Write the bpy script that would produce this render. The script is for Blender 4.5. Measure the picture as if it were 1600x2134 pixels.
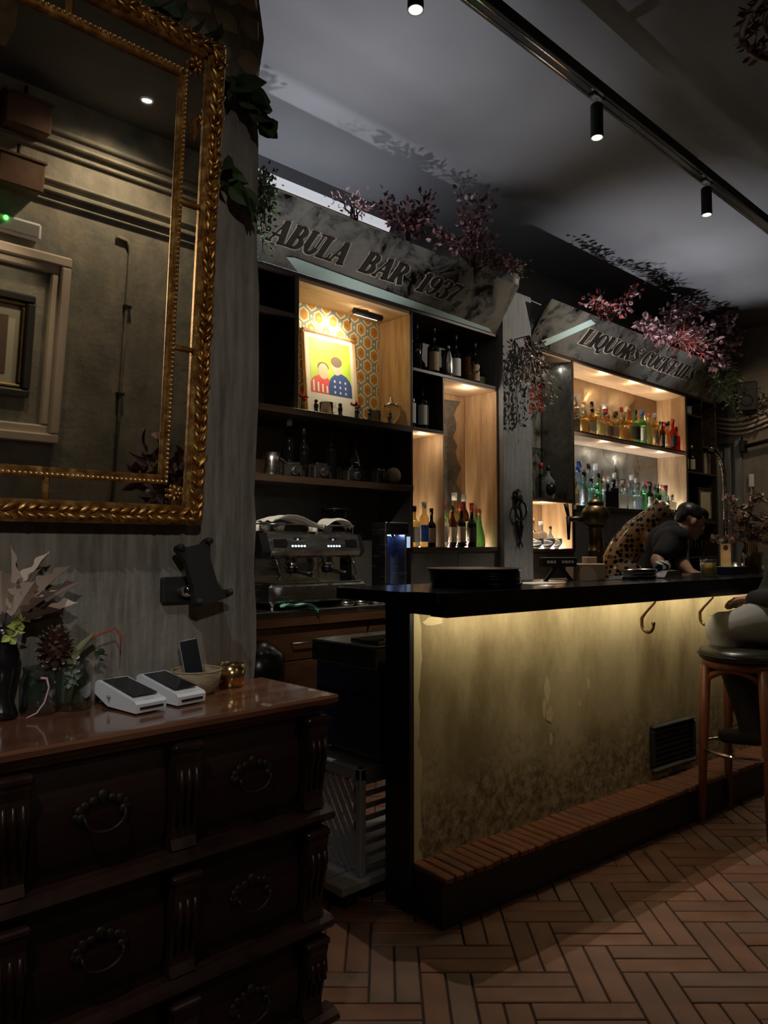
import bpy, bmesh, math, random
from mathutils import Vector, Matrix
for _o in list(bpy.data.objects):
    bpy.data.objects.remove(_o)
SC = bpy.context.scene
COL = SC.collection
R = math.radians
PI = math.pi

# ------------------------------------------------------------------ camera
CAM_A = R(46.661)            # view direction, measured from the long axis of the bar
PITCH = R(2.679)
cd = bpy.data.cameras.new('camera')
cam = bpy.data.objects.new('camera', cd)
COL.objects.link(cam)
cam.location = (0, 0, 1.25)
cam.rotation_euler = (R(90) + PITCH, 0, CAM_A - R(90))
cd.sensor_fit = 'VERTICAL'
cd.sensor_height = 24.0
cd.lens = 24.0 * 1560 / 2134
cd.clip_start = 0.02
SC.camera = cam

# ------------------------------------------------------------------ world and exposure
w = bpy.data.worlds.new('world')
SC.world = w
w.use_nodes = True
w.node_tree.nodes['Background'].inputs[0].default_value = (0.8, 0.85, 1.0, 1)
w.node_tree.nodes['Background'].inputs[1].default_value = 0.0
vs = SC.view_settings
vs.view_transform = 'Standard'
vs.look = 'None'
vs.gamma = 1.0
vs.exposure = 0.0
vs.use_curve_mapping = False
SC.cycles.use_denoising = True
SC.cycles.max_bounces = 6
SC.cycles.transmission_bounces = 6
SC.cycles.glossy_bounces = 4
SC.cycles.diffuse_bounces = 2
SC.cycles.use_adaptive_sampling = True
SC.cycles.adaptive_threshold = 0.055
SC.cycles.adaptive_min_samples = 16
SC.cycles.transparent_max_bounces = 16
SC.cycles.sample_clamp_indirect = 3.0
SC.cycles.caustics_reflective = True
SC.cycles.caustics_refractive = True

def lamp(name, kind, loc, energy, color, target=None, size=0.05, angle=60, blend=0.4):
    ld = bpy.data.lights.new(name, kind)
    ld.energy = energy
    ld.color = color
    if kind == 'SPOT':
        ld.spot_size = R(angle)
        ld.spot_blend = blend
        ld.shadow_soft_size = size
    elif kind == 'POINT':
        ld.shadow_soft_size = size
    o = bpy.data.objects.new(name, ld)
    COL.objects.link(o)
    o.location = loc
    if target is not None:
        d = Vector(target) - Vector(loc)
        o.rotation_euler = d.to_track_quat('-Z', 'Y').to_euler()
    return o

CEIL = 3.95
WARM = (1.0, 0.78, 0.50)
SOFTW = (1.0, 0.88, 0.72)
COOL = (0.80, 0.88, 1.0)
# track spots above the bar (the fixtures are built further down at the same places)
TRACK_Y = 2.03
TRACK_Z = 3.63               # underside of the rail
SPOTX = (2.09, 3.46, 4.80, 6.15)
for sx, tg, en, an in zip(SPOTX, ((2.15, 1.75, 0.8), (3.3, 1.60, 0.0), (4.85, 1.92, 1.3), (5.35, 3.85, 2.75)), (70, 105, 60, 85), (60, 52, 44, 60)):
    lamp('track_and_fill_spot', 'SPOT', (sx, TRACK_Y, TRACK_Z - .232), en, SOFTW, tg, 0.008, an, 0.6)
    lamp('track_spot_spill', 'POINT', (sx, TRACK_Y, TRACK_Z - .245), 1.3, SOFTW, None, 0.02)
# spot without fixture, added in line with the track to brighten the coffee machine
lamp('track_and_fill_spot', 'SPOT', (1.50, TRACK_Y, TRACK_Z - .232), 230, (1.0, 0.86, 0.68), (2.95, 3.75, 1.25), 0.02, 34, 0.9)
lamp('track_and_fill_spot', 'SPOT', (7.5, TRACK_Y, TRACK_Z - .232), 280, SOFTW, (5.6, 3.05, 1.35), 0.02, 26, 0.8)  # added out of view, without fixture, to brighten the cheetah statue
# added fill for the mirror wall from behind the camera, then recessed downlights
lamp('room_fill_light', 'SPOT', (-0.9, -2.1, 2.75), 140, (1.0, 0.93, 0.84), (0.55, 1.86, 1.75), 0.06, 32, 0.9)
lamp('downlight_mirror_wall', 'SPOT', (-0.75, 0.10, 3.93), 110, (0.95, 0.96, 1.0), (0.30, 1.80, 1.05), 0.04, 34, 0.9)
lamp('downlight_room', 'SPOT', (2.37, -1.86, 3.92), 46, WARM, (2.3, -2.3, 1.2), 0.03, 140, 0.8)
lamp('downlight_far', 'SPOT', (8.6, 2.4, 3.9), 40, WARM, (9.6, 3.6, 1.8), 0.05, 80, 0.9)
# uplights standing on the back counter, washing signs, branches and ceiling
for ux, en in ((2.5, 230), (3.55, 170), (6.4, 230), (7.7, 230)):
    lamp('counter_uplight', 'SPOT', (ux, 3.485, 0.93), en, (0.92, 0.94, 1.0), (ux - 0.2, 3.05, 3.95), 0.03, 50, 1.0)

# ------------------------------------------------------------------ mesh helpers
class MB:
    """collects polygons; build() links them as one mesh object"""
    def __init__(s):
        s.v = []; s.f = []; s.m = []; s.mi = 0; s.sm = []; s.smooth = False
    def poly(s, pts, flip=False):
        b = len(s.v); s.v += [tuple(p) for p in pts]
        idx = list(range(b, b + len(pts)))
        s.f.append(idx[::-1] if flip else idx); s.m.append(s.mi); s.sm.append(s.smooth)
    def raw(s, vs, fs):
        b = len(s.v); s.v += [tuple(p) for p in vs]
        for f in fs:
            s.f.append([b + i for i in f]); s.m.append(s.mi); s.sm.append(s.smooth)
        return s
    def box(s, x0, x1, y0, y1, z0, z1, bev=0.0):
        if x0 > x1: x0, x1 = x1, x0
        if y0 > y1: y0, y1 = y1, y0
        if z0 > z1: z0, z1 = z1, z0
        if bev <= 0:
            vs = [(x, y, z) for z in (z0, z1) for y in (y0, y1) for x in (x0, x1)]
            s.raw(vs, [(0, 2, 3, 1), (4, 5, 7, 6), (0, 1, 5, 4), (2, 6, 7, 3), (0, 4, 6, 2), (1, 3, 7, 5)])
        else:
            e = min(bev, (x1 - x0) * .45, (y1 - y0) * .45, (z1 - z0) * .45)
            def ring(z, o):
                return [(x0 + o, y0 + e, z), (x0 + e, y0 + o, z), (x1 - e, y0 + o, z), (x1 - o, y0 + e, z),
                        (x1 - o, y1 - e, z), (x1 - e, y1 - o, z), (x0 + e, y1 - o, z), (x0 + o, y1 - e, z)]
            def inner(z):
                return [(x0 + e, y0 + e, z)] * 2 + [(x1 - e, y0 + e, z)] * 2 + [(x1 - e, y1 - e, z)] * 2 + [(x0 + e, y1 - e, z)] * 2
            r = [ring(z0 + e, 0), ring(z1 - e, 0)]
            s.loft(r, cap=False)
            # chamfers at top and bottom
            for z, zz, fl in ((z1 - e, z1, False), (z0 + e, z0, True)):
                a = ring(z, 0); c = [(x0 + e, y0 + e, zz), (x1 - e, y0 + e, zz), (x1 - e, y1 - e, zz), (x0 + e, y1 - e, zz)]
                s.poly(c, fl)
                for k in range(4):
                    s.poly([a[2 * k + 1], a[(2 * k + 2) % 8], c[(k + 1) % 4], c[k]], fl)
                    s.poly([a[2 * k], a[2 * k + 1], c[k]], fl)
        return s
    def loft(s, rings, cap=True, closed=True):
        n = len(rings[0]); b = len(s.v)
        for r in rings: s.v += [tuple(p) for p in r]
        for i in range(len(rings) - 1):
            for k in range(n if closed else n - 1):
                a = b + i * n + k; c = b + i * n + (k + 1) % n
                s.f.append([a, c, c + n, a + n]); s.m.append(s.mi); s.sm.append(s.smooth)
        if cap:
            s.f.append([b + k for k in range(n)][::-1]); s.m.append(s.mi); s.sm.append(False)
            e = b + (len(rings) - 1) * n
            s.f.append([e + k for k in range(n)]); s.m.append(s.mi); s.sm.append(False)
        return s
    def lathe(s, prof, c=(0, 0, 0), n=16, cap=True, ax='z', smooth=True, sx=1, sy=1):
        o = s.smooth; s.smooth = smooth; rings = []
        for r, h in prof:
            ring = []
            for k in range(n):
                a = 2 * PI * k / n; x, y = r * math.cos(a) * sx, r * math.sin(a) * sy
                if ax == 'z': ring.append((c[0] + x, c[1] + y, c[2] + h))
                elif ax == 'y': ring.append((c[0] + x, c[1] + h, c[2] - y))
                else: ring.append((c[0] + h, c[1] + x, c[2] + y))
            rings.append(ring)
        s.loft(rings, cap); s.smooth = o
        return s
    def cyl(s, c, r, h, n=16, ax='z', smooth=True):
        return s.lathe([(r, 0), (r, h)], c, n, True, ax, smooth)
    def tube(s, pts, r, n=8, cap=True, smooth=True, closed=False):
        o = s.smooth; s.smooth = smooth
        P = [Vector(p) for p in pts]; m = len(P); rings = []
        rr = r if isinstance(r, (list, tuple)) else [r] * m
        prev = None
        for i in range(m):
            if closed: t = P[(i + 1) % m] - P[i - 1]
            elif i == 0: t = P[1] - P[0]
            elif i == m - 1: t = P[-1] - P[-2]
            else: t = (P[i + 1] - P[i]).normalized() + (P[i] - P[i - 1]).normalized()
            if t.length < 1e-9: t = Vector((0, 0, 1))
            t.normalize()
            if prev is None:
                a = Vector((0, 0, 1)) if abs(t.z) < .9 else Vector((1, 0, 0))
                u = t.cross(a).normalized()
            else:
                u = prev - t * prev.dot(t)
                u = u.normalized() if u.length > 1e-6 else t.cross(Vector((0, 0, 1))).normalized()
            prev = u; v = t.cross(u)
            rings.append([P[i] + u * (rr[i] * math.cos(2 * PI * k / n)) + v * (rr[i] * math.sin(2 * PI * k / n)) for k in range(n)])
        if closed: rings.append(rings[0])
        s.loft(rings, cap and not closed); s.smooth = o
        return s
    def prism(s, pts, axis, lo, hi):
        """polygon in the two other axes, extruded along axis"""
        def P(a, b, c):
            return {'x': (c, a, b), 'y': (a, c, b), 'z': (a, b, c)}[axis]
        n = len(pts)
        s.loft([[P(a, b, lo) for a, b in pts], [P(a, b, hi) for a, b in pts]])
        return s
    def ball(s, c, r, n=12, m=8, sc=(1, 1, 1)):
        o = s.smooth; s.smooth = True; rings = []
        for i in range(m + 1):
            t = -PI / 2 + PI * i / m
            rr = max(math.cos(t), 0.001)
            rings.append([(c[0] + r * sc[0] * rr * math.cos(2 * PI * k / n), c[1] + r * sc[1] * rr * math.sin(2 * PI * k / n), c[2] + r * sc[2] * math.sin(t)) for k in range(n)])
        s.loft(rings); s.smooth = o
        return s
    def xf(s, M):
        s.v = [tuple(M @ Vector(p)) for p in s.v]
        return s
    def build(s, name, mats, parent=None, space='w', fix=True):
        me = bpy.data.meshes.new(name)
        vs = s.v
        if parent is not None and space == 'w':
            inv = wmat(parent).inverted()
            vs = [tuple(inv @ Vector(p)) for p in vs]
        me.from_pydata(vs, [], s.f)
        if not isinstance(mats, (list, tuple)): mats = [mats]
        for m in mats: me.materials.append(M[m] if isinstance(m, str) else m)
        for p, mi, sm in zip(me.polygons, s.m, s.sm):
            p.material_index = mi; p.use_smooth = sm
        me.validate()
        if fix:
            bm = bmesh.new(); bm.from_mesh(me)
            bmesh.ops.remove_doubles(bm, verts=bm.verts, dist=1e-6)
            bmesh.ops.recalc_face_normals(bm, faces=bm.faces)
            bm.to_mesh(me); bm.free()
        o = bpy.data.objects.new(name, me)
        COL.objects.link(o)
        if parent is not None: o.parent = parent
        return o

def wmat(o):
    m = Matrix.LocRotScale(o.location, o.rotation_euler, o.scale)
    return wmat(o.parent) @ m if o.parent else m

def tag(o, label=None, cat=None, group=None, kind=None):
    if label: o['label'] = label
    if cat: o['category'] = cat
    if group: o['group'] = group
    if kind: o['kind'] = kind
    return o

def thing(name, label, cat, loc=(0, 0, 0), rz=0.0, group=None):
    o = bpy.data.objects.new(name, None)
    o.empty_display_size = 0.05
    COL.objects.link(o)
    o.location = loc; o.rotation_euler = (0, 0, rz)
    return tag(o, label, cat, group)

def copy_tree(o, parent=None):
    c = o.copy(); COL.objects.link(c); c.parent = parent
    for ch in list(o.children): copy_tree(ch, c)
    return c

def frame_of(d, roll=0.0):
    d = Vector(d).normalized()
    a = Vector((0, 0, 1)) if abs(d.z) < .95 else Vector((1, 0, 0))
    u = d.cross(a).normalized(); v = u.cross(d)
    c, s_ = math.cos(roll), math.sin(roll)
    return d, u * c + v * s_, v * c - u * s_

def leaf(mb, p, d, L, W, roll=0.0, bend=0.15, lobes=0):
    """a leaf with a folded midrib (8 faces)"""
    p = Vector(p); t, u, n = frame_of(d, roll)
    prof = [(0, .06), (.25, .75), (.5, 1.0), (.75, .72), (1, .04)]
    if lobes:
        prof = [(k / 22, max(.05, math.sin(PI * min(1, (k / 22) ** .8 * 1.02)) ** .6 * (.74 + .26 * math.cos(2 * PI * 3.6 * k / 22)))) for k in range(23)]
    mid = []; lf = []; rt = []
    for s_, w_ in prof:
        q = p + t * (L * s_) - n * (L * bend * s_ * s_)
        mid.append(q); h = n * (W * .25 * w_)
        lf.append(q - u * (W * .5 * w_) + h); rt.append(q + u * (W * .5 * w_) + h)
    m = len(prof)
    vs = mid + lf + rt
    fs = []
    for i in range(m - 1):
        fs.append((i, i + 1, m + i + 1, m + i)); fs.append((i, 2 * m + i, 2 * m + i + 1, i + 1))
    mb.raw(vs, fs)

# ------------------------------------------------------------------ materials
M = {}
def new_mat(name):
    m = bpy.data.materials.new(name); m.use_nodes = True
    nt = m.node_tree; b = nt.nodes['Principled BSDF']
    M[name] = m
    return m, nt, b
def ND(nt, t, **kw):
    n = nt.nodes.new(t)
    for k, v in kw.items():
        if k.startswith('i_'):
            key = k[2:]
            key = int(key) if key.isdigit() else key.replace('_', ' ')
            n.inputs[key].default_value = v
        else: setattr(n, k, v)
    return n
def rgb(c): return (c[0], c[1], c[2], 1)
def flat(name, c, rough=.5, metal=0.0, **kw):
    m, nt, b = new_mat(name)
    b.inputs['Base Color'].default_value = rgb(c)
    b.inputs['Roughness'].default_value = rough
    b.inputs['Metallic'].default_value = metal
    for k, v in kw.items(): b.inputs[k.replace('_', ' ')].default_value = v
    return m
def emit(name, c, s):
    m, nt, b = new_mat(name)
    b.inputs['Base Color'].default_value = rgb([x * .5 for x in c])
    b.inputs['Emission Color'].default_value = rgb(c)
    b.inputs['Emission Strength'].default_value = s
    return m
def noisy(name, cols, scale=(1, 1, 1), ns=5.0, detail=8.0, rough=(.5, .7), metal=0.0, bump=0.2, dist=.01, pos=(.3, .5, .7), rg=.6, bscale=None, **kw):
    """object-space noise through a colour ramp, with fine relief"""
    m, nt, b = new_mat(name); L = nt.links
    tc = ND(nt, 'ShaderNodeTexCoord'); mp = ND(nt, 'ShaderNodeMapping'); mp.inputs['Scale'].default_value = scale
    L.new(tc.outputs['Object'], mp.inputs[0])
    n = ND(nt, 'ShaderNodeTexNoise', i_Scale=ns, i_Detail=detail, i_Roughness=rg)
    L.new(mp.outputs[0], n.inputs[0])
    cr = ND(nt, 'ShaderNodeValToRGB'); e = cr.color_ramp.elements
    while len(e) < len(cols): e.new(.5)
    for i, c in enumerate(cols):
        e[i].position = pos[i] if i < len(pos) else 1.0; e[i].color = rgb(c)
    L.new(n.outputs[0], cr.inputs[0]); L.new(cr.outputs[0], b.inputs['Base Color'])
    mr = ND(nt, 'ShaderNodeMapRange', i_3=rough[0], i_4=rough[1]); L.new(n.outputs[0], mr.inputs[0]); L.new(mr.outputs[0], b.inputs['Roughness'])
    b.inputs['Metallic'].default_value = metal
    if bump:
        n2 = ND(nt, 'ShaderNodeTexNoise', i_Scale=bscale or ns * 4, i_Detail=6.0); L.new(mp.outputs[0], n2.inputs[0])
        bp = ND(nt, 'ShaderNodeBump', i_Strength=bump, i_Distance=dist); L.new(n2.outputs[0], bp.inputs['Height']); L.new(bp.outputs[0], b.inputs['Normal'])
    for k, v in kw.items(): b.inputs[k.replace('_', ' ')].default_value = v
    return m
def wood(name, c0, c1, rough=.45, scale=(6, 6, .7), ns=3.0, bump=.08, coat=0.0):
    return noisy(name, [c0, [(a + b) / 2 for a, b in zip(c0, c1)], c1], scale, ns, 9.0, (rough - .08, rough + .12), 0, bump, .004, (.32, .5, .68), .65, **({'Coat_Weight': coat} if coat else {}))

# walls and plaster
def plaster(name, base, patches, streak=(7, 7, .55), smix=.5, pscale=2.2, spos=(.45, .6)):
    m, nt, b = new_mat(name); L = nt.links
    tc = ND(nt, 'ShaderNodeTexCoord')
    mp = ND(nt, 'ShaderNodeMapping'); mp.inputs['Scale'].default_value = streak; L.new(tc.outputs['Object'], mp.inputs[0])
    n1 = ND(nt, 'ShaderNodeTexNoise', i_Scale=5.0, i_Detail=9.0, i_Roughness=.65); L.new(mp.outputs[0], n1.inputs[0])
    c1 = ND(nt, 'ShaderNodeValToRGB'); e = c1.color_ramp.elements; e[0].position = .35; e[0].color = rgb(base[0]); e[1].position = .68; e[1].color = rgb(base[1]); L.new(n1.outputs[0], c1.inputs[0])
    n2 = ND(nt, 'ShaderNodeTexNoise', i_Scale=pscale, i_Detail=10.0, i_Roughness=.62, i_Distortion=.4); L.new(tc.outputs['Object'], n2.inputs[0])
    c2 = ND(nt, 'ShaderNodeValToRGB'); e = c2.color_ramp.elements; e[0].position = spos[0]; e[0].color = (0, 0, 0, 1); e[1].position = spos[1]; e[1].color = (1, 1, 1, 1); L.new(n2.outputs[0], c2.inputs[0])
    n3 = ND(nt, 'ShaderNodeTexNoise', i_Scale=pscale * 2.3, i_Detail=6.0); L.new(tc.outputs['Object'], n3.inputs[0])
    c3 = ND(nt, 'ShaderNodeValToRGB'); e = c3.color_ramp.elements; e[0].position = .4; e[0].color = rgb(patches[0]); e[1].position = .62; e[1].color = rgb(patches[1]); L.new(n3.outputs[0], c3.inputs[0])
    ml = ND(nt, 'ShaderNodeMath', operation='MULTIPLY', i_1=smix); L.new(c2.outputs[0], ml.inputs[0])
    mx = ND(nt, 'ShaderNodeMixRGB'); L.new(ml.outputs[0], mx.inputs[0]); L.new(c1.outputs[0], mx.inputs[1]); L.new(c3.outputs[0], mx.inputs[2])
    L.new(mx.outputs[0], b.inputs['Base Color'])
    b.inputs['Roughness'].default_value = .72
    n4 = ND(nt, 'ShaderNodeTexNoise', i_Scale=26.0, i_Detail=8.0); L.new(tc.outputs['Object'], n4.inputs[0])
    ad = ND(nt, 'ShaderNodeMath', operation='ADD'); L.new(n4.outputs[0], ad.inputs[0]); L.new(n1.outputs[0], ad.inputs[1])
    bp = ND(nt, 'ShaderNodeBump', i_Strength=.45, i_Distance=.012); L.new(ad.outputs[0], bp.inputs['Height']); L.new(bp.outputs[0], b.inputs['Normal'])
    return m
plaster('plaster_mirror_wall', ((.105, .092, .075), (.30, .27, .22)), ((.16, .17, .16), (.27, .24, .20)))
plaster('plaster_room_wall', ((.22, .20, .165), (.34, .31, .25)), ((.12, .15, .145), (.42, .37, .29)), (1.2, 1.2, .5), .75, 1.6)
plaster('plaster_pillar', ((.16, .17, .18), (.27, .28, .29)), ((.13, .13, .14), (.24, .21, .18)), (7, 7, .5), .5, 2.5)
plaster('plaster_far_wall', ((.20, .17, .13), (.32, .27, .21)), ((.15, .16, .14), (.30, .22, .16)), (1, 1, .5), .6, 1.4)
plaster('stone_rough', ((.28, .23, .16), (.5, .43, .31)), ((.36, .24, .13), (.34, .33, .26)), (1.5, 1.5, 1.5), .7, 3.0)
noisy('ceiling_paint', [(.125, .125, .135), (.15, .15, .16), (.17, .17, .178)], (1, 1, 1), .9, 4.0, (.62, .8), 0, .25, .01, bscale=6)
noisy('dark_wall_paint', [(.05, .048, .046), (.075, .07, .066), (.09, .085, .08)], (1, 1, 1), 3.0, 6.0, (.5, .7), 0, .1)
noisy('black_paint', [(.008, .008, .009), (.013, .013, .014), (.018, .018, .019)], (1, 1, 1), 4.0, 4.0, (.4, .6), 0, .05)
# floor
noisy('terracotta', [(.125, .055, .030), (.17, .078, .044), (.22, .105, .062)], (1, 1, 1), 7.0, 8.0, (.42, .62), 0, .25, .004)
noisy('terracotta_dark', [(.105, .050, .030), (.145, .070, .042), (.185, .092, .058)], (1, 1, 1), 6.0, 8.0, (.42, .62), 0, .25, .004)
noisy('terracotta_grey', [(.11, .066, .046), (.155, .092, .064), (.195, .12, .085)], (1, 1, 1), 6.0, 8.0, (.42, .62), 0, .25, .004)
flat('grout', (.022, .018, .015), .9)
noisy('step_brick', [(.15, .052, .022), (.21, .076, .034), (.27, .105, .05)], (1, 1, 1), 9.0, 8.0, (.5, .7), 0, .3, .004)
# timber
wood('oak', (.34, .19, .085), (.62, .40, .21), .42)
wood('oak_shelf', (.40, .24, .13), (.66, .45, .27), .4, (.7, 6, 6))
wood('walnut_dark', (.030, .019, .012), (.075, .047, .030), .4, (.7, 6, 6))
wood('walnut_back', (.045, .026, .015), (.10, .060, .035), .5, (3, 3, .7))
wood('mahogany', (.011, .0032, .0026), (.026, .0075, .0058), .42, (.7, 5, 5))
wood('mahogany_top', (.11, .040, .020), (.22, .095, .050), .16, (.8, 6, 6), 3.0, .03, .6)
wood('mahogany_carved', (.016, .0065, .0045), (.045, .018, .012), .32, (5, 5, .7))
wood('counter_wood', (.06, .026, .012), (.12, .058, .029), .35, (.7, 5, 5))
wood('stool_wood', (.17, .055, .022), (.30, .11, .05), .38, (6, 6, .6))
wood('bowl_wood', (.26, .19, .11), (.46, .36, .22), .6, (2, 2, 6), 9.0, .5)
wood('cardboard', (.30, .20, .13), (.42, .29, .19), .8)
# metals
noisy('gilt', [(.20, .085, .022), (.40, .20, .055), (.72, .44, .14)], (1, 1, 1), 40.0, 4.0, (.28, .5), .9, .2, .003)
flat('gilt_bead', (.75, .55, .28), .3, .9)
noisy('steel', [(.45, .43, .40), (.55, .53, .50), (.62, .60, .57)], (1, 1, 8), 6.0, 3.0, (.18, .34), 1.0, 0)
flat('chrome', (.75, .74, .73), .08, 1.0)
noisy('brass_old', [(.10, .065, .03), (.17, .115, .055), (.24, .17, .09)], (1, 1, 1), 8.0, 5.0, (.28, .45), .9, .05)
flat('brass_bright', (.62, .42, .18), .2, 1.0)
flat('iron_dark', (.03, .027, .025), .5, .6)
flat('hook_bronze', (.13, .07, .035), .4, .8)
flat('handle_bronze', (.040, .030, .019), .5, .6)
def mirror_mat(name, tint, stain, amount, rough=.05):
    m, nt, b = new_mat(name); L = nt.links
    tc = ND(nt, 'ShaderNodeTexCoord')
    n = ND(nt, 'ShaderNodeTexNoise', i_Scale=3.2, i_Detail=9.0, i_Roughness=.7, i_Distortion=.8); L.new(tc.outputs['Object'], n.inputs[0])
    cr = ND(nt, 'ShaderNodeValToRGB'); e = cr.color_ramp.elements
    e[0].position = .5 - amount * .28; e[0].color = rgb(tint); e[1].position = .5 + .16; e[1].color = rgb(stain); L.new(n.outputs[0], cr.inputs[0])
    L.new(cr.outputs[0], b.inputs['Base Color'])
    mr = ND(nt, 'ShaderNodeMapRange', i_1=.4, i_2=.65, i_3=1.0, i_4=1.0 - amount); L.new(n.outputs[0], mr.inputs[0]); L.new(mr.outputs[0], b.inputs['Metallic'])
    m2 = ND(nt, 'ShaderNodeMapRange', i_1=.38, i_2=.65, i_3=rough, i_4=rough + amount * .5); L.new(n.outputs[0], m2.inputs[0]); L.new(m2.outputs[0], b.inputs['Roughness'])
    return m
flat('mirror_glass', (.80, .80, .78), .012, 1.0)
mirror_mat('antique_mirror', (.50, .51, .48), (.15, .125, .095), .85, .14)
mirror_mat('antique_mirror_warm', (.50, .33, .17), (.30, .19, .10), .8, .28)
mirror_mat('antique_mirror_cool', (.34, .34, .30), (.20, .18, .14), .8, .22)
mirror_mat('antique_mirror_marble', (.36, .36, .33), (.055, .055, .05), .8, .10)
flat('reflection_teal', (.50, .66, .63), .25, .0)  # pale tone painted for reflections in the sign mirrors
# black and plastics
flat('counter_black', (.010, .010, .011), .16, 0)
flat('black_gloss', (.008, .008, .009), .25)
flat('black_matte', (.012, .012, .012), .55)
flat('black_rubber', (.015, .015, .015), .7)
flat('leather_black', (.022, .021, .017), .32)
flat('white_plastic', (.84, .85, .87), .30)
flat('screen_off', (.018, .020, .024), .12)
flat('grey_plastic', (.32, .31, .30), .5)
flat('crate_plastic', (.26, .255, .25), .5)
flat('navy_steel', (.05, .07, .15), .33, .2)
flat('white_ceramic', (.70, .69, .66), .2)
flat('cloth_white', (.62, .60, .56), .85)
flat('cloth_green', (.16, .46, .36), .85)
flat('paper_cream', (.62, .57, .45), .8)
flat('label_white', (.68, .66, .62), .7)
flat('label_cream', (.60, .54, .38), .7)
flat('label_blue', (.03, .12, .62), .5)
flat('label_tan', (.42, .30, .20), .7)
flat('label_dark', (.05, .045, .045), .6)
flat('cap_red', (.42, .03, .035), .35)
flat('cap_white', (.70, .69, .66), .4)
flat('cap_black', (.02, .02, .02), .35)
flat('cap_cork', (.48, .33, .19), .7)
flat('cap_blue', (.06, .12, .40), .35)
flat('cap_gold', (.60, .42, .16), .3, .8)
flat('frame_pink', (.66, .55, .45), .6)
flat('frame_black', (.03, .028, .025), .35)
# glass
def glass(name, c, rough=.02, trans=1.0, ior=1.45):
    m = flat(name, c, rough, 0); b = m.node_tree.nodes['Principled BSDF']
    b.inputs['Transmission Weight'].default_value = trans; b.inputs['IOR'].default_value = ior
    return m
glass('glass_clear', (.93, .96, .95), .02, 1.0, 1.2)
glass('glass_water', (.94, .97, 1.0), .03, .85, 1.25)
glass('glass_green', (.22, .62, .24), .04, .85, 1.25)
glass('glass_darkgreen', (.02, .09, .03), .06, .6, 1.3)
glass('glass_amber', (.98, .62, .20), .04, .85, 1.25)
glass('glass_gold', (1.0, .84, .42), .04, .85, 1.25)
glass('glass_orange', (.95, .42, .10), .04, .85, 1.25)
glass('glass_red', (.62, .03, .03), .05, .8, 1.25)
glass('glass_blue', (.70, .84, 1.0), .04, .85, 1.25)
glass('glass_yellow', (1.0, .93, .45), .04, .85, 1.25)
glass('glass_brown', (.16, .06, .02), .05, .6, 1.3)
flat('glass_black', (.006, .006, .007), .09)
def thin_glass(name, tint=(.85, .9, .88), refl=.14):
    m = bpy.data.materials.new(name); m.use_nodes = True; nt = m.node_tree; nt.nodes.clear(); M[name] = m
    o = nt.nodes.new('ShaderNodeOutputMaterial'); t = nt.nodes.new('ShaderNodeBsdfTransparent'); g = nt.nodes.new('ShaderNodeBsdfGlossy'); x = nt.nodes.new('ShaderNodeMixShader'); lw = nt.nodes.new('ShaderNodeLayerWeight')
    t.inputs[0].default_value = rgb(tint); g.inputs['Roughness'].default_value = .05; lw.inputs[0].default_value = refl
    nt.links.new(lw.outputs['Facing'], x.inputs[0]); nt.links.new(t.outputs[0], x.inputs[1]); nt.links.new(g.outputs[0], x.inputs[2]); nt.links.new(x.outputs[0], o.inputs[0])
    return m
thin_glass('thin_glass', (.86, .91, .89), .36)
thin_glass('thin_glass_smoke', (.55, .52, .48), .2)
glass('beer', (1.0, .72, .22), .05, .6, 1.15)
# plants
flat('leaf_purple', (.15, .045, .055), .55)
flat('leaf_purple_dark', (.075, .022, .03), .55)
flat('leaf_mauve', (.42, .26, .28), .6)
flat('leaf_pink', (.62, .38, .38), .6)
flat('leaf_red', (.55, .10, .09), .6)
flat('leaf_green', (.045, .075, .028), .55)
flat('leaf_green_mid', (.075, .11, .045), .55)
flat('leaf_lime', (.42, .46, .12), .55)
flat('leaf_dry', (.50, .39, .31), .7)
flat('leaf_dry_dark', (.16, .11, .085), .7)
flat('leaf_silver', (.45, .44, .40), .6)
flat('twig', (.07, .045, .03), .8)
flat('twig_green', (.20, .21, .10), .8)
flat('twig_red', (.34, .05, .03), .6)
flat('pine_cone', (.085, .040, .022), .6)
flat('pine_tip', (.40, .28, .19), .6)
# lights
emit('led_warm', (1.0, .83, .53), 46)
emit('led_niche', (1.0, .86, .66), 20)
emit('led_bottle', (1.0, .90, .72), 130)
emit('led_cool', (.88, .94, 1.0), 130)
emit('lens_white', (1.0, .95, .86), 60)
emit('hidden_fill_glow', (.88, .92, 1.0), 26)  # glow for the strip added to lighten wall and ceiling
emit('led_shelf', (1.0, .90, .70), 150)
emit('led_shelf_cool', (.90, .95, 1.0), 150)
emit('led_blue', (.30, .48, 1.0), 12)
emit('screen_blue', (.55, .68, .95), .75)
emit('button_led', (.62, .95, 1.0), 5)
emit('led_green', (.10, 1.0, .10), 6)
emit('candle_glow', (1.0, .80, .50), 6)
emit('tube_glow', (.90, .93, 1.0), .55)
# letters, fabric, skin
flat('letter_brown', (.020, .014, .011), .5)
flat('letter_edge', (.46, .40, .32), .45)
flat('letter_edge_pale', (.72, .60, .48), .45)
flat('shirt_black', (.006, .006, .007), .85)
flat('trousers_grey', (.34, .35, .35), .8)
flat('skin', (.36, .20, .14), .5, 0, Subsurface_Weight=.05)
flat('hair_black', (.010, .009, .009), .4)
flat('shoe_dark', (.02, .018, .018), .5)
flat('print_green', (.42, .58, .06), .5)
flat('print_red', (.62, .08, .08), .5)
flat('print_blue', (.04, .08, .26), .5)
flat('print_skin', (.70, .46, .34), .5)
flat('print_grey', (.62, .61, .57), .6)
flat('print_text', (.42, .45, .42), .6)
flat('wallpaper_grey', (.30, .32, .25), .7)
flat('wallpaper_cream', (.78, .73, .54), .7)
flat('wallpaper_orange', (.60, .28, .04), .7)

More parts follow.
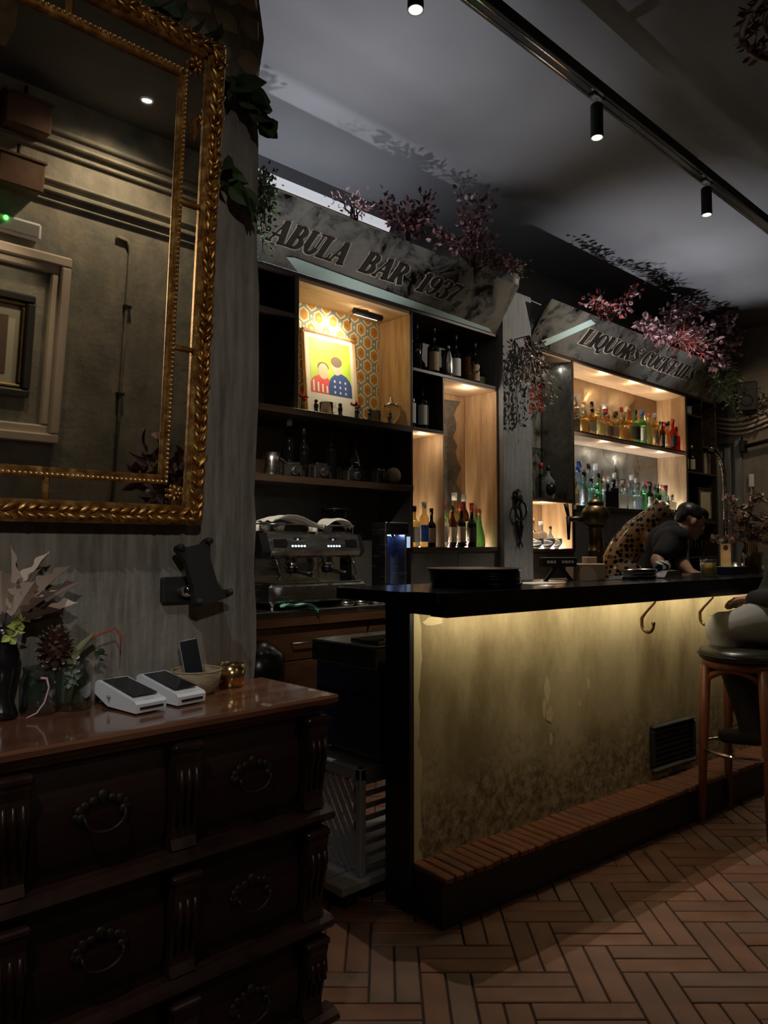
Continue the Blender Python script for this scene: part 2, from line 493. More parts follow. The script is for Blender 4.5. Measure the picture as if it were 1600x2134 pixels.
# ================================================================== THE SETTING
random.seed(7)
def struct(o): return tag(o, kind='structure')

# floor: dark bed with terracotta tiles laid as a double herringbone
fl = struct(MB().box(-3.2, 10.2, -2.9, 4.7, -.08, -.006).build('floor', 'grout'))
TW = .148
rx, ry = math.sin(CAM_A), -math.cos(CAM_A)           # tile rows run across the room at 45 degrees to the bar
OX, OY = .253, 2.118
def tile_world(a, b):
    return (rx * a - ry * b, ry * a + rx * b)
g = .0028
def tile_mesh(name, la, lb, mat):
    m = MB(); e = .0025
    a, b = la / 2 - g, lb / 2 - g
    lo = [(-a, -b, -.02), (a, -b, -.02), (a, b, -.02), (-a, b, -.02)]
    md = [(-a, -b, -e), (a, -b, -e), (a, b, -e), (-a, b, -e)]
    a2, b2 = a - e, b - e
    tp = [(-a2, -b2, 0), (a2, -b2, 0), (a2, b2, 0), (-a2, b2, 0)]
    m.loft([lo, md, tp], cap=False); m.poly(tp)
    me = bpy.data.meshes.new(name); me.from_pydata(m.v, [], m.f); me.materials.append(M[mat]); me.validate()
    return me
tm = {(o, c): tile_mesh('floor_tile', *((2 * TW, TW / 2) if o == 'h' else (TW / 2, 2 * TW)), c) for o in 'hv' for c in ('terracotta', 'terracotta_dark', 'terracotta_grey')}
rest = MB(); ntile = 0
ang = math.atan2(ry, rx)
bu, bv = (math.cos(R(-5)), math.sin(R(-5))), (-math.sin(R(-5)), math.cos(R(-5)))
cand = []
for i in range(-40, 60):
    for j in range(-40, 60):
        m4 = (i + j) % 4
        if m4 == 0: bl = [('h', (i + 1) * TW, (j + .25 + .5 * k) * TW) for k in (0, 1)]
        elif m4 == 2: bl = [('v', (i + .25 + .5 * k) * TW, (j + 1) * TW) for k in (0, 1)]
        else: continue
        for o, a, b in bl:
            a += OX; b += OY
            x, y = tile_world(a, b)
            if not (-1.0 < x < 9.7 and -2.4 < y < 3.6): continue
            if y > 1.86 and x < 1.2: continue
            cand.append((o, a, b, x, y))
for o, a, b, x, y in cand:
    dpt = x * math.cos(CAM_A) + y * math.sin(CAM_A); rt = x * math.sin(CAM_A) - y * math.cos(CAM_A)
    seen = False
    if dpt > 1.75:
        px = 800 + 1560 * rt / dpt; py = 1140 + 1560 * 1.25 / dpt
        dx, dy = x - 1.855, y - 1.685
        pv = dx * bv[0] + dy * bv[1]; pu = dx * bu[0] + dy * bu[1]
        seen = 640 < px < 1680 and py < 2230 and (pv < .1 or pu < .1) and py > 1600 and not (x < 1.2 and y > 1.3)
    c = random.choice(('terracotta', 'terracotta', 'terracotta_dark', 'terracotta_grey'))
    if seen and ntile < 290:
        ob = bpy.data.objects.new('floor_tile', tm[(o, c)]); COL.objects.link(ob)
        ob.parent = fl; ob.location = (x, y, random.uniform(-.0012, .0006)); ob.rotation_euler = (0, 0, ang); ntile += 1
    else:
        la, lb = (TW, TW / 4) if o == 'h' else (TW / 4, TW)
        la -= g; lb -= g
        rest.mi = random.choice((0, 0, 1, 2))
        co = [tile_world(a + sa * la, b + sb * lb) for sa, sb in ((-1, -1), (1, -1), (1, 1), (-1, 1))]
        rest.loft([[(p[0], p[1], -.02) for p in co], [(p[0], p[1], 0) for p in co]], cap=False)
        rest.poly([(p[0], p[1], 0) for p in co])
tag(rest.build('floor_tile_field', ['terracotta', 'terracotta_dark', 'terracotta_grey'], fl, fix=False), kind='stuff')

# ceiling
struct(MB().box(-3.2, 10.2, -2.9, 4.7, CEIL, CEIL + .1).build('ceiling', 'ceiling_paint'))
# outer walls
struct(MB().box(-3.2, 10.2, 4.25, 4.7, -.05, CEIL).build('wall_back', 'ceiling_paint'))
struct(MB().box(9.55, 10.2, -2.9, 4.3, -.05, CEIL).build('wall_far', 'plaster_far_wall'))
struct(MB().box(-3.2, 10.2, -2.9, -2.4, -.05, CEIL).build('wall_room', 'plaster_room_wall'))
struct(MB().box(-3.2, -2.9, -2.9, 4.3, -.05, CEIL).build('wall_side', 'plaster_room_wall'))
# mirror wall with a worn, irregular end
random.seed(3)
pts = [(-3.0, 0), (1.22, 0)]
z = 0.0
while z < CEIL - .05:
    z += random.uniform(.05, .16)
    pts.append((1.237 + random.uniform(-.007, .007) + (.012 if z > 2.55 else 0) * math.sin(z * 21), min(z, CEIL)))
pts += [(1.20, CEIL), (-3.0, CEIL)]
wm = struct(MB().prism(pts, 'y', 1.86, 2.15).build('wall_mirror', 'plaster_mirror_wall'))
random.seed(11)
for k in range(12):          # bare stones showing where the plaster has come off near the ceiling
    sx = 1.03 + (k % 3) * .082 + random.uniform(-.015, .015); sz = 2.70 + (k // 3) * .095 + random.uniform(-.02, .02)
    rr = random.uniform(.040, .052); n = 9; a0 = random.uniform(0, 1)
    q = [(min(sx + rr * random.uniform(.75, 1.2) * math.cos(2 * PI * j / n + a0), 1.232), sz + rr * random.uniform(.6, .95) * math.sin(2 * PI * j / n + a0)) for j in range(n)]
    dp = random.uniform(.004, .012)
    mb = MB(); mb.loft([[(x, 1.865, z_) for x, z_ in q], [(x, 1.858, z_) for x, z_ in q], [(sx + (x - sx) * .72, 1.858 - dp, sz + (z_ - sz) * .72) for x, z_ in q]])
    mb.build('stone', 'stone_rough', wm)
# pillar between the two halves of the back bar
pil = struct(MB().box(4.945, 5.345, 3.80, 4.30, 0, 3.42).build('wall_pillar', 'plaster_pillar'))
# frieze above the cabinets, far cornice and door casing
cor = MB()
for k, (dz, th, dp) in enumerate(((0, .030, .06), (.055, .030, .045), (.115, .038, .07), (-.055, .025, .03))):
    top = []; n = 26
    pf = []
    for i in range(n + 1):
        y = 4.25 - i * .1
        zc = 2.76 + .055 * math.cos((y - 4.2) * 2 * PI / 1.05) + dz
        pf.append((y, zc))
    cor.prism([(y, zc + th / 2) for y, zc in pf] + [(y, zc - th / 2) for y, zc in pf[::-1]], 'x', 9.55 - dp, 9.56)
struct(cor.build('trim_1', 'frame_pink'))
tr = MB()
for (y0, y1, z0, z1, d) in ((3.94, 4.02, 0, 2.62, .05), (3.66, 3.74, 0, 2.62, .06), (3.66, 4.02, 2.54, 2.62, .05), (3.79, 3.88, 0, 2.5, .02)):
    tr.box(9.55 - d, 9.56, y0, y1, z0, z1, .008)
struct(tr.build('door_1', 'plaster_pillar'))

# far wall details: wall switch, conduit, speaker
t = thing('wall_switch', 'small pale switch on a conduit beside the far door casing', 'switch', (9.5, 3.55, 2.05))
MB().box(9.515, 9.55, 3.525, 3.585, 1.98, 2.14, .008).build('switch_box', 'white_plastic', t)
MB().tube([(9.53, 3.555, 1.98), (9.53, 3.555, 1.2)], .008, 6).build('conduit', 'grey_plastic', t)
t = thing('wall_pipe', 'dark horizontal pipe fixed across the far wall', 'pipe', (9.45, 3.4, 2.52))
MB().tube([(9.48, 3.66, 2.47), (9.48, 3.3, 2.53), (9.48, 2.4, 2.53)], .025, 8).build('pipe_run', 'iron_dark', t)
MB().box(9.44, 9.56, 3.60, 3.66, 2.42, 2.56, .006).build('pipe_bracket', 'iron_dark', t)
t = thing('loudspeaker', 'black loudspeaker hanging high on the far wall', 'speaker', (9.35, 3.52, 3.05), R(20))
MB().box(-.11, .11, -.12, .12, -.18, .18, .02).build('cabinet', 'black_matte', t, 'l')
MB().lathe([(.075, 0), (.07, .006), (.03, -.01)], (-.11, 0, -.05), 16, True, 'x').build('woofer', 'black_rubber', t, 'l')
MB().lathe([(.03, 0), (.028, .006)], (-.112, 0, .09), 12, True, 'x').build('tweeter', 'iron_dark', t, 'l')
MB().tube([(.1, 0, 0), (.22, 0, 0)], .015, 6).build('bracket', 'iron_dark', t, 'l')

# ------------------------------------------------------------------ things on the room wall, seen in the mirror
YW = -2.4
tr = MB()
for (zc, h, d) in ((3.70, .035, .04), (3.61, .025, .07), (3.55, .03, .035), (3.34, .025, .035), (3.26, .035, .06), (3.19, .02, .03)):
    tr.box(-2.9, 6.0, YW, YW + d, zc - h / 2, zc + h / 2, .008)
struct(tr.build('trim_2', 'plaster_room_wall'))
t = thing('ceiling_downlight', 'white recessed ceiling downlight reflected in the gilt mirror', 'ceiling light', (2.37, -1.86, CEIL))
MB().lathe([(.048, 0), (.05, -.008), (.036, -.012), (.03, -.002)], (2.37, -1.86, CEIL), 18, False).build('trim_ring', 'white_plastic', t)
MB().lathe([(.034, 0), (.034, -.006)], (2.37, -1.86, CEIL), 18).build('lens', 'lens_white', t)
# arch of bare stone springing from the room wall
ar = MB(); n = 14
for k in range(n):
    a0, a1 = PI / 2 * k / n, PI / 2 * (k + 1) / n
    # quarter arch in the y-z plane, from the wall up to the ceiling
    p0 = (YW + 1.9 * (1 - math.cos(a0)), 2.9 + 1.0 * math.sin(a0)); p1 = (YW + 1.9 * (1 - math.cos(a1)), 2.9 + 1.0 * math.sin(a1))
    ar.prism([p0, p1, (p1[0], CEIL + .02), (p0[0], CEIL + .02)], 'x', .35 + .02 * math.sin(k * 2.1), 1.30 + .03 * math.sin(k * 3.7))
struct(ar.build('wall_arch', 'stone_rough'))
t = thing('emergency_light', 'long white emergency light with a green lamp, in the mirror', 'emergency light', (1.58, YW + .03, 2.88))
MB().box(1.30, 1.87, YW, YW + .07, 2.87, 2.99, .015).build('housing', 'white_plastic', t)
MB().box(1.32, 1.85, YW + .07, YW + .074, 2.89, 2.97).build('diffuser', 'grey_plastic', t)
MB().ball((1.62, YW + .08, 2.965), .016, 10, 8).build('indicator_lamp', 'led_green', t)
for zc, xc, lab in ((3.69, 1.70, 'upper of the two rusty boxes hung above the emergency light'), (3.28, 1.68, 'lower of the two rusty boxes hung above the emergency light')):
    t = thing('hanging_box', lab, 'box', (xc, YW + .08, zc - .1), 0, 'rusty boxes on the room wall')
    MB().box(xc - .16, xc + .15, YW, YW + .18, zc - .105, zc + .105, .012).build('body', 'terracotta_dark', t)
    MB().box(xc - .17, xc + .16, YW, YW + .19, zc + .095, zc + .115, .004).build('lid', 'terracotta_dark', t)
    MB().tube([(xc, YW + .05, zc + .1), (xc, YW + .05, zc + .22)], .012, 6).build('hanger', 'iron_dark', t)
# pipe running down the room wall
t = thing('wall_conduit', 'thin painted conduit running down the wall seen in the mirror', 'pipe', (2.58, YW + .02, 0))
MB().tube([(2.44, YW + .02, 3.07), (2.53, YW + .02, 3.06), (2.56, YW + .02, 3.0), (2.575, YW + .02, 2.0), (2.60, YW + .02, .2)], .015, 8).build('conduit_run', 'plaster_room_wall', t)
for zc in (2.55, 1.85): MB().box(2.545, 2.605, YW, YW + .04, zc - .012, zc + .012).build('clip', 'iron_dark', t)
# plaster frame with a dark framed picture inside
t = thing('plaster_frame', 'large pale moulded frame around a dark framed picture, in the mirror', 'picture frame', (1.5, YW + .03, 1.40))
def rect_frame(mb, x0, x1, z0, z1, wd, y0, y1):
    for a in ((x0, x1, z1 - wd, z1), (x0, x1, z0, z0 + wd), (x0, x0 + wd, z0 + wd, z1 - wd), (x1 - wd, x1, z0 + wd, z1 - wd)):
        mb.box(a[0], a[1], y0, y1, a[2], a[3], .012)
mb = MB(); rect_frame(mb, .75, 2.10, 1.40, 2.80, .075, YW, YW + .085); mb.build('outer_moulding', 'frame_pink', t)
mb = MB(); rect_frame(mb, .815, 2.035, 1.465, 2.735, .07, YW, YW + .055); mb.build('inner_moulding', 'frame_pink', t)
MB().box(.88, 1.97, YW, YW + .012, 1.53, 2.67).build('panel', 'plaster_room_wall', t)
t = thing('framed_picture', 'dark framed picture lit inside the pale frame in the mirror', 'picture', (1.4, YW + .02, 1.70))
mb = MB(); rect_frame(mb, .90, 1.87, 1.72, 2.47, .06, YW + .014, YW + .065); mb.build('frame', 'frame_black', t)
mb = MB(); rect_frame(mb, .96, 1.81, 1.78, 2.41, .035, YW + .014, YW + .055); mb.build('inner_frame', 'brass_old', t)
MB().box(.99, 1.78, YW + .014, YW + .022, 1.81, 2.38).build('print', 'paper_cream', t)
mb = MB()
for xx in (1.1, 1.28, 1.46, 1.64): mb.box(xx, xx + .06, YW + .022, YW + .026, 1.88, 2.3)
mb.build('print_bars', 'leaf_dry_dark', t)
lamp('picture_light_room', 'SPOT', (1.55, YW + .75, 3.2), 16, (1.0, .80, .52), (1.5, YW, 2.15), .02, 62, .7)

# ------------------------------------------------------------------ ceiling track with spots
t = thing('ceiling_track', 'long black lighting track running along the dark ceiling', 'track', (4.0, TRACK_Y, TRACK_Z))
MB().box(1.3, 9.3, TRACK_Y - .04, TRACK_Y + .04, TRACK_Z, TRACK_Z + .065, .004).build('rail', 'black_matte', t)
mb = MB()
for dy in (-.020, .020): mb.box(1.3, 9.3, TRACK_Y + dy - .0035, TRACK_Y + dy + .0035, TRACK_Z - .0025, TRACK_Z + .0005)
mb.build('conductor', 'chrome', t)
for xx in (1.4, 7.6): MB().tube([(xx, TRACK_Y, TRACK_Z + .06), (xx, TRACK_Y, CEIL)], .006, 6).build('hanger', 'iron_dark', t)
for sx, lab in zip(SPOTX, ('black track spotlight at the top edge, nearest the mirror', 'black track spotlight nearest to the camera in full view', 'black track spotlight farther along, near the right edge', 'black track spotlight at the far end of the rail')):
    t = thing('track_spotlight', lab, 'spotlight', (sx, TRACK_Y, TRACK_Z - .23), 0, 'spotlights on the ceiling track')
    zb = TRACK_Z - .225
    MB().box(sx - .05, sx + .05, TRACK_Y - .022, TRACK_Y + .022, TRACK_Z - .015, TRACK_Z + .01, .004).build('adapter', 'black_matte', t)
    MB().cyl((sx, TRACK_Y, TRACK_Z - .05), .009, .04, 8).build('stem', 'chrome', t)
    MB().lathe([(.028, .18), (.033, .172), (.033, .032), (.0335, .030), (.0335, .0), (.027, .0), (.026, .012)], (sx, TRACK_Y, zb), 20, False).build('housing', 'black_matte', t)
    MB().lathe([(.0275, .012), (.0275, .0155)], (sx, TRACK_Y, zb), 20).build('lens', 'lens_white', t)

# chandelier of dark leaves and ribbon that just enters the frame at the top right
random.seed(5)
t = thing('ceiling_garland', 'dark leafy garland hoop hanging from the ceiling at the corner', 'garland', (3.97, 1.08, 3.8))
mb = MB(); hoop = [(3.97 + .37 * math.cos(a), 1.08 + .37 * math.sin(a), 3.84) for a in [2 * PI * k / 24 for k in range(24)]]
mb.tube(hoop, .018, 8, closed=True); mb.build('hoop', 'walnut_back', t)
mb = MB(); hoop2 = [(3.97 + .27 * math.cos(a), 1.08 + .27 * math.sin(a), 3.88) for a in [2 * PI * k / 24 for k in range(24)]]
mb.tube(hoop2, .012, 8, closed=True); mb.build('inner_hoop', 'walnut_back', t)
mb = MB()
for k in range(260):
    a = random.uniform(0, 2 * PI); rr = random.uniform(.27, .38)
    leaf(mb, (3.97 + rr * math.cos(a), 1.08 + rr * math.sin(a), 3.84 + random.uniform(-.03, .06)), (math.cos(a) + random.uniform(-1, 1), math.sin(a) + random.uniform(-1, 1), random.uniform(-.8, .4)), random.uniform(.04, .075), .024, random.uniform(0, 6))
tag(mb.build('foliage', 'leaf_purple_dark', t, fix=False), kind='stuff')
MB().tube([(3.97, 1.08, 3.88), (3.97, 1.08, CEIL)], .006, 6).build('cord', 'iron_dark', t)

# ================================================================== THE BAR
BO = Vector((1.855, 1.685, 0)); BA = R(-5)
BM = Matrix.Translation(BO) @ Matrix.Rotation(BA, 4, 'Z')
def bp(u, v, z=0.0): return tuple(BM @ Vector((u, v, z)))
BTOP = 1.10
# plaster of the bar front
m, nt, b = new_mat('bar_plaster'); L = nt.links
tc = ND(nt, 'ShaderNodeTexCoord'); sp = ND(nt, 'ShaderNodeSeparateXYZ'); L.new(tc.outputs['Object'], sp.inputs[0])
mp = ND(nt, 'ShaderNodeMapping'); mp.inputs['Scale'].default_value = (1, 1, .45); L.new(tc.outputs['Object'], mp.inputs[0])
n1 = ND(nt, 'ShaderNodeTexNoise', i_Scale=4.0, i_Detail=10.0, i_Roughness=.62); L.new(mp.outputs[0], n1.inputs[0])
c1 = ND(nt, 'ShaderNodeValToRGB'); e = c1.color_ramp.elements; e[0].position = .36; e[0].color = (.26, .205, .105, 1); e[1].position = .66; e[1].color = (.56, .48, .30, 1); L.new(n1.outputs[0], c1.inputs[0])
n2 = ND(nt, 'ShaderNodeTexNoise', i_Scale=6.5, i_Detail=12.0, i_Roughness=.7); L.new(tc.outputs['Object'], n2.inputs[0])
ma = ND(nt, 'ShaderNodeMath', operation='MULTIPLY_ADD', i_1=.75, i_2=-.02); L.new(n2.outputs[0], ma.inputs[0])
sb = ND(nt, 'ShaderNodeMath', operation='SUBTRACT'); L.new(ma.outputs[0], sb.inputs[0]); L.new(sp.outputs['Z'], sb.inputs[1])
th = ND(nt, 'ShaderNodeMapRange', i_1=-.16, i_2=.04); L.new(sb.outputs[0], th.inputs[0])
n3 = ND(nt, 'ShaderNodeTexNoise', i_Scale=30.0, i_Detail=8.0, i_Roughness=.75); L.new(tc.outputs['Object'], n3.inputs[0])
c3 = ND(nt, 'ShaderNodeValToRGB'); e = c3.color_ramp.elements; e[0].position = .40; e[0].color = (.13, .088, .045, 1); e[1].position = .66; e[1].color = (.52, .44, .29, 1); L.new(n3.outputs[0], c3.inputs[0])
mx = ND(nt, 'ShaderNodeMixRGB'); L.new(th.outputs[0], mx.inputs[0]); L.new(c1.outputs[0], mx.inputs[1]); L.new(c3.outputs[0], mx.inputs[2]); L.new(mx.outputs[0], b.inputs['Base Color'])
b.inputs['Roughness'].default_value = .6
ad = ND(nt, 'ShaderNodeMath', operation='MULTIPLY_ADD', i_1=.35); L.new(n3.outputs[0], ad.inputs[0]); L.new(n1.outputs[0], ad.inputs[2])
bpn = ND(nt, 'ShaderNodeBump', i_Strength=.4, i_Distance=.01); L.new(ad.outputs[0], bpn.inputs['Height']); L.new(bpn.outputs[0], b.inputs['Normal'])
flat('plaster_edge', (.62, .54, .33), .6)

bar = thing('plastered_bar', 'plastered bar front on a brick step, lit by a warm strip from above', 'bar', tuple(BO), BA)
BL = 6.2
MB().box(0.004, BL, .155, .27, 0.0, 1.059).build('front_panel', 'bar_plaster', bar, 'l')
MB().box(-.016, .004, -.05, .285, 1.021, 1.059, .002).build('end_fascia', 'black_paint', bar, 'l')
MB().box(-.016, .004, .150, .285, 0.0, 1.021, .003).build('end_panel', 'black_paint', bar, 'l')
# raised lip of old paint along the left edge
random.seed(2)
pp = [(.006, .17)]; zz = .17
while zz < 1.015:
    pp.append((.030 + random.uniform(-.010, .018), zz)); zz += random.uniform(.02, .06)
pp += [(.03, 1.018), (.006, 1.018)]
MB().prism(pp, 'y', .1515, .156).build('paint_edge', 'plaster_edge', bar, 'l')
for k, (uu, zz, rw, rh) in enumerate(((.10, .985, .05, .018), (.72, .67, .018, .060), (.735, .57, .032, .035), (.70, .60, .012, .05), (.99, .66, .014, .030), (.93, .59, .014, .020), (1.30, .68, .008, .016), (.74, .47, .014, .03))):
    mb = MB(); n = 14
    mb.prism([(uu + rw * math.cos(2 * PI * i / n) * random.uniform(.6, 1.1), zz + rh * math.sin(2 * PI * i / n) * random.uniform(.6, 1.1)) for i in range(n)], 'y', .1535, .156)
    mb.build('flaked_patch', 'plaster_edge', bar, 'l')
# step: dark core, brick top
MB().box(0.0, BL, .004, .155, 0.0, .150).build('step_core', 'black_paint', bar, 'l')
bw = .045; nb = 140
bme = {}
for k in range(3):
    mb = MB(); mb.box(.002, bw - .0025, -.014, .156, .148, .170, .004)
    me = bpy.data.meshes.new('step_brick'); me.from_pydata(mb.v, [], mb.f); me.materials.append(M[('step_brick', 'terracotta', 'step_brick')[k]]); me.validate(); bme[k] = me
random.seed(9)
for i in range(nb):
    ob = bpy.data.objects.new('step_brick', bme[random.choice((0, 0, 1, 2))]); COL.objects.link(ob); ob.parent = bar
    ob.location = (.0 + i * bw, random.uniform(-.004, .004), random.uniform(-.002, .002)); ob.rotation_euler = (0, 0, random.uniform(-.012, .012))
    if .0 + (i + 1) * bw > BL: break
# LED strip under the counter
MB().box(.03, BL, .0265, .0345, 1.040, 1.047).build('led_strip', 'led_warm', bar, 'l')
MB().box(.0, BL, .0225, .0395, 1.048, 1.0595).build('led_rail', 'black_paint', bar, 'l')
# vent grille
t = thing('vent_grille', 'black metal vent grille set low in the bar front', 'vent', bp(1.63, .15, .2), BA)
def bl(mb, name, mat, par): mb.xf(BM); return mb.build(name, mat, par)
mb = MB(); rect_frame(mb, 1.44, 1.815, .205, .425, .022, .128, .156); bl(mb, 'frame', 'black_matte', t)
bl(MB().box(1.46, 1.80, .15, .156, .22, .41), 'backing', 'black_paint', t)
for k in range(7): bl(MB().box(1.462, 1.793, .140, .152, .238 + k * .024, .248 + k * .024), 'slat', 'iron_dark', t)
# coat hooks under the counter
for uu, lab in ((1.30, 'bronze coat hook under the counter, left one of three'), (1.80, 'bronze coat hook under the counter, middle one of three'), (2.28, 'bronze coat hook under the counter, beside the seated customer')):
    t = thing('coat_hook', lab, 'hook', bp(uu, .09, .95), BA, 'coat hooks along the bar')
    pth = [(uu, .022, 1.022), (uu, .026, 1.004), (uu, .070, .958), (uu, .091, .932)] + [(uu, .062 + .029 * math.cos(R(a)), .905 + .034 * math.sin(R(a))) for a in range(0, -196, -16)]
    bl(MB().tube(pth, [.005, .005, .006, .008] + [.0075] * 9 + [.0065] * 4, 8), 'hook_body', 'hook_bronze', t)
    bl(MB().ball(pth[-1], .0095, 8, 6), 'knob', 'hook_bronze', t)
    bl(MB().box(uu - .012, uu + .012, .005, .0225, 1.014, 1.0205), 'plate', 'hook_bronze', t)

# counter top
ct = thing('bar_counter_top', 'long glossy black counter top running along the bar', 'counter top', tuple(BO), BA)
cr = .045
cpts = [(-.05 + cr - cr * math.cos(a), -.07 + cr - cr * math.sin(a)) for a in [PI / 2 * k / 6 for k in range(7)]]
cpts = cpts + [(BL, -.07), (BL, .47), (-.10, .47), (-.10, .10), (-.05, .05)]
MB().prism(cpts, 'z', 1.060, BTOP).build('slab', 'counter_black', ct, 'l')
MB().box(-.035, BL, -.058, .0225, 1.020, 1.061, .003).build('fascia', 'black_gloss', ct, 'l')
mb = MB().box(1.05, 1.9, .2, .455, 1.1, 1.102); mb.build('bar_mat', 'black_rubber', ct, 'l')

# inside of the bar: worktop, undercounter cabinet, crate
t = thing('bar_sink_unit', 'dark undercounter work unit behind the bar counter', 'cabinet', bp(3.2, .6, 0), BA)
bl(MB().box(.5, 5.8, .285, .60, 0.0, .86), 'body', 'black_paint', t)
bl(MB().box(.48, 5.82, .29, .64, .86, .885, .004), 'worktop', 'steel', t)
t = thing('ice_maker', 'dark blue steel undercounter unit at the end of the bar', 'ice maker', (2.15, 2.2, 0))
MB().box(1.875, 2.34, 2.02, 2.385, .48, .80, .008).build('cabinet', 'navy_steel', t)
MB().box(1.86, 2.34, 2.01, 2.395, .80, .885, .006).build('lid', 'steel', t)
MB().box(1.868, 1.876, 2.04, 2.37, .69, .70).build('seam', 'black_matte', t)
for x_, y_ in ((2.30, 2.05), (2.30, 2.355)): MB().cyl((x_, y_, 0), .018, .48, 8).build('leg', 'black_rubber', t)
t = thing('tray_on_ice_maker', 'steel tray with a bright glint on the blue steel unit', 'tray', (1.98, 2.12, .885))
MB().box(1.90, 2.14, 2.05, 2.2, .885, .892, .002).build('tray_base', 'chrome', t)
mb = MB(); 
for a in ((1.90, 2.14, 2.05, 2.056), (1.90, 2.14, 2.194, 2.2), (1.90, 1.906, 2.05, 2.2), (2.134, 2.14, 2.05, 2.2)): mb.box(a[0], a[1], a[2], a[3], .89, .90)
mb.build('tray_rim', 'chrome', t)
t = thing('bottle_crate', 'grey slatted plastic crate standing beside the bar end', 'crate', (1.94, 2.2, .06))
x0, x1, y0, y1, z0, z1 = 1.80, 2.10, 2.03, 2.38, .075, .455
for cx, cy in ((x0, y0), (x1 - .03, y0), (x0, y1 - .03), (x1 - .03, y1 - .03)): MB().box(cx, cx + .03, cy, cy + .03, z0, z1, .004).build('corner_post', 'crate_plastic', t)
for k in range(8): MB().box(x0 + .03, x1 - .03, y0 + .004, y0 + .014, z0 + .02 + k * .043, z0 + .036 + k * .043).build('side_slat', 'crate_plastic', t)
for k in range(13):
    yy = y0 - .17 + k * .042
    mb = MB()
    a, b_ = (yy, z1 - .05), (yy + .21, z0 + .02)
    lo = y0 + .03; hi = y1 - .03
    def cut(p, q, lim):
        s_ = (lim - p[0]) / (q[0] - p[0]); return (lim, p[1] + (q[1] - p[1]) * s_)
    # slats run down towards the camera
    p, q = (b_[0], z1 - .05), (a[0], z0 + .02)
    if p[0] < lo + .005 or q[0] > hi - .005: continue
    if p[0] > hi: p = cut(q, p, hi)
    if q[0] < lo: q = cut(q, p, lo)
    mb.prism([(p[0], p[1]), (q[0], q[1]), (q[0] + .016, q[1]), (p[0] + .016, p[1])], 'x', x0 + .004, x0 + .014)
    mb.build('diagonal_slat', 'crate_plastic', t)
for (a0, a1, b0, b1) in ((x0, x1, y0, y0 + .035), (x0, x1, y1 - .035, y1), (x0, x0 + .035, y0 + .035, y1 - .035), (x1 - .035, x1, y0 + .035, y1 - .035)):
    MB().box(a0, a1, b0, b1, z1 - .045, z1, .005).build('top_rim', 'crate_plastic', t)
for k in range(6): MB().box(x0 + .05 + k * .036, x0 + .06 + k * .036, y0 + .035, y1 - .035, z1 - .03, z1 - .006).build('top_rib', 'crate_plastic', t)
MB().box(x0 + .01, x1 - .01, y0 + .01, y1 - .01, z0, z0 + .012).build('bottom', 'crate_plastic', t)
t = thing('floor_platform', 'low grey wooden platform on the floor under the crate', 'platform', (1.9, 2.2, 0))
for k in range(4): MB().box(1.70, 2.45, 2.01 + k * .11, 2.11 + k * .11, .045, .075, .003).build('plank', 'grey_plastic', t)
for k in range(3): MB().box(1.72 + k * .33, 1.78 + k * .33, 2.02, 2.44, 0, .045).build('bearer', 'black_paint', t)

# ================================================================== MIRROR WALL AND CHEST OF DRAWERS
# gilt mirror, hung so that it leans slightly into the room
MX = Matrix(((1, 0, 0, 1.022), (0, -.0774, -.997, 1.800), (0, .997, -.0774, 1.308), (0, 0, 0, 1)))
gm = thing('gilt_mirror', 'large gilt framed wall mirror with beaded inner border', 'mirror', (.46, 1.80, 1.308))
def mbuild(mb, name, mat, par=None): mb.xf(MX); return mb.build(name, mat, par or gm)
MW, MHT = 1.16, 1.275
fo = .052
for nm, a in (('right', (-fo, 0, 0, MHT)), ('left', (-MW, -MW + fo, 0, MHT)), ('bottom', (-MW + fo, -fo, 0, fo)), ('top', (-MW + fo, -fo, MHT - fo, MHT))):
    mbuild(MB().box(a[0], a[1], a[2], a[3], -.030, .016, .008), 'frame_rail', 'gilt')
# carved leaf running round the frame
random.seed(21)
def carve(mb, p, ang, s):
    ang += random.uniform(-.35, .35); s *= random.uniform(.75, 1.1)
    r = MB(); r.ball((0, 0, 0), 1, 6, 4, (.024 * s, .0085 * s, .008))
    r.xf(Matrix.Translation((p[0], p[1], .017)) @ Matrix.Rotation(ang, 4, 'Z')); mb.smooth = True
    mb.raw(r.v, r.f)
for side in ('right', 'bottom', 'top', 'left'):
    mb = MB(); ln = MHT if side in ('right', 'left') else MW
    k = .03
    while k < ln - .03:
        for s_ in (-1, 1):
            off = s_ * .010
            if side == 'right': carve(mb, (-.024 + off, k + random.uniform(-.004, .004)), PI / 2 - s_ * .45, random.uniform(.7, 1.1))
            elif side == 'left': carve(mb, (-MW + .024 + off, k), PI / 2 - s_ * .45, 1)
            elif side == 'bottom': carve(mb, (-k, .024 + off), PI + s_ * .45, random.uniform(.7, 1.1))
            else: carve(mb, (-k, MHT - .024 + off), PI + s_ * .45, random.uniform(.7, 1.1))
        k += random.uniform(.020, .034)
    tag(mbuild(mb, 'carved_leaf_band', 'gilt'), kind='stuff')
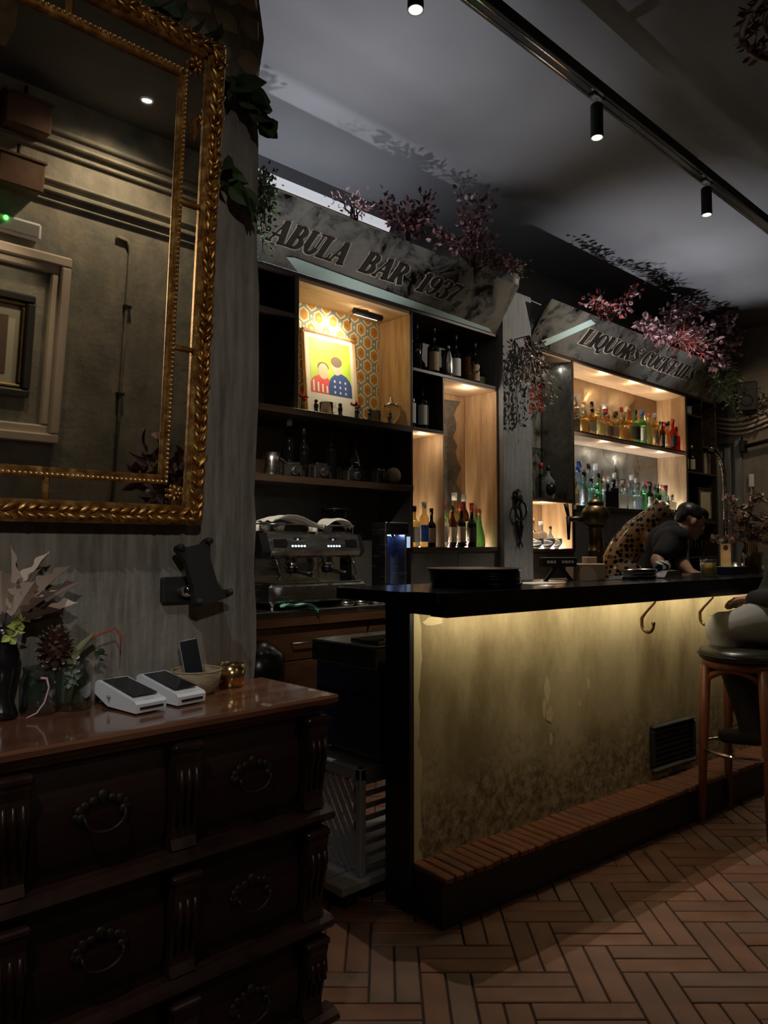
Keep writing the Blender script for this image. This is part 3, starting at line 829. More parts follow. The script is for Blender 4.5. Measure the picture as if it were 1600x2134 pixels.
# inner beaded border
bi = .112
for a in ((-bi - .016, -bi + .008, bi - .008, MHT - bi + .008), (-MW + bi - .008, -MW + bi + .016, bi - .008, MHT - bi + .008)):
    mbuild(MB().box(a[0], a[1], a[2], a[3], -.002, .010, .004), 'inner_rail', 'gilt')
for a in ((-MW + bi, -bi, bi - .008, bi + .016), (-MW + bi, -bi, MHT - bi - .016, MHT - bi + .008)):
    mbuild(MB().box(a[0], a[1], a[2], a[3], -.002, .010, .004), 'inner_rail', 'gilt')
bd = MB()
k = bi
while k < MHT - bi:
    bd.ball((-bi + .001, k, .011), .0046, 6, 4); k += .0118
k = bi
while k < MW - bi:
    bd.ball((-k, bi - .001, .011), .0046, 6, 4); bd.ball((-k, MHT - bi + .001, .011), .0046, 6, 4); k += .0118
tag(mbuild(bd, 'beading', 'gilt_bead'), kind='stuff')
for t0 in (.46, .835): mbuild(MB().box(-bi + .006, -fo, t0 - .006, t0 + .006, -.002, .008, .003), 'cross_bar', 'gilt'); mbuild(MB().box(-MW + fo, -MW + bi, t0 - .006, t0 + .006, -.002, .008, .003), 'cross_bar', 'gilt')
for x_ in (-.405, -.755):
    mbuild(MB().box(x_ - .006, x_ + .006, fo, bi - .006, -.002, .008, .003), 'cross_bar', 'gilt'); mbuild(MB().box(x_ - .006, x_ + .006, MHT - bi, MHT - fo, -.002, .008, .003), 'cross_bar', 'gilt')
for cx, cy in ((-.082, .082), (-.082, MHT - .082), (-MW + .082, .082), (-MW + .082, MHT - .082)):
    mb = MB()
    for k in range(7):
        a = 2 * PI * k / 7
        r = MB(); r.ball((.014, 0, 0), 1, 6, 4, (.011, .006, .006)); r.xf(Matrix.Translation((cx, cy, .006)) @ Matrix.Rotation(a, 4, 'Z')); mb.smooth = True; mb.raw(r.v, r.f)
    mb.ball((cx, cy, .010), .007, 8, 6); mbuild(mb, 'corner_rosette', 'gilt')
mb = MB()
r = MB(); r.tube([(-.082, 1.05, .006), (-.070, 1.065, .008), (-.062, 1.055, .01), (-.066, 1.045, .01)], [.005, .006, .005, .003], 6); mb.raw(r.v, r.f)
r = MB(); r.tube([(-.082, 1.05, .006), (-.078, 1.02, .006), (-.080, 1.0, .004)], [.006, .007, .003], 6); mb.raw(r.v, r.f)
mbuild(mb, 'loose_carving', 'gilt')
mbuild(MB().box(-MW + bi, -bi, bi, MHT - bi, -.004, 0.0), 'mirror_pane', 'mirror_glass')
for a in ((-bi, -fo, fo, MHT - fo), (-MW + fo, -MW + bi, fo, MHT - fo), (-MW + bi, -bi, fo, bi), (-MW + bi, -bi, MHT - bi, MHT - fo)):
    mbuild(MB().box(a[0], a[1], a[2], a[3], -.006, -.002), 'border_pane', 'mirror_glass')

# leafy sprigs tucked behind the frame
def sprig(name, label, base, tip, n, L, W, mat, seed, group=None, spread=.9):
    random.seed(seed)
    t = thing(name, label, 'sprig', base, 0, group)
    B, T = Vector(base), Vector(tip)
    pts = [B.lerp(T, k / 5) + Vector((0, -.012 * math.sin(k), .008 * math.sin(k * 1.7))) for k in range(6)]
    MB().tube(pts, [.004, .0035, .003, .0025, .002, .0015], 6).build('stem', 'twig_green', t)
    for k in range(n):
        s_ = .15 + .85 * k / n; p = B.lerp(T, s_); d = (T - B).normalized() + Vector((random.uniform(-spread, spread), random.uniform(-spread, .1), random.uniform(-spread, spread)))
        mb = MB(); leaf(mb, p, d, L * random.uniform(.75, 1.15), W * random.uniform(.8, 1.1), random.uniform(0, 6)); mb.build('leaf', mat, t, fix=False)
    return t
sprig('leaf_sprig', 'dark green leafy sprig behind the upper right of the mirror frame', (1.05, 1.83, 2.62), (1.22, 1.80, 2.50), 16, .085, .062, 'leaf_green', 31)
sprig('leaf_sprig', 'dark green leafy sprig hanging low beside the mirror frame', (1.06, 1.83, 2.34), (1.15, 1.81, 2.24), 10, .085, .060, 'leaf_green', 32)
sprig('leaf_sprig', 'dark green leafy sprig above the mirror top rail', (.80, 1.82, 2.66), (1.02, 1.78, 2.63), 14, .08, .055, 'leaf_green', 33)

# tablet holder on the wall
t = thing('tablet_holder', 'black swivel tablet holder mounted on the plaster wall', 'tablet holder', (.98, 1.86, 1.13))
MB().box(.935, 1.02, 1.838, 1.86, 1.100, 1.170, .005).build('wall_plate', 'black_matte', t)
mb = MB(); mb.tube([(.985, 1.84, 1.13), (1.0, 1.80, 1.135)], .016, 10); mb.build('ball_joint', 'chrome', t)
hm = Matrix.Translation((1.005, 1.775, 1.185)) @ Matrix.Rotation(R(-12), 4, 'Y') @ Matrix.Rotation(R(-12), 4, 'X')
pl = [(-.050, .072), (-.040, .080), (-.022, .070), (.022, .070), (.040, .080), (.050, .070), (.044, .052), (.036, .03), (.036, -.04), (.044, -.062), (.062, -.066), (.068, -.074), (.058, -.086), (.030, -.088), (-.030, -.088), (-.044, -.08), (-.040, -.062), (-.034, -.04), (-.034, .03), (-.042, .052)]
mb = MB(); mb.prism(pl, 'y', -.012, .010); mb.xf(hm); mb.build('cradle', 'black_matte', t)
for px_, pz in ((-.042, .073), (.042, .073), (.058, -.076), (-.036, -.078)):
    mb = MB(); mb.tube([(px_, .005, pz), (px_, -.022, pz), (px_, -.030, pz * .93)], [.009, .009, .007], 8); mb.xf(hm); mb.build('claw', 'black_rubber', t)

# ---- chest of drawers
DT = .87
ch = thing('chest_of_drawers', 'dark mahogany chest of drawers with carved pilasters under the mirror', 'chest of drawers', (.2, 1.68, 0))
XR, XL = 1.235, -.62
YF = 1.50; YB = 1.85
MB().box(XL + .02, XR - .02, YF + .05, YB, 0.04, .835).build('carcass', 'mahogany', ch)
mp_ = [(YF, DT - .006), (YF + .006, DT), (YB, DT), (YB, .835), (YF + .025, .835), (YF + .012, .846), (YF + .002, .852)]
MB().prism(mp_, 'x', XL - .02, XR + .02).build('top', 'mahogany_top', ch)
tiers = ((.825, .585), (.545, .315), (.275, .075))
for k, (za, zb) in enumerate(tiers):
    # ledge moulding under each tier
    zl = zb
    lp = [(YF + .06, zl), (YF + .022, zl), (YF + .006, zl - .010), (YF + .002, zl - .020), (YF + .010, zl - .030), (YF + .03, zl - .038), (YF + .06, zl - .04)]
    MB().prism(lp, 'x', XL - .005, XR + (.012 if k < 2 else .03)).build('ledge_moulding', 'mahogany_carved', ch)
    MB().prism([(YF + .06, za + .012), (YF + .030, za + .012), (YF + .028, za), (YF + .06, za - .006)], 'x', XL, XR - .01).build('upper_moulding', 'mahogany_carved', ch)
    cols = [1.195 - .362 * i for i in range(6)]
    for i, xc in enumerate(cols):
        hw = .030
        prof = [(YF + .055, za - .004), (YF + .006, za - .004), (YF + .002, za - .03), (YF + .008, za - .05), (YF + .004, za - .09), (YF + .012, (za + zb) / 2), (YF + .026, zb + .05), (YF + .030, zb + .025), (YF + .020, zb + .004), (YF + .055, zb + .004)]
        MB().prism(prof, 'x', xc - hw, xc + hw).build('pilaster', 'mahogany_carved', ch)
        for dx in (-.018, 0, .018):
            pth = [(xc + dx, YF + .004, za - .06), (xc + dx, YF + .002, za - .10), (xc + dx, YF + .009, (za + zb) / 2), (xc + dx, YF + .024, zb + .05)]
            MB().tube(pth, [.004, .0065, .006, .003], 6).build('flute', 'mahogany_carved', ch)
        MB().box(xc - hw - .006, xc + hw + .006, YF - .002, YF + .05, za - .022, za - .006, .004).build('capital', 'mahogany_carved', ch)
        if i == 5: continue
        xa, xb = cols[i + 1] + hw + .010, xc - hw - .010
        n = 8; pp = []
        for q in range(n + 1):
            s_ = q / n; pp.append((YF + .052 - .020 * math.sin(PI * s_), za - .012 - (za - zb - .02) * s_))
        pp += [(YF + .07, zb + .008), (YF + .07, za - .012)]
        dr = MB().prism(pp, 'x', xa, xb).build('drawer', 'mahogany', ch)
        xm, zm = (xa + xb) / 2, (za + zb) / 2
        yb_ = YF + .029
        mb = MB()
        random.seed(i * 7 + k)
        for q in range(9):
            a = PI * q / 8; mb.ball((xm + .052 * math.cos(a), yb_, zm + .004 + .026 * math.sin(a)), .011, 8, 6, (1, .35, random.uniform(.8, 1.2)))
        mb.ball((xm, yb_, zm + .036), .014, 8, 6, (1, .4, 1)); mb.ball((xm - .045, yb_, zm), .012, 8, 6, (1, .5, 1)); mb.ball((xm + .045, yb_, zm), .012, 8, 6, (1, .5, 1))
        mb.build('handle_plate', 'handle_bronze', dr)
        bail = [(xm - .042, yb_ - .010, zm + .004)] + [(xm + .042 * math.cos(a), yb_ - .016, zm - .002 + .030 * math.sin(a)) for a in [PI + PI * q / 10 for q in range(11)]] + [(xm + .042, yb_ - .010, zm + .004)]
        MB().tube(bail, .0038, 6).build('bail_handle', 'handle_bronze', dr)
for xx in (XL + .05, XR - .05):
    MB().lathe([(.03, 0), (.045, .02), (.05, .045), (.035, .06)], (xx, YF + .07, 0), 14).build('bun_foot', 'mahogany_carved', ch)
    MB().lathe([(.03, 0), (.045, .02), (.05, .045), (.035, .06)], (xx, YB - .06, 0), 14).build('bun_foot', 'mahogany_carved', ch)

# ---- things standing on the chest
for k, (lab, cx, cy) in enumerate((('white card payment terminal nearest the glass jars', .792, 1.715), ('white card payment terminal beside the woven bowl', .902, 1.728))):
    t = thing('payment_terminal', lab, 'payment terminal', (cx, cy, DT), R(8), 'payment terminals on the chest')
    prof = [(-.085, .004), (-.088, .024), (-.080, .030), (.075, .062), (.085, .056), (.088, .030), (.03, .006)]
    MB().prism(prof, 'x', -.040, .040).build('body', 'white_plastic', t, 'l')
    MB().prism([(-.062, .0385), (.066, .0605), (.0655, .0625), (-.0625, .0405)], 'x', -.032, .032).build('screen', 'screen_off', t, 'l')
    MB().box(-.030, .030, -.090, -.086, .012, .017).build('card_slot', 'black_matte', t, 'l')
    MB().prism([(-.079, .0295), (-.068, .0320), (-.0685, .0335), (-.0795, .0310)], 'x', -.012, .012).build('button', 'label_white', t, 'l')
    MB().tube([(-.041, .02, .03), (-.047, .02, .03)], .004, 6).build('side_button', 'grey_plastic', t, 'l')
    MB().box(-.03, .03, -.06, .07, 0, .012).build('rubber_base', 'black_rubber', t, 'l')
t = thing('woven_bowl', 'round woven bowl holding a dark phone', 'bowl', (1.0, 1.775, DT))
MB().lathe([(.03, 0), (.046, .002), (.060, .025), (.0655, .058), (.0625, .060), (.057, .027), (.043, .008), (.01, .006)], (1.0, 1.775, DT), 24, True).build('bowl_body', 'bowl_wood', t)
MB().tube([(1.0 + .064 * math.cos(2 * PI * k / 24), 1.775 + .064 * math.sin(2 * PI * k / 24), DT + .059) for k in range(24)], .003, 6, closed=True).build('rim', 'bowl_wood', t)
t = thing('phone', 'dark phone leaning upright in the woven bowl', 'phone', (.985, 1.765, DT + .02))
pm = Matrix.Translation((.985, 1.770, DT + .075)) @ Matrix.Rotation(R(-10), 4, 'Y') @ Matrix.Rotation(R(-20), 4, 'Z') @ Matrix.Rotation(R(-14), 4, 'X')
mb = MB().box(-.024, .024, -.005, .005, -.06, .065, .004); mb.xf(pm); mb.build('case', 'grey_plastic', t)
mb = MB().box(-.022, .022, -.0062, -.005, -.058, .063); mb.xf(pm); mb.build('display', 'screen_off', t)
mb = MB().lathe([(.0075, -.0075), (.0075, -.006)], (.004, 0, -.040), 12, True, 'y'); mb.xf(pm); mb.build('home_button', 'white_plastic', t)
t = thing('brass_cup', 'small polished brass cup at the corner of the wall', 'cup', (1.115, 1.79, DT))
MB().lathe([(.030, 0), (.0345, .004), (.036, .03), (.036, .062), (.0345, .062), (.0345, .032), (.030, .008)], (1.115, 1.79, DT), 24, False).build('cup_wall', 'brass_bright', t)
MB().lathe([(.0365, .028), (.037, .031), (.0365, .034)], (1.115, 1.79, DT), 24, False).build('band', 'brass_old', t)
MB().cyl((1.115, 1.79, DT + .001), .03, .006, 20).build('cup_bottom', 'brass_bright', t)
# jars
def jar(x, y, rr, h, lab):
    t = thing('glass_jar', lab, 'jar', (x, y, DT), 0, 'glass jars on the chest')
    MB().lathe([(rr * .85, 0), (rr, .008), (rr, h * .72), (rr * .8, h * .86), (rr * .82, h), (rr * .78, h), (rr * .74, h * .86), (rr * .93, h * .7), (rr * .93, .012), (rr * .8, .006)], (x, y, DT), 22, True).build('jar_body', 'thin_glass', t)
    MB().tube([(x + rr * .83 * math.cos(2 * PI * k / 22), y + rr * .83 * math.sin(2 * PI * k / 22), DT + h) for k in range(22)], .0022, 6, closed=True).build('rim', 'glass_clear', t)
    return t
jar(.612, 1.800, .040, .105, 'glass jar on the chest, the one under the pine cone')
jar(.688, 1.795, .040, .108, 'glass jar on the chest, the one next to a payment terminal')
t = thing('pine_cone', 'dark brown pine cone resting on a glass jar', 'pine cone', (.64, 1.79, .985))
mb = MB(); mb.ball((.645, 1.79, 1.018), .026, 10, 8, (1, 1, 1.2)); mb.build('core', 'pine_cone', t)
random.seed(4); mb = MB(); mt = MB()
for k in range(64):
    ph = math.acos(1 - 2 * (k + .5) / 64); a = k * 2.39996
    d = Vector((math.sin(ph) * math.cos(a), math.sin(ph) * math.sin(a), math.cos(ph)))
    p = Vector((.645, 1.79, 1.018)) + Vector((d.x * .024, d.y * .024, d.z * .03))
    dd = (d + Vector((0, 0, .45))).normalized()
    leaf(mb, p, dd, .021, .019, 0, -.1); leaf(mt, p + dd * .0185, dd, .006, .010, 0, 0)
mb.build('scales', 'pine_cone', t, fix=False); mt.build('scale_tips', 'pine_tip', t, fix=False)
# dried oak leaves in a dark vase
t = thing('dark_vase', 'dark slim vase at the left edge holding dried leaves', 'vase', (.545, 1.80, DT))
MB().lathe([(.024, 0), (.034, .004), (.030, .02), (.020, .05), (.030, .10), (.034, .14), (.022, .185), (.026, .20), (.023, .20), (.018, .185)], (.535, 1.80, DT), 18, True).build('vase_body', 'black_gloss', t)
t = thing('dried_leaves', 'pale dried oak leaves standing in the dark vase', 'dried leaves', (.535, 1.80, 1.06))
random.seed(8); B = Vector((.535, 1.80, 1.06))
for k, (tx, ty, tz) in enumerate(((.06, -.02, .155), (.10, -.03, .13), (.125, -.03, .10), (.02, -.01, .16), (.115, -.04, .06), (.105, -.02, .03), (.035, -.05, .10), (-.02, -.04, .12), (.08, -.06, .05), (.045, -.03, .125), (.075, -.05, .085))):
    d = Vector((tx, ty, tz)); L_ = d.length
    mb = MB(); leaf(mb, B + d * .35, d, L_ * .85, .075, random.uniform(-.6, .6), .12, 1); mb.build('leaf', ('leaf_dry', 'leaf_dry', 'leaf_dry_dark')[k % 3], t, fix=False)
    MB().tube([B, B + d * .4], .002, 5).build('stalk', 'twig', t)
for k, q in enumerate(((.56, 1.77, 1.085), (.548, 1.765, 1.068), (.536, 1.76, 1.055))):
    mb = MB()
    for j in range(4): leaf(mb, q, (math.cos(j * 1.6 + k), -.4, math.sin(j * 1.6 + k)), .022, .018, j)
    mb.build('lime_blossom', 'leaf_lime', t, fix=False)
t = thing('lichen_twig', 'lichen covered twig with a red tip in a glass jar', 'twig', (.69, 1.795, .89))
MB().tube([(.675, 1.79, .89), (.682, 1.785, .95), (.676, 1.78, .985), (.70, 1.775, 1.02), (.725, 1.77, 1.045)], [.008, .010, .012, .009, .004], 8).build('twig_stem', 'twig_green', t)
random.seed(12)
mb = MB()
for k in range(40):
    q = Vector((.68 + random.uniform(-.016, .016), 1.78 + random.uniform(-.012, .008), .92 + random.uniform(0, .09)))
    leaf(mb, q, (random.uniform(-1, 1), random.uniform(-1, .3), random.uniform(-1, 1)), .014, .012, random.uniform(0, 6))
tag(mb.build('lichen', 'leaf_silver', t, fix=False), kind='stuff')
MB().tube([(.70, 1.775, 1.02), (.74, 1.765, 1.045), (.775, 1.76, 1.055), (.785, 1.755, 1.035), (.782, 1.75, .99)], [.003, .0025, .0025, .003, .0012], 6).build('red_shoot', 'twig_red', t)
mb = MB()
for j in range(5): leaf(mb, (.735, 1.76, .995), (math.cos(j * 1.3), -.5, math.sin(j * 1.3)), .02, .018, j)
mb.build('green_bud', 'leaf_green_mid', t, fix=False)
t = thing('string_loop', 'pale pink string curling down in front of the jars', 'string', (.57, 1.745, DT))
MB().tube([(.600, 1.752, DT + .088), (.612, 1.748, DT + .086), (.616, 1.745, DT + .066), (.606, 1.742, DT + .035), (.588, 1.738, DT + .014), (.566, 1.735, DT + .008)], [.003, .003, .0022, .002, .002, .0015], 6).build('string_run', 'leaf_pink', t)

# ================================================================== THE BACK BAR
YC, YK = 3.85, 4.20          # cabinet front and back planes
def boards(par, lst):
    for nm, mat, (a, b, c, d, e_, f_) in lst:
        MB().box(a, b, c, d, e_, f_, .002).build(nm, mat, par)
c1 = thing('back_bar_cabinet', 'dark wooden back bar cabinet with a lit picture niche', 'cabinet', (3.5, 4.03, 0))
boards(c1, [
    ('top_board', 'walnut_dark', (2.05, 4.94, YC, 4.25, 3.0, 3.025)),
    ('divider', 'walnut_dark', (2.845, 2.875, YC, YK, 2.137, 3.0)),
    ('niche_lining', 'oak_shelf', (2.875, 3.898, YC + .004, YK, 2.975, 3.0)),
    ('niche_lining', 'oak', (3.896, 3.912, YC + .004, YK, 2.137, 2.975)),
    ('niche_lining', 'oak', (2.875, 2.883, YC + .004, YK, 2.137, 2.975)),
    ('divider', 'walnut_dark', (3.912, 3.928, YC, YK, 1.25, 3.0)),
    ('shelf', 'walnut_dark', (2.05, 3.912, YC - .01, YK, 2.095, 2.137)),
    ('shelf', 'walnut_dark', (2.05, 3.912, YC - .02, YK, 1.655, 1.700)),
    ('shelf', 'walnut_dark', (2.05, 2.845, YC, YK, 2.72, 2.75)),
    ('back_panel', 'walnut_back', (2.05, 2.45, YK, 4.25, 1.70, 3.0)),
    ('back_panel', 'walnut_back', (2.453, 3.05, YK, 4.25, 1.70, 3.0)),
    ('back_panel', 'walnut_back', (3.053, 3.50, YK, 4.25, 1.70, 3.0)),
    ('back_panel', 'walnut_back', (3.503, 3.92, YK, 4.25, 1.70, 3.0)),
    ('shelf', 'walnut_dark', (3.928, 4.93, YC, YK, 2.560, 2.585)),
    ('shelf', 'walnut_dark', (3.928, 4.262, YC, YK, 2.122, 2.142)),
    ('niche_lining', 'oak_shelf', (3.928, 4.266, YC + .004, YK, 2.112, 2.122)),
    ('divider', 'walnut_dark', (4.255, 4.266, YC, YK, 2.142, 2.56)),
    ('niche_lining', 'oak', (4.258, 4.276, YC + .002, YK, 1.25, 2.112)),
    ('niche_lining', 'oak', (4.266, 4.276, YC + .004, YK, 2.122, 2.56)),
    ('niche_lining', 'oak_shelf', (4.276, 4.93, YC + .004, YK, 2.545, 2.56)),
    ('niche_lining', 'oak', (4.918, 4.936, YC + .002, YK, 1.25, 2.545)),
    ('niche_back', 'oak', (3.928, 4.258, YK, 4.25, 1.25, 2.112)),
    ('niche_back', 'oak', (4.276, 4.918, YK, 4.25, 1.25, 2.545)),
    ('back_panel', 'black_paint', (3.928, 4.262, YK, 4.25, 2.142, 2.56)),
    ('back_panel', 'black_paint', (3.928, 4.93, YK, 4.25, 2.585, 3.0)),
    ('sill', 'walnut_dark', (3.912, 4.94, YC - .015, YK, 1.215, 1.25)),
    ('front_panel', 'dark_wall_paint', (3.912, 4.42, YC, YC + .03, .89, 1.215)),
    ('front_panel', 'dark_wall_paint', (4.423, 4.94, YC, YC + .03, .89, 1.215)),
    ('side_panel', 'dark_wall_paint', (3.90, 3.912, YC, YK, .89, 1.655)),
    ('recess_back', 'dark_wall_paint', (2.05, 2.75, YK, 4.25, .89, 1.655)),
    ('recess_back', 'dark_wall_paint', (2.753, 3.90, YK, 4.25, .89, 1.655)),
])
# old plaster showing through an opening in the timber at the back of the tall niche
random.seed(15); pp = []
for k in range(20): pp.append((4.60 + random.uniform(0, .06), 1.27 + k * .064))
for k in range(20): pp.append((4.80 + random.uniform(-.06, .07), 2.50 - k * .064))
MB().prism(pp, 'y', YK - .012, YK + .002).build('bare_plaster', 'antique_mirror_marble', c1)
MB().box(3.94, 4.25, 4.165, 4.178, 1.251, 1.262).build('led_strip', 'led_bottle', c1)
MB().box(4.29, 4.91, 4.165, 4.178, 1.251, 1.262).build('led_strip', 'led_bottle', c1)
MB().box(4.29, 4.91, 4.015, 4.021, 1.2505, 1.254).build('led_strip', 'led_shelf', c1)
MB().box(3.94, 4.25, 4.003, 4.009, 1.2505, 1.254).build('led_strip', 'led_shelf', c1)
lamp('niche_light', 'POINT', (4.62, 3.90, 2.48), 2.4, SOFTW, None, .03)
lamp('niche_light', 'POINT', (4.10, 3.92, 2.06), 1.0, SOFTW, None, .03)
MB().box(2.10, 3.75, 4.12, 4.19, 3.027, 3.035).build('hidden_fill_strip', 'hidden_fill_glow', c1)  # unseen glowing strip added behind the sign to brighten wall and ceiling
# wallpaper of the picture niche: orange hexagons on a grey trellis (flat print)
wp = MB(); wp.mi = 0; wp.box(2.884, 3.895, 4.186, 4.199, 2.138, 2.974)
hw_, hh_ = .055, .052; px_, pz_ = .0675, .146
row = 0; zc = 2.17
def hexa(cx, cz, rx_, rz_, y):
    q = [(cx, cz + rz_), (cx + rx_, cz + rz_ * .5), (cx + rx_, cz - rz_ * .5), (cx, cz - rz_), (cx - rx_, cz - rz_ * .5), (cx - rx_, cz + rz_ * .5)]
    q = [(min(max(a, 2.886), 3.893), min(max(b_, 2.14), 2.973)) for a, b_ in q]
    if max(a for a, _ in q) - min(a for a, _ in q) < .004 or max(b_ for _, b_ in q) - min(b_ for _, b_ in q) < .004: return
    wp.poly([(a, y, b_) for a, b_ in q], True)
while zc < 3.05:
    xx = 2.90 + (px_ if row % 2 else 0)
    while xx < 3.96:
        wp.mi = 1; hexa(xx, zc, .046, .058, 4.1855)
        wp.mi = 2; hexa(xx, zc, .033, .043, 4.1850)
        wp.mi = 3; hexa(xx, zc, .012, .016, 4.1845)
        wp.mi = 1; hexa(xx + px_, zc, .009, .012, 4.1855)
        xx += px_ * 2
    zc += pz_ * .62; row += 1
wp.build('wallpaper', ['wallpaper_grey', 'wallpaper_cream', 'wallpaper_orange', 'cap_gold'], c1, fix=False)
# framed photograph
t = thing('framed_photograph', 'lit framed photograph of two people in the wallpapered niche', 'picture', (3.38, 4.12, 2.14))
FM = Matrix.Translation((3.385, 4.10, 2.14)) @ Matrix.Rotation(R(-5), 4, 'X')
def fbuild(mb, nm, mat): mb.xf(FM); mb.build(nm, mat, t)
mb = MB(); rect_frame(mb, -.25, .25, 0, .66, .03, 0, .03); fbuild(mb, 'frame', 'oak')
fbuild(MB().box(-.22, .22, .012, .02, .03, .63), 'mount', 'label_white')
pr = MB(); y_ = .0115
def quad(x0, x1, z0, z1, mi, d=0.0):
    pr.mi = mi; pr.poly([(x0, y_ - d, z0), (x1, y_ - d, z0), (x1, y_ - d, z1), (x0, y_ - d, z1)])
def disc(cx, cz, rx_, rz_, mi, d, lo=None, n=18):
    pr.mi = mi; q = []
    for k in range(n):
        a = 2 * PI * k / n; z_ = cz + rz_ * math.sin(a)
        q.append((min(max(cx + rx_ * math.cos(a), -.19), .19), y_ - d, max(z_, lo) if lo else z_))
    pr.poly(q)
quad(-.19, .19, .20, .60, 0); quad(-.19, .19, .06, .20, 4)
disc(-.09, .235, .11, .10, 1, .0004, .20); disc(.085, .245, .115, .125, 2, .0008, .20)
disc(-.07, .365, .048, .058, 3, .0012); disc(.055, .415, .050, .062, 3, .0012)
disc(-.07, .395, .052, .038, 5, .0010); disc(.055, .452, .052, .040, 5, .0016)
for k in range(9): disc(.03 + (k % 3) * .05, .225 + (k // 3) * .04, .008, .010, 4, .0016)
for k in range(4): pr.mi = 6; quad(-.17 + k * .04, -.155 + k * .04, .21, .29 - .01 * k, 6, .0014)
for k, wd in enumerate((.012, .02, .012, .018, .014, .02, .012)): quad(-.10 + k * .03, -.10 + k * .03 + wd, .115, .150, 7, .0006)
pr.xf(FM); pr.build('photo_print', ['print_green', 'print_red', 'print_blue', 'print_skin', 'print_grey', 'leaf_dry_dark', 'label_white', 'print_text'], t, fix=False)
t = thing('picture_lamp', 'brass picture lamp arching over the framed photograph', 'lamp', (3.56, 4.05, 2.94))
MB().tube([(3.56, 4.14, 2.90), (3.52, 4.09, 2.955), (3.52, 4.0, 2.968), (3.56, 3.935, 2.945)], .006, 8).build('arm', 'brass_bright', t)
MB().tube([(3.42, 3.93, 2.915), (3.68, 3.93, 2.915)], .023, 14).build('shade', 'black_matte', t)
MB().box(3.44, 3.66, 3.953, 3.957, 2.900, 2.922).build('lamp_tube', 'led_niche', t)
lamp('picture_lamp_light', 'SPOT', (3.50, 3.96, 2.885), 16, (1.0, .88, .60), (3.32, 4.19, 2.66), .02, 120, .8)
lamp('picture_lamp_light', 'POINT', (3.35, 3.93, 2.62), 2.6, (1.0, .76, .40), None, .04)

# ---- right-hand cabinet
c2 = thing('bottle_cabinet', 'wide lit bottle cabinet with oak lined niches', 'cabinet', (7.3, 4.03, 0))
boards(c2, [
    ('top_board', 'walnut_dark', (5.345, 9.25, YC, 4.25, 3.0, 3.025)),
    ('bay_soffit', 'oak_shelf', (5.355, 6.05, YC + .004, 4.19, 2.985, 3.0)),
    ('bay_back', 'antique_mirror_cool', (5.355, 6.05, 4.19, 4.25, 1.67, 2.985)),
    ('bay_shelf', 'walnut_dark', (5.355, 6.05, YC + .01, 4.19, 1.665, 1.69)),
    ('bay_lining', 'oak_shelf', (5.355, 6.05, YC + .02, 4.19, 1.655, 1.665)),
    ('bay_lining', 'oak', (6.04, 6.058, YC + .004, 4.19, 1.235, 1.655)),
    ('bay_back', 'oak', (5.355, 6.04, 4.19, 4.25, 1.235, 1.655)),
    ('bay_sill', 'walnut_dark', (5.345, 6.06, YC - .01, 4.19, 1.205, 1.235)),
    ('mirror_panel', 'antique_mirror_marble', (6.05, 6.06, YC + .002, 4.19, 1.69, 2.985)),
    ('divider', 'walnut_dark', (6.06, 6.085, YC, 4.19, 1.20, 3.0)),
    ('niche_lining', 'oak_shelf', (6.085, 8.43, YC + .004, YK, 2.985, 3.0)),
    ('niche_lining', 'oak', (8.415, 8.432, YC + .004, YK, 1.64, 2.985)),
    ('shelf', 'walnut_dark', (6.085, 8.415, YC + .002, YK, 2.335, 2.352)),
    ('shelf_underside', 'oak_shelf', (6.085, 8.415, YC, YK, 2.30, 2.335)),
    ('niche_back', 'antique_mirror_warm', (6.085, 8.415, YK, 4.25, 2.32, 2.985)),
    ('niche_back', 'antique_mirror_cool', (6.085, 8.415, YK, 4.25, 1.64, 2.318)),
    ('sill', 'dark_wall_paint', (6.06, 8.45, YC - .03, YK, 1.60, 1.64)),
    ('front_panel', 'plaster_pillar', (6.06, 7.2, YC, YC + .03, .89, 1.60)),
    ('front_panel', 'plaster_pillar', (7.203, 8.45, YC, YC + .03, .89, 1.60)),
    ('front_panel', 'walnut_dark', (5.345, 6.06, YC, YC + .03, .89, 1.205)),
    ('divider', 'walnut_dark', (8.432, 8.46, YC, YK, .89, 3.0)),
    ('divider', 'walnut_dark', (8.845, 8.865, YC, YK, 2.13, 3.0)),
    ('side_panel', 'walnut_dark', (9.225, 9.25, YC, YK, .89, 3.0)),
    ('shelf', 'walnut_dark', (8.46, 8.845, YC, YK, 2.78, 2.80)),
    ('shelf', 'walnut_dark', (8.865, 9.225, YC, YK, 2.44, 2.46)),
    ('shelf', 'walnut_dark', (8.46, 9.225, YC, YK, 2.11, 2.13)),
    ('shelf', 'walnut_dark', (8.46, 9.225, YC, YK, 1.53, 1.55)),
    ('shelf', 'walnut_dark', (8.46, 9.225, YC, YK, 1.12, 1.14)),
    ('back_panel', 'walnut_back', (8.46, 9.225, YK, 4.25, .89, 3.0)),
])
MB().box(6.10, 8.40, 4.172, 4.184, 2.353, 2.362).build('led_strip', 'led_bottle', c2)
MB().box(6.10, 8.40, 4.172, 4.184, 1.641, 1.650).build('led_strip', 'led_cool', c2)
for yy in (3.965, 4.035):
    MB().box(6.10, 8.40, yy - .003, yy + .003, 2.3525, 2.356).build('led_strip', 'led_shelf', c2)
    MB().box(6.10, 8.40, yy - .003, yy + .003, 1.6405, 1.644).build('led_strip', 'led_shelf_cool', c2)
MB().box(5.37, 6.03, 3.97, 3.976, 1.2355, 1.239).build('led_strip', 'led_shelf', c2)
MB().box(5.37, 6.03, 4.165, 4.178, 1.236, 1.245).build('led_strip', 'led_bottle', c2)
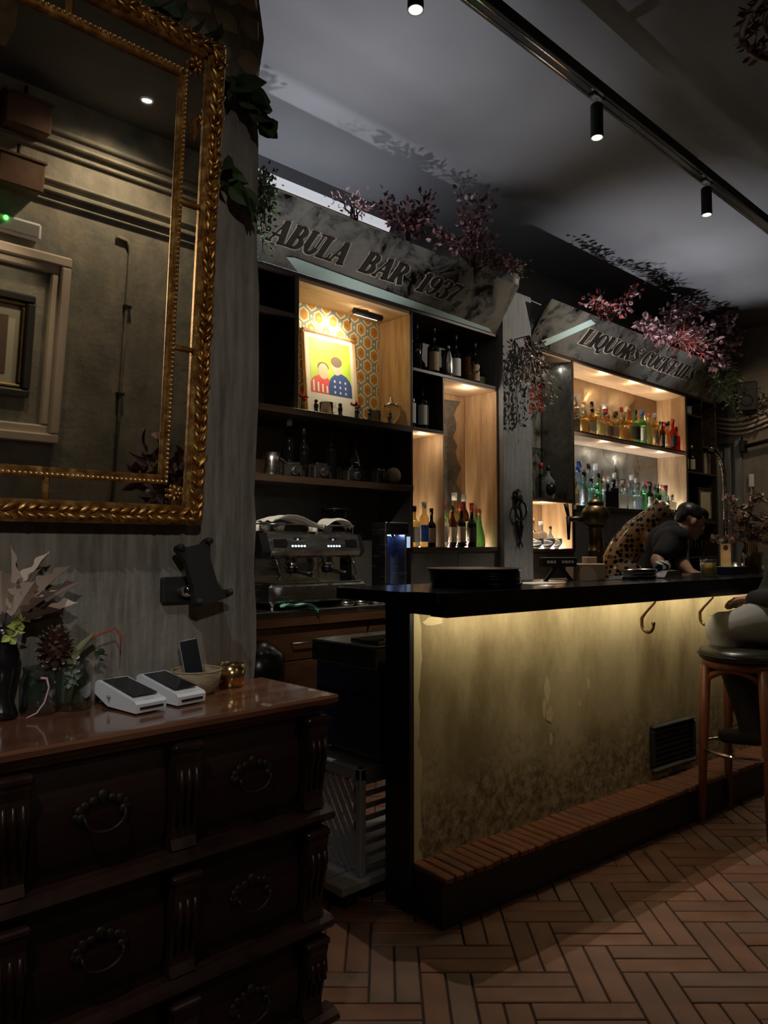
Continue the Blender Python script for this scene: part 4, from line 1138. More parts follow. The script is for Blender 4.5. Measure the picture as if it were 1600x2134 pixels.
for x_, y_ in ((5.60, 3.98), (5.85, 4.08)):
    MB().lathe([(.022, 0), (.022, -.004)], (x_, y_, 2.985), 12).build('downlight', 'lens_white', c2)
    lamp('bay_downlight', 'SPOT', (x_, y_, 2.975), 3.0, SOFTW, (x_, y_ + .02, 1.7), .02, 70, .8)
for x_, e in ((6.7, 2.0), (7.3, 2.0), (7.9, 2.0)):
    lamp('niche_light', 'POINT', (x_, 3.90, 2.93), e * .8, (1.0, .80, .55), None, .03)
    lamp('niche_light', 'POINT', (x_, 3.90, 2.26), e * .5, (1.0, .90, .78), None, .03)
lamp('niche_light', 'POINT', (5.7, 3.92, 1.62), 1.6, SOFTW, None, .03)
# glass shelf in the narrow bay
t = thing('glass_shelf', 'small glass shelf carrying a red bottle in the narrow bay', 'shelf', (5.55, 4.05, 2.13))
MB().box(5.36, 5.78, 3.93, 4.19, 2.13, 2.142, .002).build('pane', 'thin_glass', t)
for x_ in (5.40, 5.72): MB().cyl((x_, 4.16, 2.12), .006, .02, 8).build('pin', 'chrome', t)

# ---- back counter
bc = thing('back_counter', 'dark wooden back counter with drawers behind the bar', 'counter', (5.6, 3.7, 0))
MB().box(2.05, 9.25, 3.47, 4.2, .855, .888, .004).build('worktop', 'steel', bc)
MB().box(2.05, 9.25, 3.475, 3.49, .80, .855).build('front_rail', 'counter_wood', bc)
MB().box(2.05, 9.25, 3.52, 4.2, 0, .85).build('carcass', 'counter_wood', bc)
for k in range(8):
    x0 = 2.32 + k * .86
    MB().box(x0, x0 + .84, 3.50, 3.522, .60, .795, .004).build('drawer', 'counter_wood', bc)
    MB().box(x0, x0 + .84, 3.50, 3.522, .08, .595, .004).build('door', 'counter_wood', bc)
    MB().tube([(x0 + .25, 3.505, .70), (x0 + .25, 3.475, .70), (x0 + .59, 3.475, .70), (x0 + .59, 3.505, .70)], .006, 6).build('handle', 'steel', bc)
t = thing('waste_bin', 'black rounded bin standing below the back counter by the wall', 'bin', (2.22, 3.3, 0))
MB().lathe([(.11, 0), (.125, .3), (.14, .62), (.135, .70), (.06, .76), (.0, .765)], (2.20, 3.28, 0), 18).build('bin_body', 'black_gloss', t)
MB().box(2.10, 2.14, 3.13, 3.16, .45, .50, .004).build('bin_tag', 'grey_plastic', t)

# ================================================================== BOTTLES
SHAPES = {   # radius, height, neck radius, shoulder start, neck start
    'wine': (.038, .31, .014, .58, .72), 'slim': (.033, .32, .013, .62, .80), 'liqueur': (.042, .27, .014, .60, .74),
    'squat': (.052, .22, .018, .55, .72), 'tall': (.036, .33, .015, .66, .78), 'decanter': (.055, .24, .016, .45, .66),
    'square': (.045, .25, .015, .70, .78), 'small': (.030, .20, .012, .55, .70), 'cone': (.045, .28, .014, .20, .80)}
BMESH = {}
def bottle_mesh(shape, gl):
    if (shape, gl) in BMESH: return BMESH[(shape, gl)]
    r, h, nr, s0, n0 = SHAPES[shape]
    p = [(r * .80, 0), (r, .006), (r, h * s0)]
    for k in range(1, 5):
        q = k / 5; p.append((nr + (r - nr) * (.5 + .5 * math.cos(PI * q)), h * (s0 + (n0 - s0) * q)))
    p += [(nr, h * n0), (nr, h * .97), (nr * 1.15, h * .972), (nr * 1.15, h)]
    mb = MB()
    if shape == 'square': mb.lathe(p, (0, 0, 0), 4, True, 'z', False)
    else: mb.lathe(p, (0, 0, 0), 12)
    me = bpy.data.meshes.new('bottle_glass'); me.from_pydata(mb.v, [], mb.f); me.materials.append(M[gl])
    for pl, sm in zip(me.polygons, mb.sm): pl.use_smooth = sm
    me.validate()
    c = MB(); c.lathe([(nr * 1.2, h * .90), (nr * 1.25, h * 1.035), (nr * .9, h * 1.045)], (0, 0, 0), 10)
    l = MB(); rr = r * (1.02 if shape != 'square' else .74); z0, z1 = h * .12, h * min(s0, .55) * .92
    if shape == 'cone': rr = r * 1.03; z1 = h * .2
    n = 8; a0, a1 = R(180), R(300)
    l.smooth = True
    if shape == 'square':
        for k in range(4):
            a = R(90 * k + 0); 
        l.raw([(-rr, -rr * 0, z0), (0, -rr, z0), (0, -rr, z1), (-rr, 0, z1)], [(0, 1, 2, 3)])
        l.v = [(x * 1.40, y * 1.40, z) for x, y, z in l.v]
    else:
        vs = []
        for k in range(n + 1):
            a = a0 + (a1 - a0) * k / n; vs += [(rr * math.cos(a), rr * math.sin(a), z0), (rr * math.cos(a), rr * math.sin(a), z1)]
        l.raw(vs, [(2 * k, 2 * k + 2, 2 * k + 3, 2 * k + 1) for k in range(n)])
    out = []
    for nm, q in (('cap', c), ('label', l)):
        m2 = bpy.data.meshes.new(nm); m2.from_pydata(q.v, [], q.f)
        for pl in m2.polygons: pl.use_smooth = True
        m2.materials.append(M['cap_black']); m2.validate(); out.append(m2)
    BMESH[(shape, gl)] = (me, out[0], out[1])
    return BMESH[(shape, gl)]
MCOPY = {}
def with_mat(me, mat):
    k = (me.name, mat)
    if k not in MCOPY:
        c = me.copy(); c.materials[0] = M[mat]; MCOPY[k] = c
    return MCOPY[k]
GLN = {'glass_clear': 'clear', 'glass_water': 'pale clear', 'glass_green': 'bright green', 'glass_darkgreen': 'dark green', 'glass_amber': 'amber', 'glass_gold': 'golden', 'glass_orange': 'orange', 'glass_red': 'red', 'glass_blue': 'light blue', 'glass_yellow': 'yellow', 'glass_brown': 'brown', 'glass_black': 'black'}
CAPN = {'cap_red': 'red', 'cap_white': 'white', 'cap_black': 'black', 'cap_cork': 'cork', 'cap_blue': 'blue', 'cap_gold': 'gold'}
ORD = ['first', 'second', 'third', 'fourth', 'fifth', 'sixth', 'seventh', 'eighth', 'ninth', 'tenth', 'eleventh', 'twelfth', 'thirteenth', 'fourteenth', 'fifteenth']
def bottle(x, y, z, shape, gl, cap, lab, label, group, s=1.0, rz=0.0):
    body, cm, lm = bottle_mesh(shape, gl)
    t = thing('bottle', label, 'bottle', (x, y, z), rz, group)
    t.scale = (s, s, s)
    o = bpy.data.objects.new('bottle_glass', body); COL.objects.link(o); o.parent = t
    o = bpy.data.objects.new('cap', with_mat(cm, cap)); COL.objects.link(o); o.parent = t
    if lab: o = bpy.data.objects.new('paper_label', with_mat(lm, lab)); COL.objects.link(o); o.parent = t
    return t
def row(items, z, y, where, group, s=1.0):
    items = sorted(items, key=lambda q: q[0])
    for k, it in enumerate(items):
        x, sh, gl, cap, lab = it[:5]; sc = it[5] if len(it) > 5 else s
        bottle(x, y + random.uniform(-.01, .01), z, sh, gl, cap, lab, '%s bottle with %s cap, %s from left %s' % (GLN[gl], CAPN[cap], ORD[k], where), group, sc)
random.seed(77)
row([(4.035, 'liqueur', 'glass_yellow', 'cap_black', 'label_white', 1.1), (4.135, 'tall', 'glass_gold', 'cap_white', 'label_blue', 1.0), (4.215, 'wine', 'glass_black', 'cap_black', 'label_tan', .92)], 1.25, 3.94, 'in the small lit niche', 'bottles in the small niche')
row([(3.99, 'wine', 'glass_green', 'cap_red', None, 1.12), (4.09, 'square', 'glass_water', 'cap_white', 'label_blue', 1.1)], 1.25, 4.07, 'at the back of the small niche', 'bottles in the small niche')
row([(4.52, 'tall', 'glass_green', 'cap_red', 'label_white', 1.16), (4.66, 'tall', 'glass_amber', 'cap_white', None, 1.30), (4.78, 'slim', 'glass_brown', 'cap_white', 'label_cream', 1.32), (4.87, 'wine', 'glass_green', 'cap_red', 'label_white', 1.15)], 1.25, 4.09, 'in the tall niche, back row', 'bottles in the tall niche')
row([(4.375, 'tall', 'glass_water', 'cap_red', 'label_white', .98), (4.475, 'slim', 'glass_brown', 'cap_black', 'label_cream', .98), (4.585, 'wine', 'glass_black', 'cap_red', 'label_tan', 1.05), (4.70, 'wine', 'glass_black', 'cap_red', 'label_dark', 1.02), (4.82, 'cone', 'glass_green', 'cap_red', None, 1.08)], 1.25, 3.95, 'in the tall niche, front row', 'bottles in the tall niche')
# wide niche, upper shelf
row([(6.40, 'decanter', 'glass_clear', 'cap_cork', None, 1.3), (6.62, 'tall', 'glass_gold', 'cap_cork', None, 1.05), (6.84, 'square', 'glass_orange', 'cap_gold', None, 1.1), (7.04, 'decanter', 'glass_red', 'cap_white', 'label_cream', 1.6), (7.24, 'tall', 'glass_gold', 'cap_black', None, 1.0), (7.46, 'cone', 'glass_gold', 'cap_cork', None, 1.45), (7.66, 'slim', 'glass_amber', 'cap_white', None, 1.2), (7.9, 'tall', 'glass_green', 'cap_white', None, 1.1), (8.12, 'tall', 'glass_yellow', 'cap_white', None, 1.05), (8.31, 'wine', 'glass_red', 'cap_red', None, 1.1)], 2.352, 4.07, 'upper shelf, back row', 'bottles on the upper lit shelf')
row([(6.24, 'tall', 'glass_clear', 'cap_white', None, 1.0), (6.38, 'squat', 'glass_gold', 'cap_white', None, 1.0), (6.53, 'square', 'glass_amber', 'cap_black', 'label_cream', 1.0), (6.68, 'squat', 'glass_yellow', 'cap_cork', None, 1.05), (6.83, 'squat', 'glass_amber', 'cap_cork', 'label_tan', 1.05), (6.98, 'square', 'glass_gold', 'cap_black', 'label_tan', 1.0), (7.13, 'decanter', 'glass_amber', 'cap_cork', None, 1.1), (7.27, 'wine', 'glass_orange', 'cap_cork', 'label_cream', 1.1), (7.42, 'wine', 'glass_green', 'cap_black', 'label_dark', 1.15), (7.56, 'tall', 'glass_green', 'cap_blue', 'label_white', 1.1), (7.70, 'slim', 'glass_yellow', 'cap_gold', None, 1.05), (7.84, 'tall', 'glass_amber', 'cap_white', 'label_tan', 1.1), (7.98, 'slim', 'glass_brown', 'cap_black', 'label_dark', .9), (8.11, 'cone', 'glass_clear', 'cap_black', 'label_white', 1.05), (8.24, 'wine', 'glass_red', 'cap_red', 'label_dark', 1.12)], 2.352, 3.93, 'upper shelf, front row', 'bottles on the upper lit shelf')
bottle(8.345, 3.93, 2.352, 'liqueur', 'glass_red', 'cap_red', None, 'red bottle in front of the oak side, right end of upper shelf', 'bottles on the upper lit shelf', 1.0)
def fill(n, x0, x1, z, y, where, group, gls, seed):
    random.seed(seed); caps = list(CAPN); shp = ['tall', 'slim', 'liqueur', 'wine', 'square', 'decanter', 'cone', 'squat']; its = []
    for k in range(n):
        its.append((x0 + (x1 - x0) * (k + .5 * random.random()) / n, random.choice(shp), random.choice(gls), random.choice(caps), random.choice((None, None, 'label_white', 'label_cream')), random.uniform(.95, 1.2)))
    row(its, z, y, where, group)
fill(15, 6.17, 8.36, 2.352, 4.00, 'upper shelf, middle row', 'bottles on the upper lit shelf', ['glass_gold', 'glass_amber', 'glass_clear', 'glass_yellow', 'glass_orange', 'glass_gold'], 101)
fill(15, 6.17, 8.36, 1.64, 4.00, 'lower shelf, middle row', 'bottles on the lower lit shelf', ['glass_water', 'glass_clear', 'glass_blue', 'glass_water', 'glass_green', 'glass_clear'], 102)
# wide niche, lower shelf
row([(6.36, 'tall', 'glass_water', 'cap_black', None, 1.3), (6.52, 'tall', 'glass_blue', 'cap_blue', 'label_white', 1.35), (6.68, 'slim', 'glass_water', 'cap_black', None, 1.35), (6.83, 'tall', 'glass_water', 'cap_white', 'label_white', 1.35), (7.02, 'decanter', 'glass_clear', 'cap_cork', None, 1.4), (7.20, 'tall', 'glass_water', 'cap_white', None, 1.15), (7.38, 'decanter', 'glass_water', 'cap_black', 'label_tan', 1.35), (7.56, 'tall', 'glass_blue', 'cap_white', 'label_white', 1.15), (7.72, 'wine', 'glass_green', 'cap_black', None, 1.0), (7.90, 'tall', 'glass_clear', 'cap_red', None, 1.0), (8.10, 'wine', 'glass_yellow', 'cap_black', 'label_cream', 1.0), (8.28, 'wine', 'glass_green', 'cap_red', None, 1.0)], 1.64, 4.07, 'lower shelf, back row', 'bottles on the lower lit shelf')
row([(6.22, 'square', 'glass_amber', 'cap_cork', 'label_tan', .9), (6.36, 'tall', 'glass_blue', 'cap_black', 'label_white', .98), (6.50, 'liqueur', 'glass_blue', 'cap_black', None, 1.0), (6.65, 'tall', 'glass_green', 'cap_black', None, 1.0), (6.80, 'square', 'glass_black', 'cap_black', None, .95), (6.92, 'square', 'glass_black', 'cap_black', None, 1.15), (7.08, 'squat', 'glass_clear', 'cap_cork', None, 1.15), (7.23, 'cone', 'glass_clear', 'cap_cork', None, 1.0), (7.38, 'squat', 'glass_water', 'cap_cork', None, 1.1), (7.54, 'tall', 'glass_clear', 'cap_white', None, .9), (7.70, 'wine', 'glass_darkgreen', 'cap_black', 'label_cream', 1.0), (7.86, 'wine', 'glass_darkgreen', 'cap_gold', None, .95), (8.04, 'liqueur', 'glass_clear', 'cap_red', 'label_white', .95), (8.22, 'squat', 'glass_clear', 'cap_cork', None, .9)], 1.64, 3.93, 'lower shelf, front row', 'bottles on the lower lit shelf')
# narrow bay
bottle(5.56, 4.04, 2.142, 'square', 'glass_red', 'cap_red', None, 'dark red square bottle alone on the small glass shelf', None, .85)
row([(5.50, 'tall', 'glass_water', 'cap_white', 'label_white', 1.2), (5.63, 'slim', 'glass_clear', 'cap_black', None, 1.0), (5.80, 'liqueur', 'glass_clear', 'cap_red', None, 1.2), (5.93, 'small', 'glass_red', 'cap_white', None, .55)], 1.69, 4.02, 'on the narrow bay shelf', 'bottles in the narrow bay')
t = thing('oval_label_bottle', 'decanter bottle with a large black oval label in the narrow bay', 'bottle', (5.77, 3.93, 1.69))
MB().lathe([(.05, 0), (.06, .008), (.06, .16), (.03, .20), (.016, .22), (.016, .27)], (5.77, 3.93, 1.69), 16).build('bottle_glass', 'glass_water', t)
MB().lathe([(.02, .255), (.02, .30), (.012, .305)], (5.77, 3.93, 1.69), 12).build('cap', 'cap_black', t)
mb = MB(); mb.lathe([(.001, -.004), (.045, -.003), (.045, .003), (.001, .004)], (0, 0, 0), 20, True, 'y', True, 1, 1.35); mb.xf(Matrix.Translation((5.735, 3.88, 1.775)) @ Matrix.Rotation(R(-40), 4, 'Z')); mb.build('oval_label', 'black_gloss', t)
row([(5.52, 'squat', 'glass_clear', 'cap_gold', None, 1.25), (5.66, 'decanter', 'glass_clear', 'cap_cork', None, 1.1), (5.80, 'squat', 'glass_water', 'cap_white', None, 1.1), (5.93, 'small', 'glass_blue', 'cap_black', None, 1.0)], 1.235, 4.03, 'in the bright box', 'bottles in the bright box')
for k, (x_, y_, r_) in enumerate(((5.55, 3.92, .075), (5.70, 3.90, .07), (5.88, 3.92, .05))):
    t = thing('glass_bowl', ('round glass bowl at the left of the bright box', 'round glass bowl in the middle of the bright box', 'smaller glass bowl at the right of the bright box')[k], 'bowl', (x_, y_, 1.235), 0, 'glass bowls in the bright box')
    MB().lathe([(r_ * .4, 0), (r_ * .45, .01), (r_, .05), (r_ * .95, .09), (r_ * .9, .09), (r_ * .9, .05), (r_ * .3, .015)], (x_, y_, 1.235), 18, True).build('bowl_glass', 'glass_water', t)
    MB().tube([(x_ + r_ * .93 * math.cos(2 * PI * q / 18), y_ + r_ * .93 * math.sin(2 * PI * q / 18), 1.325) for q in range(18)], .003, 6, closed=True).build('rim', 'glass_clear', t)
# dark compartments of the left cabinet
row([(4.10, 'wine', 'glass_black', 'cap_black', None, 1.2), (4.29, 'wine', 'glass_black', 'cap_black', 'label_tan', 1.25), (4.55, 'wine', 'glass_black', 'cap_black', 'label_white', 1.2), (4.80, 'wine', 'glass_black', 'cap_black', 'label_tan', 1.15), (4.87, 'squat', 'glass_black', 'cap_black', 'label_cream', .8)], 2.585, 3.98, 'in the dark top compartment', 'bottles in the dark top compartment')
row([(4.03, 'wine', 'glass_black', 'cap_black', 'label_white', 1.28), (4.17, 'wine', 'glass_black', 'cap_black', 'label_white', 1.28)], 2.142, 3.98, 'above the small lit niche', 'large bottles above the small niche')
t = thing('glass_jug', 'dark jug with a handle in the dark top compartment', 'jug', (4.68, 3.97, 2.585))
MB().lathe([(.035, 0), (.05, .02), (.055, .08), (.04, .14), (.042, .20), (.046, .22), (.040, .22), (.035, .14)], (4.67, 3.97, 2.585), 16).build('jug_body', 'glass_brown', t)
MB().tube([(4.71, 3.97, 2.79), (4.76, 3.965, 2.77), (4.755, 3.965, 2.70), (4.72, 3.97, 2.65)], .007, 8).build('handle', 'glass_brown', t)
t = thing('metal_shaker', 'shiny metal shaker between bottles in the dark compartment', 'shaker', (4.43, 3.95, 2.585))
MB().lathe([(.035, 0), (.042, .05), (.040, .16), (.025, .21), (.018, .24)], (4.43, 3.95, 2.585), 16).build('shaker_body', 'steel', t)
MB().lathe([(.019, .238), (.016, .27), (.006, .28)], (4.43, 3.95, 2.585), 12).build('cap', 'steel', t)
# lower dark shelf of the left cabinet
random.seed(41)
bottle(2.93, 4.02, 1.70, 'slim', 'glass_black', 'cap_white', None, 'tall dark bottle with a white cap standing behind the toy car', None, 1.22)
bottle(2.99, 3.94, 1.70, 'slim', 'glass_black', 'cap_black', None, 'dark slim bottle beside the tall white capped one', None, 1.0)
bottle(3.235, 3.96, 1.70, 'wine', 'glass_black', 'cap_black', None, 'black wine bottle in the middle of the dark shelf', None, 1.13)
t = thing('erlenmeyer_decanter', 'conical glass decanter leaning on the dark shelf', 'decanter', (3.45, 3.98, 1.70))
MB().lathe([(.10, 0), (.105, .01), (.06, .15), (.028, .24), (.026, .30), (.032, .315), (.028, .315), (.02, .24)], (3.45, 3.98, 1.70), 18).build('decanter_glass', 'thin_glass_smoke', t)
MB().lathe([(.018, .30), (.022, .335), (.012, .345)], (3.45, 3.98, 1.70), 10).build('stopper', 'glass_clear', t)
t = thing('espresso_pot', 'small steel pot at the left end of the dark shelf', 'pot', (2.72, 3.95, 1.70))
MB().lathe([(.055, 0), (.06, .01), (.05, .09), (.058, .15), (.052, .15), (.045, .09)], (2.74, 3.95, 1.70), 16).build('pot_body', 'steel', t)
MB().tube([(2.80, 3.94, 1.82), (2.835, 3.93, 1.80), (2.825, 3.935, 1.74), (2.79, 3.94, 1.73)], .007, 6).build('handle', 'black_matte', t)
for k, (x_, lab) in enumerate(((2.87, 'old folding camera left on the dark shelf'), (3.10, 'old box camera between the bottles on the dark shelf'), (3.38, 'old camera in front of the conical decanter'), (3.64, 'old camera with a big round lens beside the globe'))):
    t = thing('vintage_camera', lab, 'camera', (x_, 3.90, 1.70), R(-10 + 8 * k), 'old cameras on the dark shelf')
    hs = .035 + .006 * (k % 2)
    MB().box(-.065, .065, -.025, .035, 0, hs * 2.2, .008).build('body', 'black_matte', t, 'l')
    MB().box(-.045, .045, -.02, .03, hs * 2.2, hs * 2.2 + .02, .005).build('top_plate', 'steel', t, 'l')
    MB().lathe([(.028, 0), (.030, -.02), (.024, -.035), (.02, -.03)], (0, -.025, hs * 1.1), 16, True, 'y').build('lens', 'chrome' if k != 3 else 'iron_dark', t, 'l')
    MB().cyl((.045, 0, hs * 2.2), .009, .012, 10).build('dial', 'chrome', t, 'l')
t = thing('small_globe', 'small brown globe on a stand at the shelf end', 'globe', (3.82, 3.95, 1.70))
MB().lathe([(.045, 0), (.045, .008), (.012, .015), (.008, .04), (.004, .05)], (3.82, 3.95, 1.70), 16).build('stand', 'brass_old', t)
MB().tube([(3.82 + .068 * math.cos(a), 3.95, 1.775 + .068 * math.sin(a)) for a in [R(-110 + 14 * k) for k in range(15)]], .004, 6).build('meridian', 'brass_old', t)
MB().ball((3.82, 3.95, 1.775), .06, 18, 12).build('sphere', 'bowl_wood', t)
# small things along the picture niche
def trinket(x, y, lab, kind):
    z = 2.137
    if kind == 'jar':
        t = thing('glass_sweet_jar', lab, 'jar', (x, y, z)); MB().lathe([(.03, 0), (.032, .01), (.028, .03), (.06, .07), (.068, .11), (.05, .15)], (x, y, z), 18).build('jar_glass', 'glass_clear', t); MB().lathe([(.055, .15), (.05, .165), (.02, .185), (.012, .215), (.002, .225)], (x, y, z), 16).build('lid', 'chrome', t)
    elif kind == 'mug':
        t = thing('glass_mug', lab, 'mug', (x, y, z)); MB().lathe([(.042, 0), (.046, .006), (.048, .09), (.044, .09), (.042, .012)], (x, y, z), 16).build('mug_glass', 'glass_clear', t); MB().tube([(x + .045, y - .01, z + .07), (x + .075, y - .02, z + .06), (x + .072, y - .02, z + .03), (x + .045, y - .01, z + .02)], .006, 6).build('handle', 'glass_clear', t)
    elif kind == 'figure':
        t = thing('figurine', lab, 'figurine', (x, y, z)); MB().lathe([(.02, 0), (.022, .006), (.012, .02), (.017, .05), (.012, .07)], (x, y, z), 10).build('robe', 'black_gloss', t); MB().ball((x, y, z + .082), .013, 8, 6).build('head', 'leaf_dry_dark', t)
    elif kind == 'flower':
        t = thing('dried_flower', lab, 'flower', (x, y, z)); MB().tube([(x, y, z), (x + .005, y, z + .11)], .003, 5).build('stem', 'twig', t); mb = MB(); random.seed(int(x * 100))
        for j in range(14): leaf(mb, (x + .005, y, z + .11), (random.uniform(-1, 1), random.uniform(-1, .3), random.uniform(-.3, 1)), .045, .02, j)
        mb.build('petals', 'leaf_red', t, fix=False)
for it in ((3.00, 3.98, 'red dried flower at the left end of the picture niche', 'flower'), (3.06, 3.90, 'dark little figurine under the red dried flower', 'figure'), (3.17, 3.93, 'glass mug standing left below the photograph', 'mug'), (3.26, 3.89, 'dark little figurine right of the left glass mug', 'figure'), (3.41, 3.89, 'dark little figurine at the lower right corner of the photograph', 'figure'), (3.46, 3.97, 'red dried flower at the right foot of the photograph', 'flower'), (3.53, 3.89, 'dark little figurine left of the right glass mug', 'figure'), (3.62, 3.94, 'glass mug standing right of the photograph', 'mug'), (3.73, 3.89, 'dark little figurine beside the lidded sweet jar', 'figure'), (3.80, 3.95, 'lidded glass sweet jar at the right end of the picture niche', 'jar')): trinket(*it)
# right dark cabinet contents
random.seed(51)
row([(8.55, 'wine', 'glass_black', 'cap_black', 'label_cream', .95), (8.73, 'wine', 'glass_black', 'cap_gold', 'label_cream', 1.0)], 2.13, 3.93, 'in the far dark cabinet', 'bottles in the far cabinet')
bottle(8.62, 3.95, 1.55, 'tall', 'glass_clear', 'cap_white', None, 'clear bottle low in the far dark cabinet above the barman', None, 1.1)
bottle(8.53, 3.92, 1.55, 'small', 'glass_clear', 'cap_white', None, 'small clear bottle low in the far dark cabinet', None, 1.0)
for k in range(7):
    h = random.uniform(.22, .28); x_ = 8.90 + k * .044
    t = thing('book', '%s book spine from the left in the far cabinet' % ORD[k], 'book', (x_, 4.0, 2.13), 0, 'books in the far cabinet')
    MB().box(x_ - .018, x_ + .018, 3.90, 4.06, 2.13, 2.13 + h, .003).build('cover', ('leaf_dry_dark', 'paper_cream', 'walnut_dark', 'label_tan', 'grey_plastic', 'walnut_back', 'leaf_dry_dark')[k], t)
    MB().box(x_ - .015, x_ + .015, 3.905, 4.058, 2.13 + h, 2.131 + h).build('pages', 'paper_cream', t)
t = thing('shelf_cup', 'pale cup on the top shelf of the far cabinet', 'cup', (8.66, 3.93, 2.80))
MB().lathe([(.03, 0), (.035, .01), (.045, .11), (.04, .11), (.03, .015)], (8.66, 3.93, 2.80), 14).build('cup_body', 'white_ceramic', t)
MB().tube([(8.70, 3.92, 2.88), (8.73, 3.92, 2.87), (8.72, 3.92, 2.83), (8.70, 3.92, 2.83)], .005, 6).build('handle', 'white_ceramic', t)
t = thing('framed_card', 'small framed yellowish card in the far cabinet behind the barman', 'picture', (9.05, 3.92, 1.55), R(-8))
mb = MB(); rect_frame(mb, -.15, .15, 0, .42, .035, -.012, .012); mb.build('frame', 'frame_black', t, 'l')
mb = MB(); rect_frame(mb, -.125, .125, .03, .39, .02, -.016, .012); mb.build('inner_frame', 'steel', t, 'l')
MB().box(-.11, .11, -.004, .004, .05, .38).build('card', 'label_cream', t, 'l')
for k, x_ in enumerate((8.55, 8.66, 8.77, 8.95, 9.06)):
    t = thing('wine_glass', 'stemmed wine glass, %s from left in the low far compartment' % ORD[k], 'wine glass', (x_, 3.95, 1.14), 0, 'wine glasses in the far cabinet')
    MB().lathe([(.03, 0), (.004, .006), (.004, .08), (.03, .11), (.036, .15), (.03, .19)], (x_, 3.95, 1.14), 12, False).build('bowl_and_stem', 'thin_glass', t)
    MB().lathe([(.031, 0), (.031, .003)], (x_, 3.95, 1.14), 12).build('foot', 'glass_clear', t)

# ================================================================== SIGNS
def strip(pts, ws):
    """polyline with a width at every point -> list of quads"""
    n = len(pts); L_, R_ = [], []
    for i in range(n):
        a = pts[max(i - 1, 0)]; b = pts[min(i + 1, n - 1)]
        dx, dy = b[0] - a[0], b[1] - a[1]; l = math.hypot(dx, dy) or 1
        nx, ny = -dy / l, dx / l
        L_.append((pts[i][0] + nx * ws[i] / 2, pts[i][1] + ny * ws[i] / 2)); R_.append((pts[i][0] - nx * ws[i] / 2, pts[i][1] - ny * ws[i] / 2))
    return [(L_[i], R_[i], R_[i + 1], L_[i + 1]) for i in range(n - 1)]
def arc(cx, cy, rx_, ry_, a0, a1, w0, w1, e=0.0, n=14):
    pts, ws = [], []
    for k in range(n + 1):
        a = R(a0 + (a1 - a0) * k / n); pts.append((cx + rx_ * math.cos(a), cy + ry_ * math.sin(a)))
        ws.append(w0 + (w1 - w0) * abs(math.cos(a)) ** 1.5 + 2 * e)
    return strip(pts, ws)
TK, TN = .270, .06           # thick and thin strokes of the fat-face serif
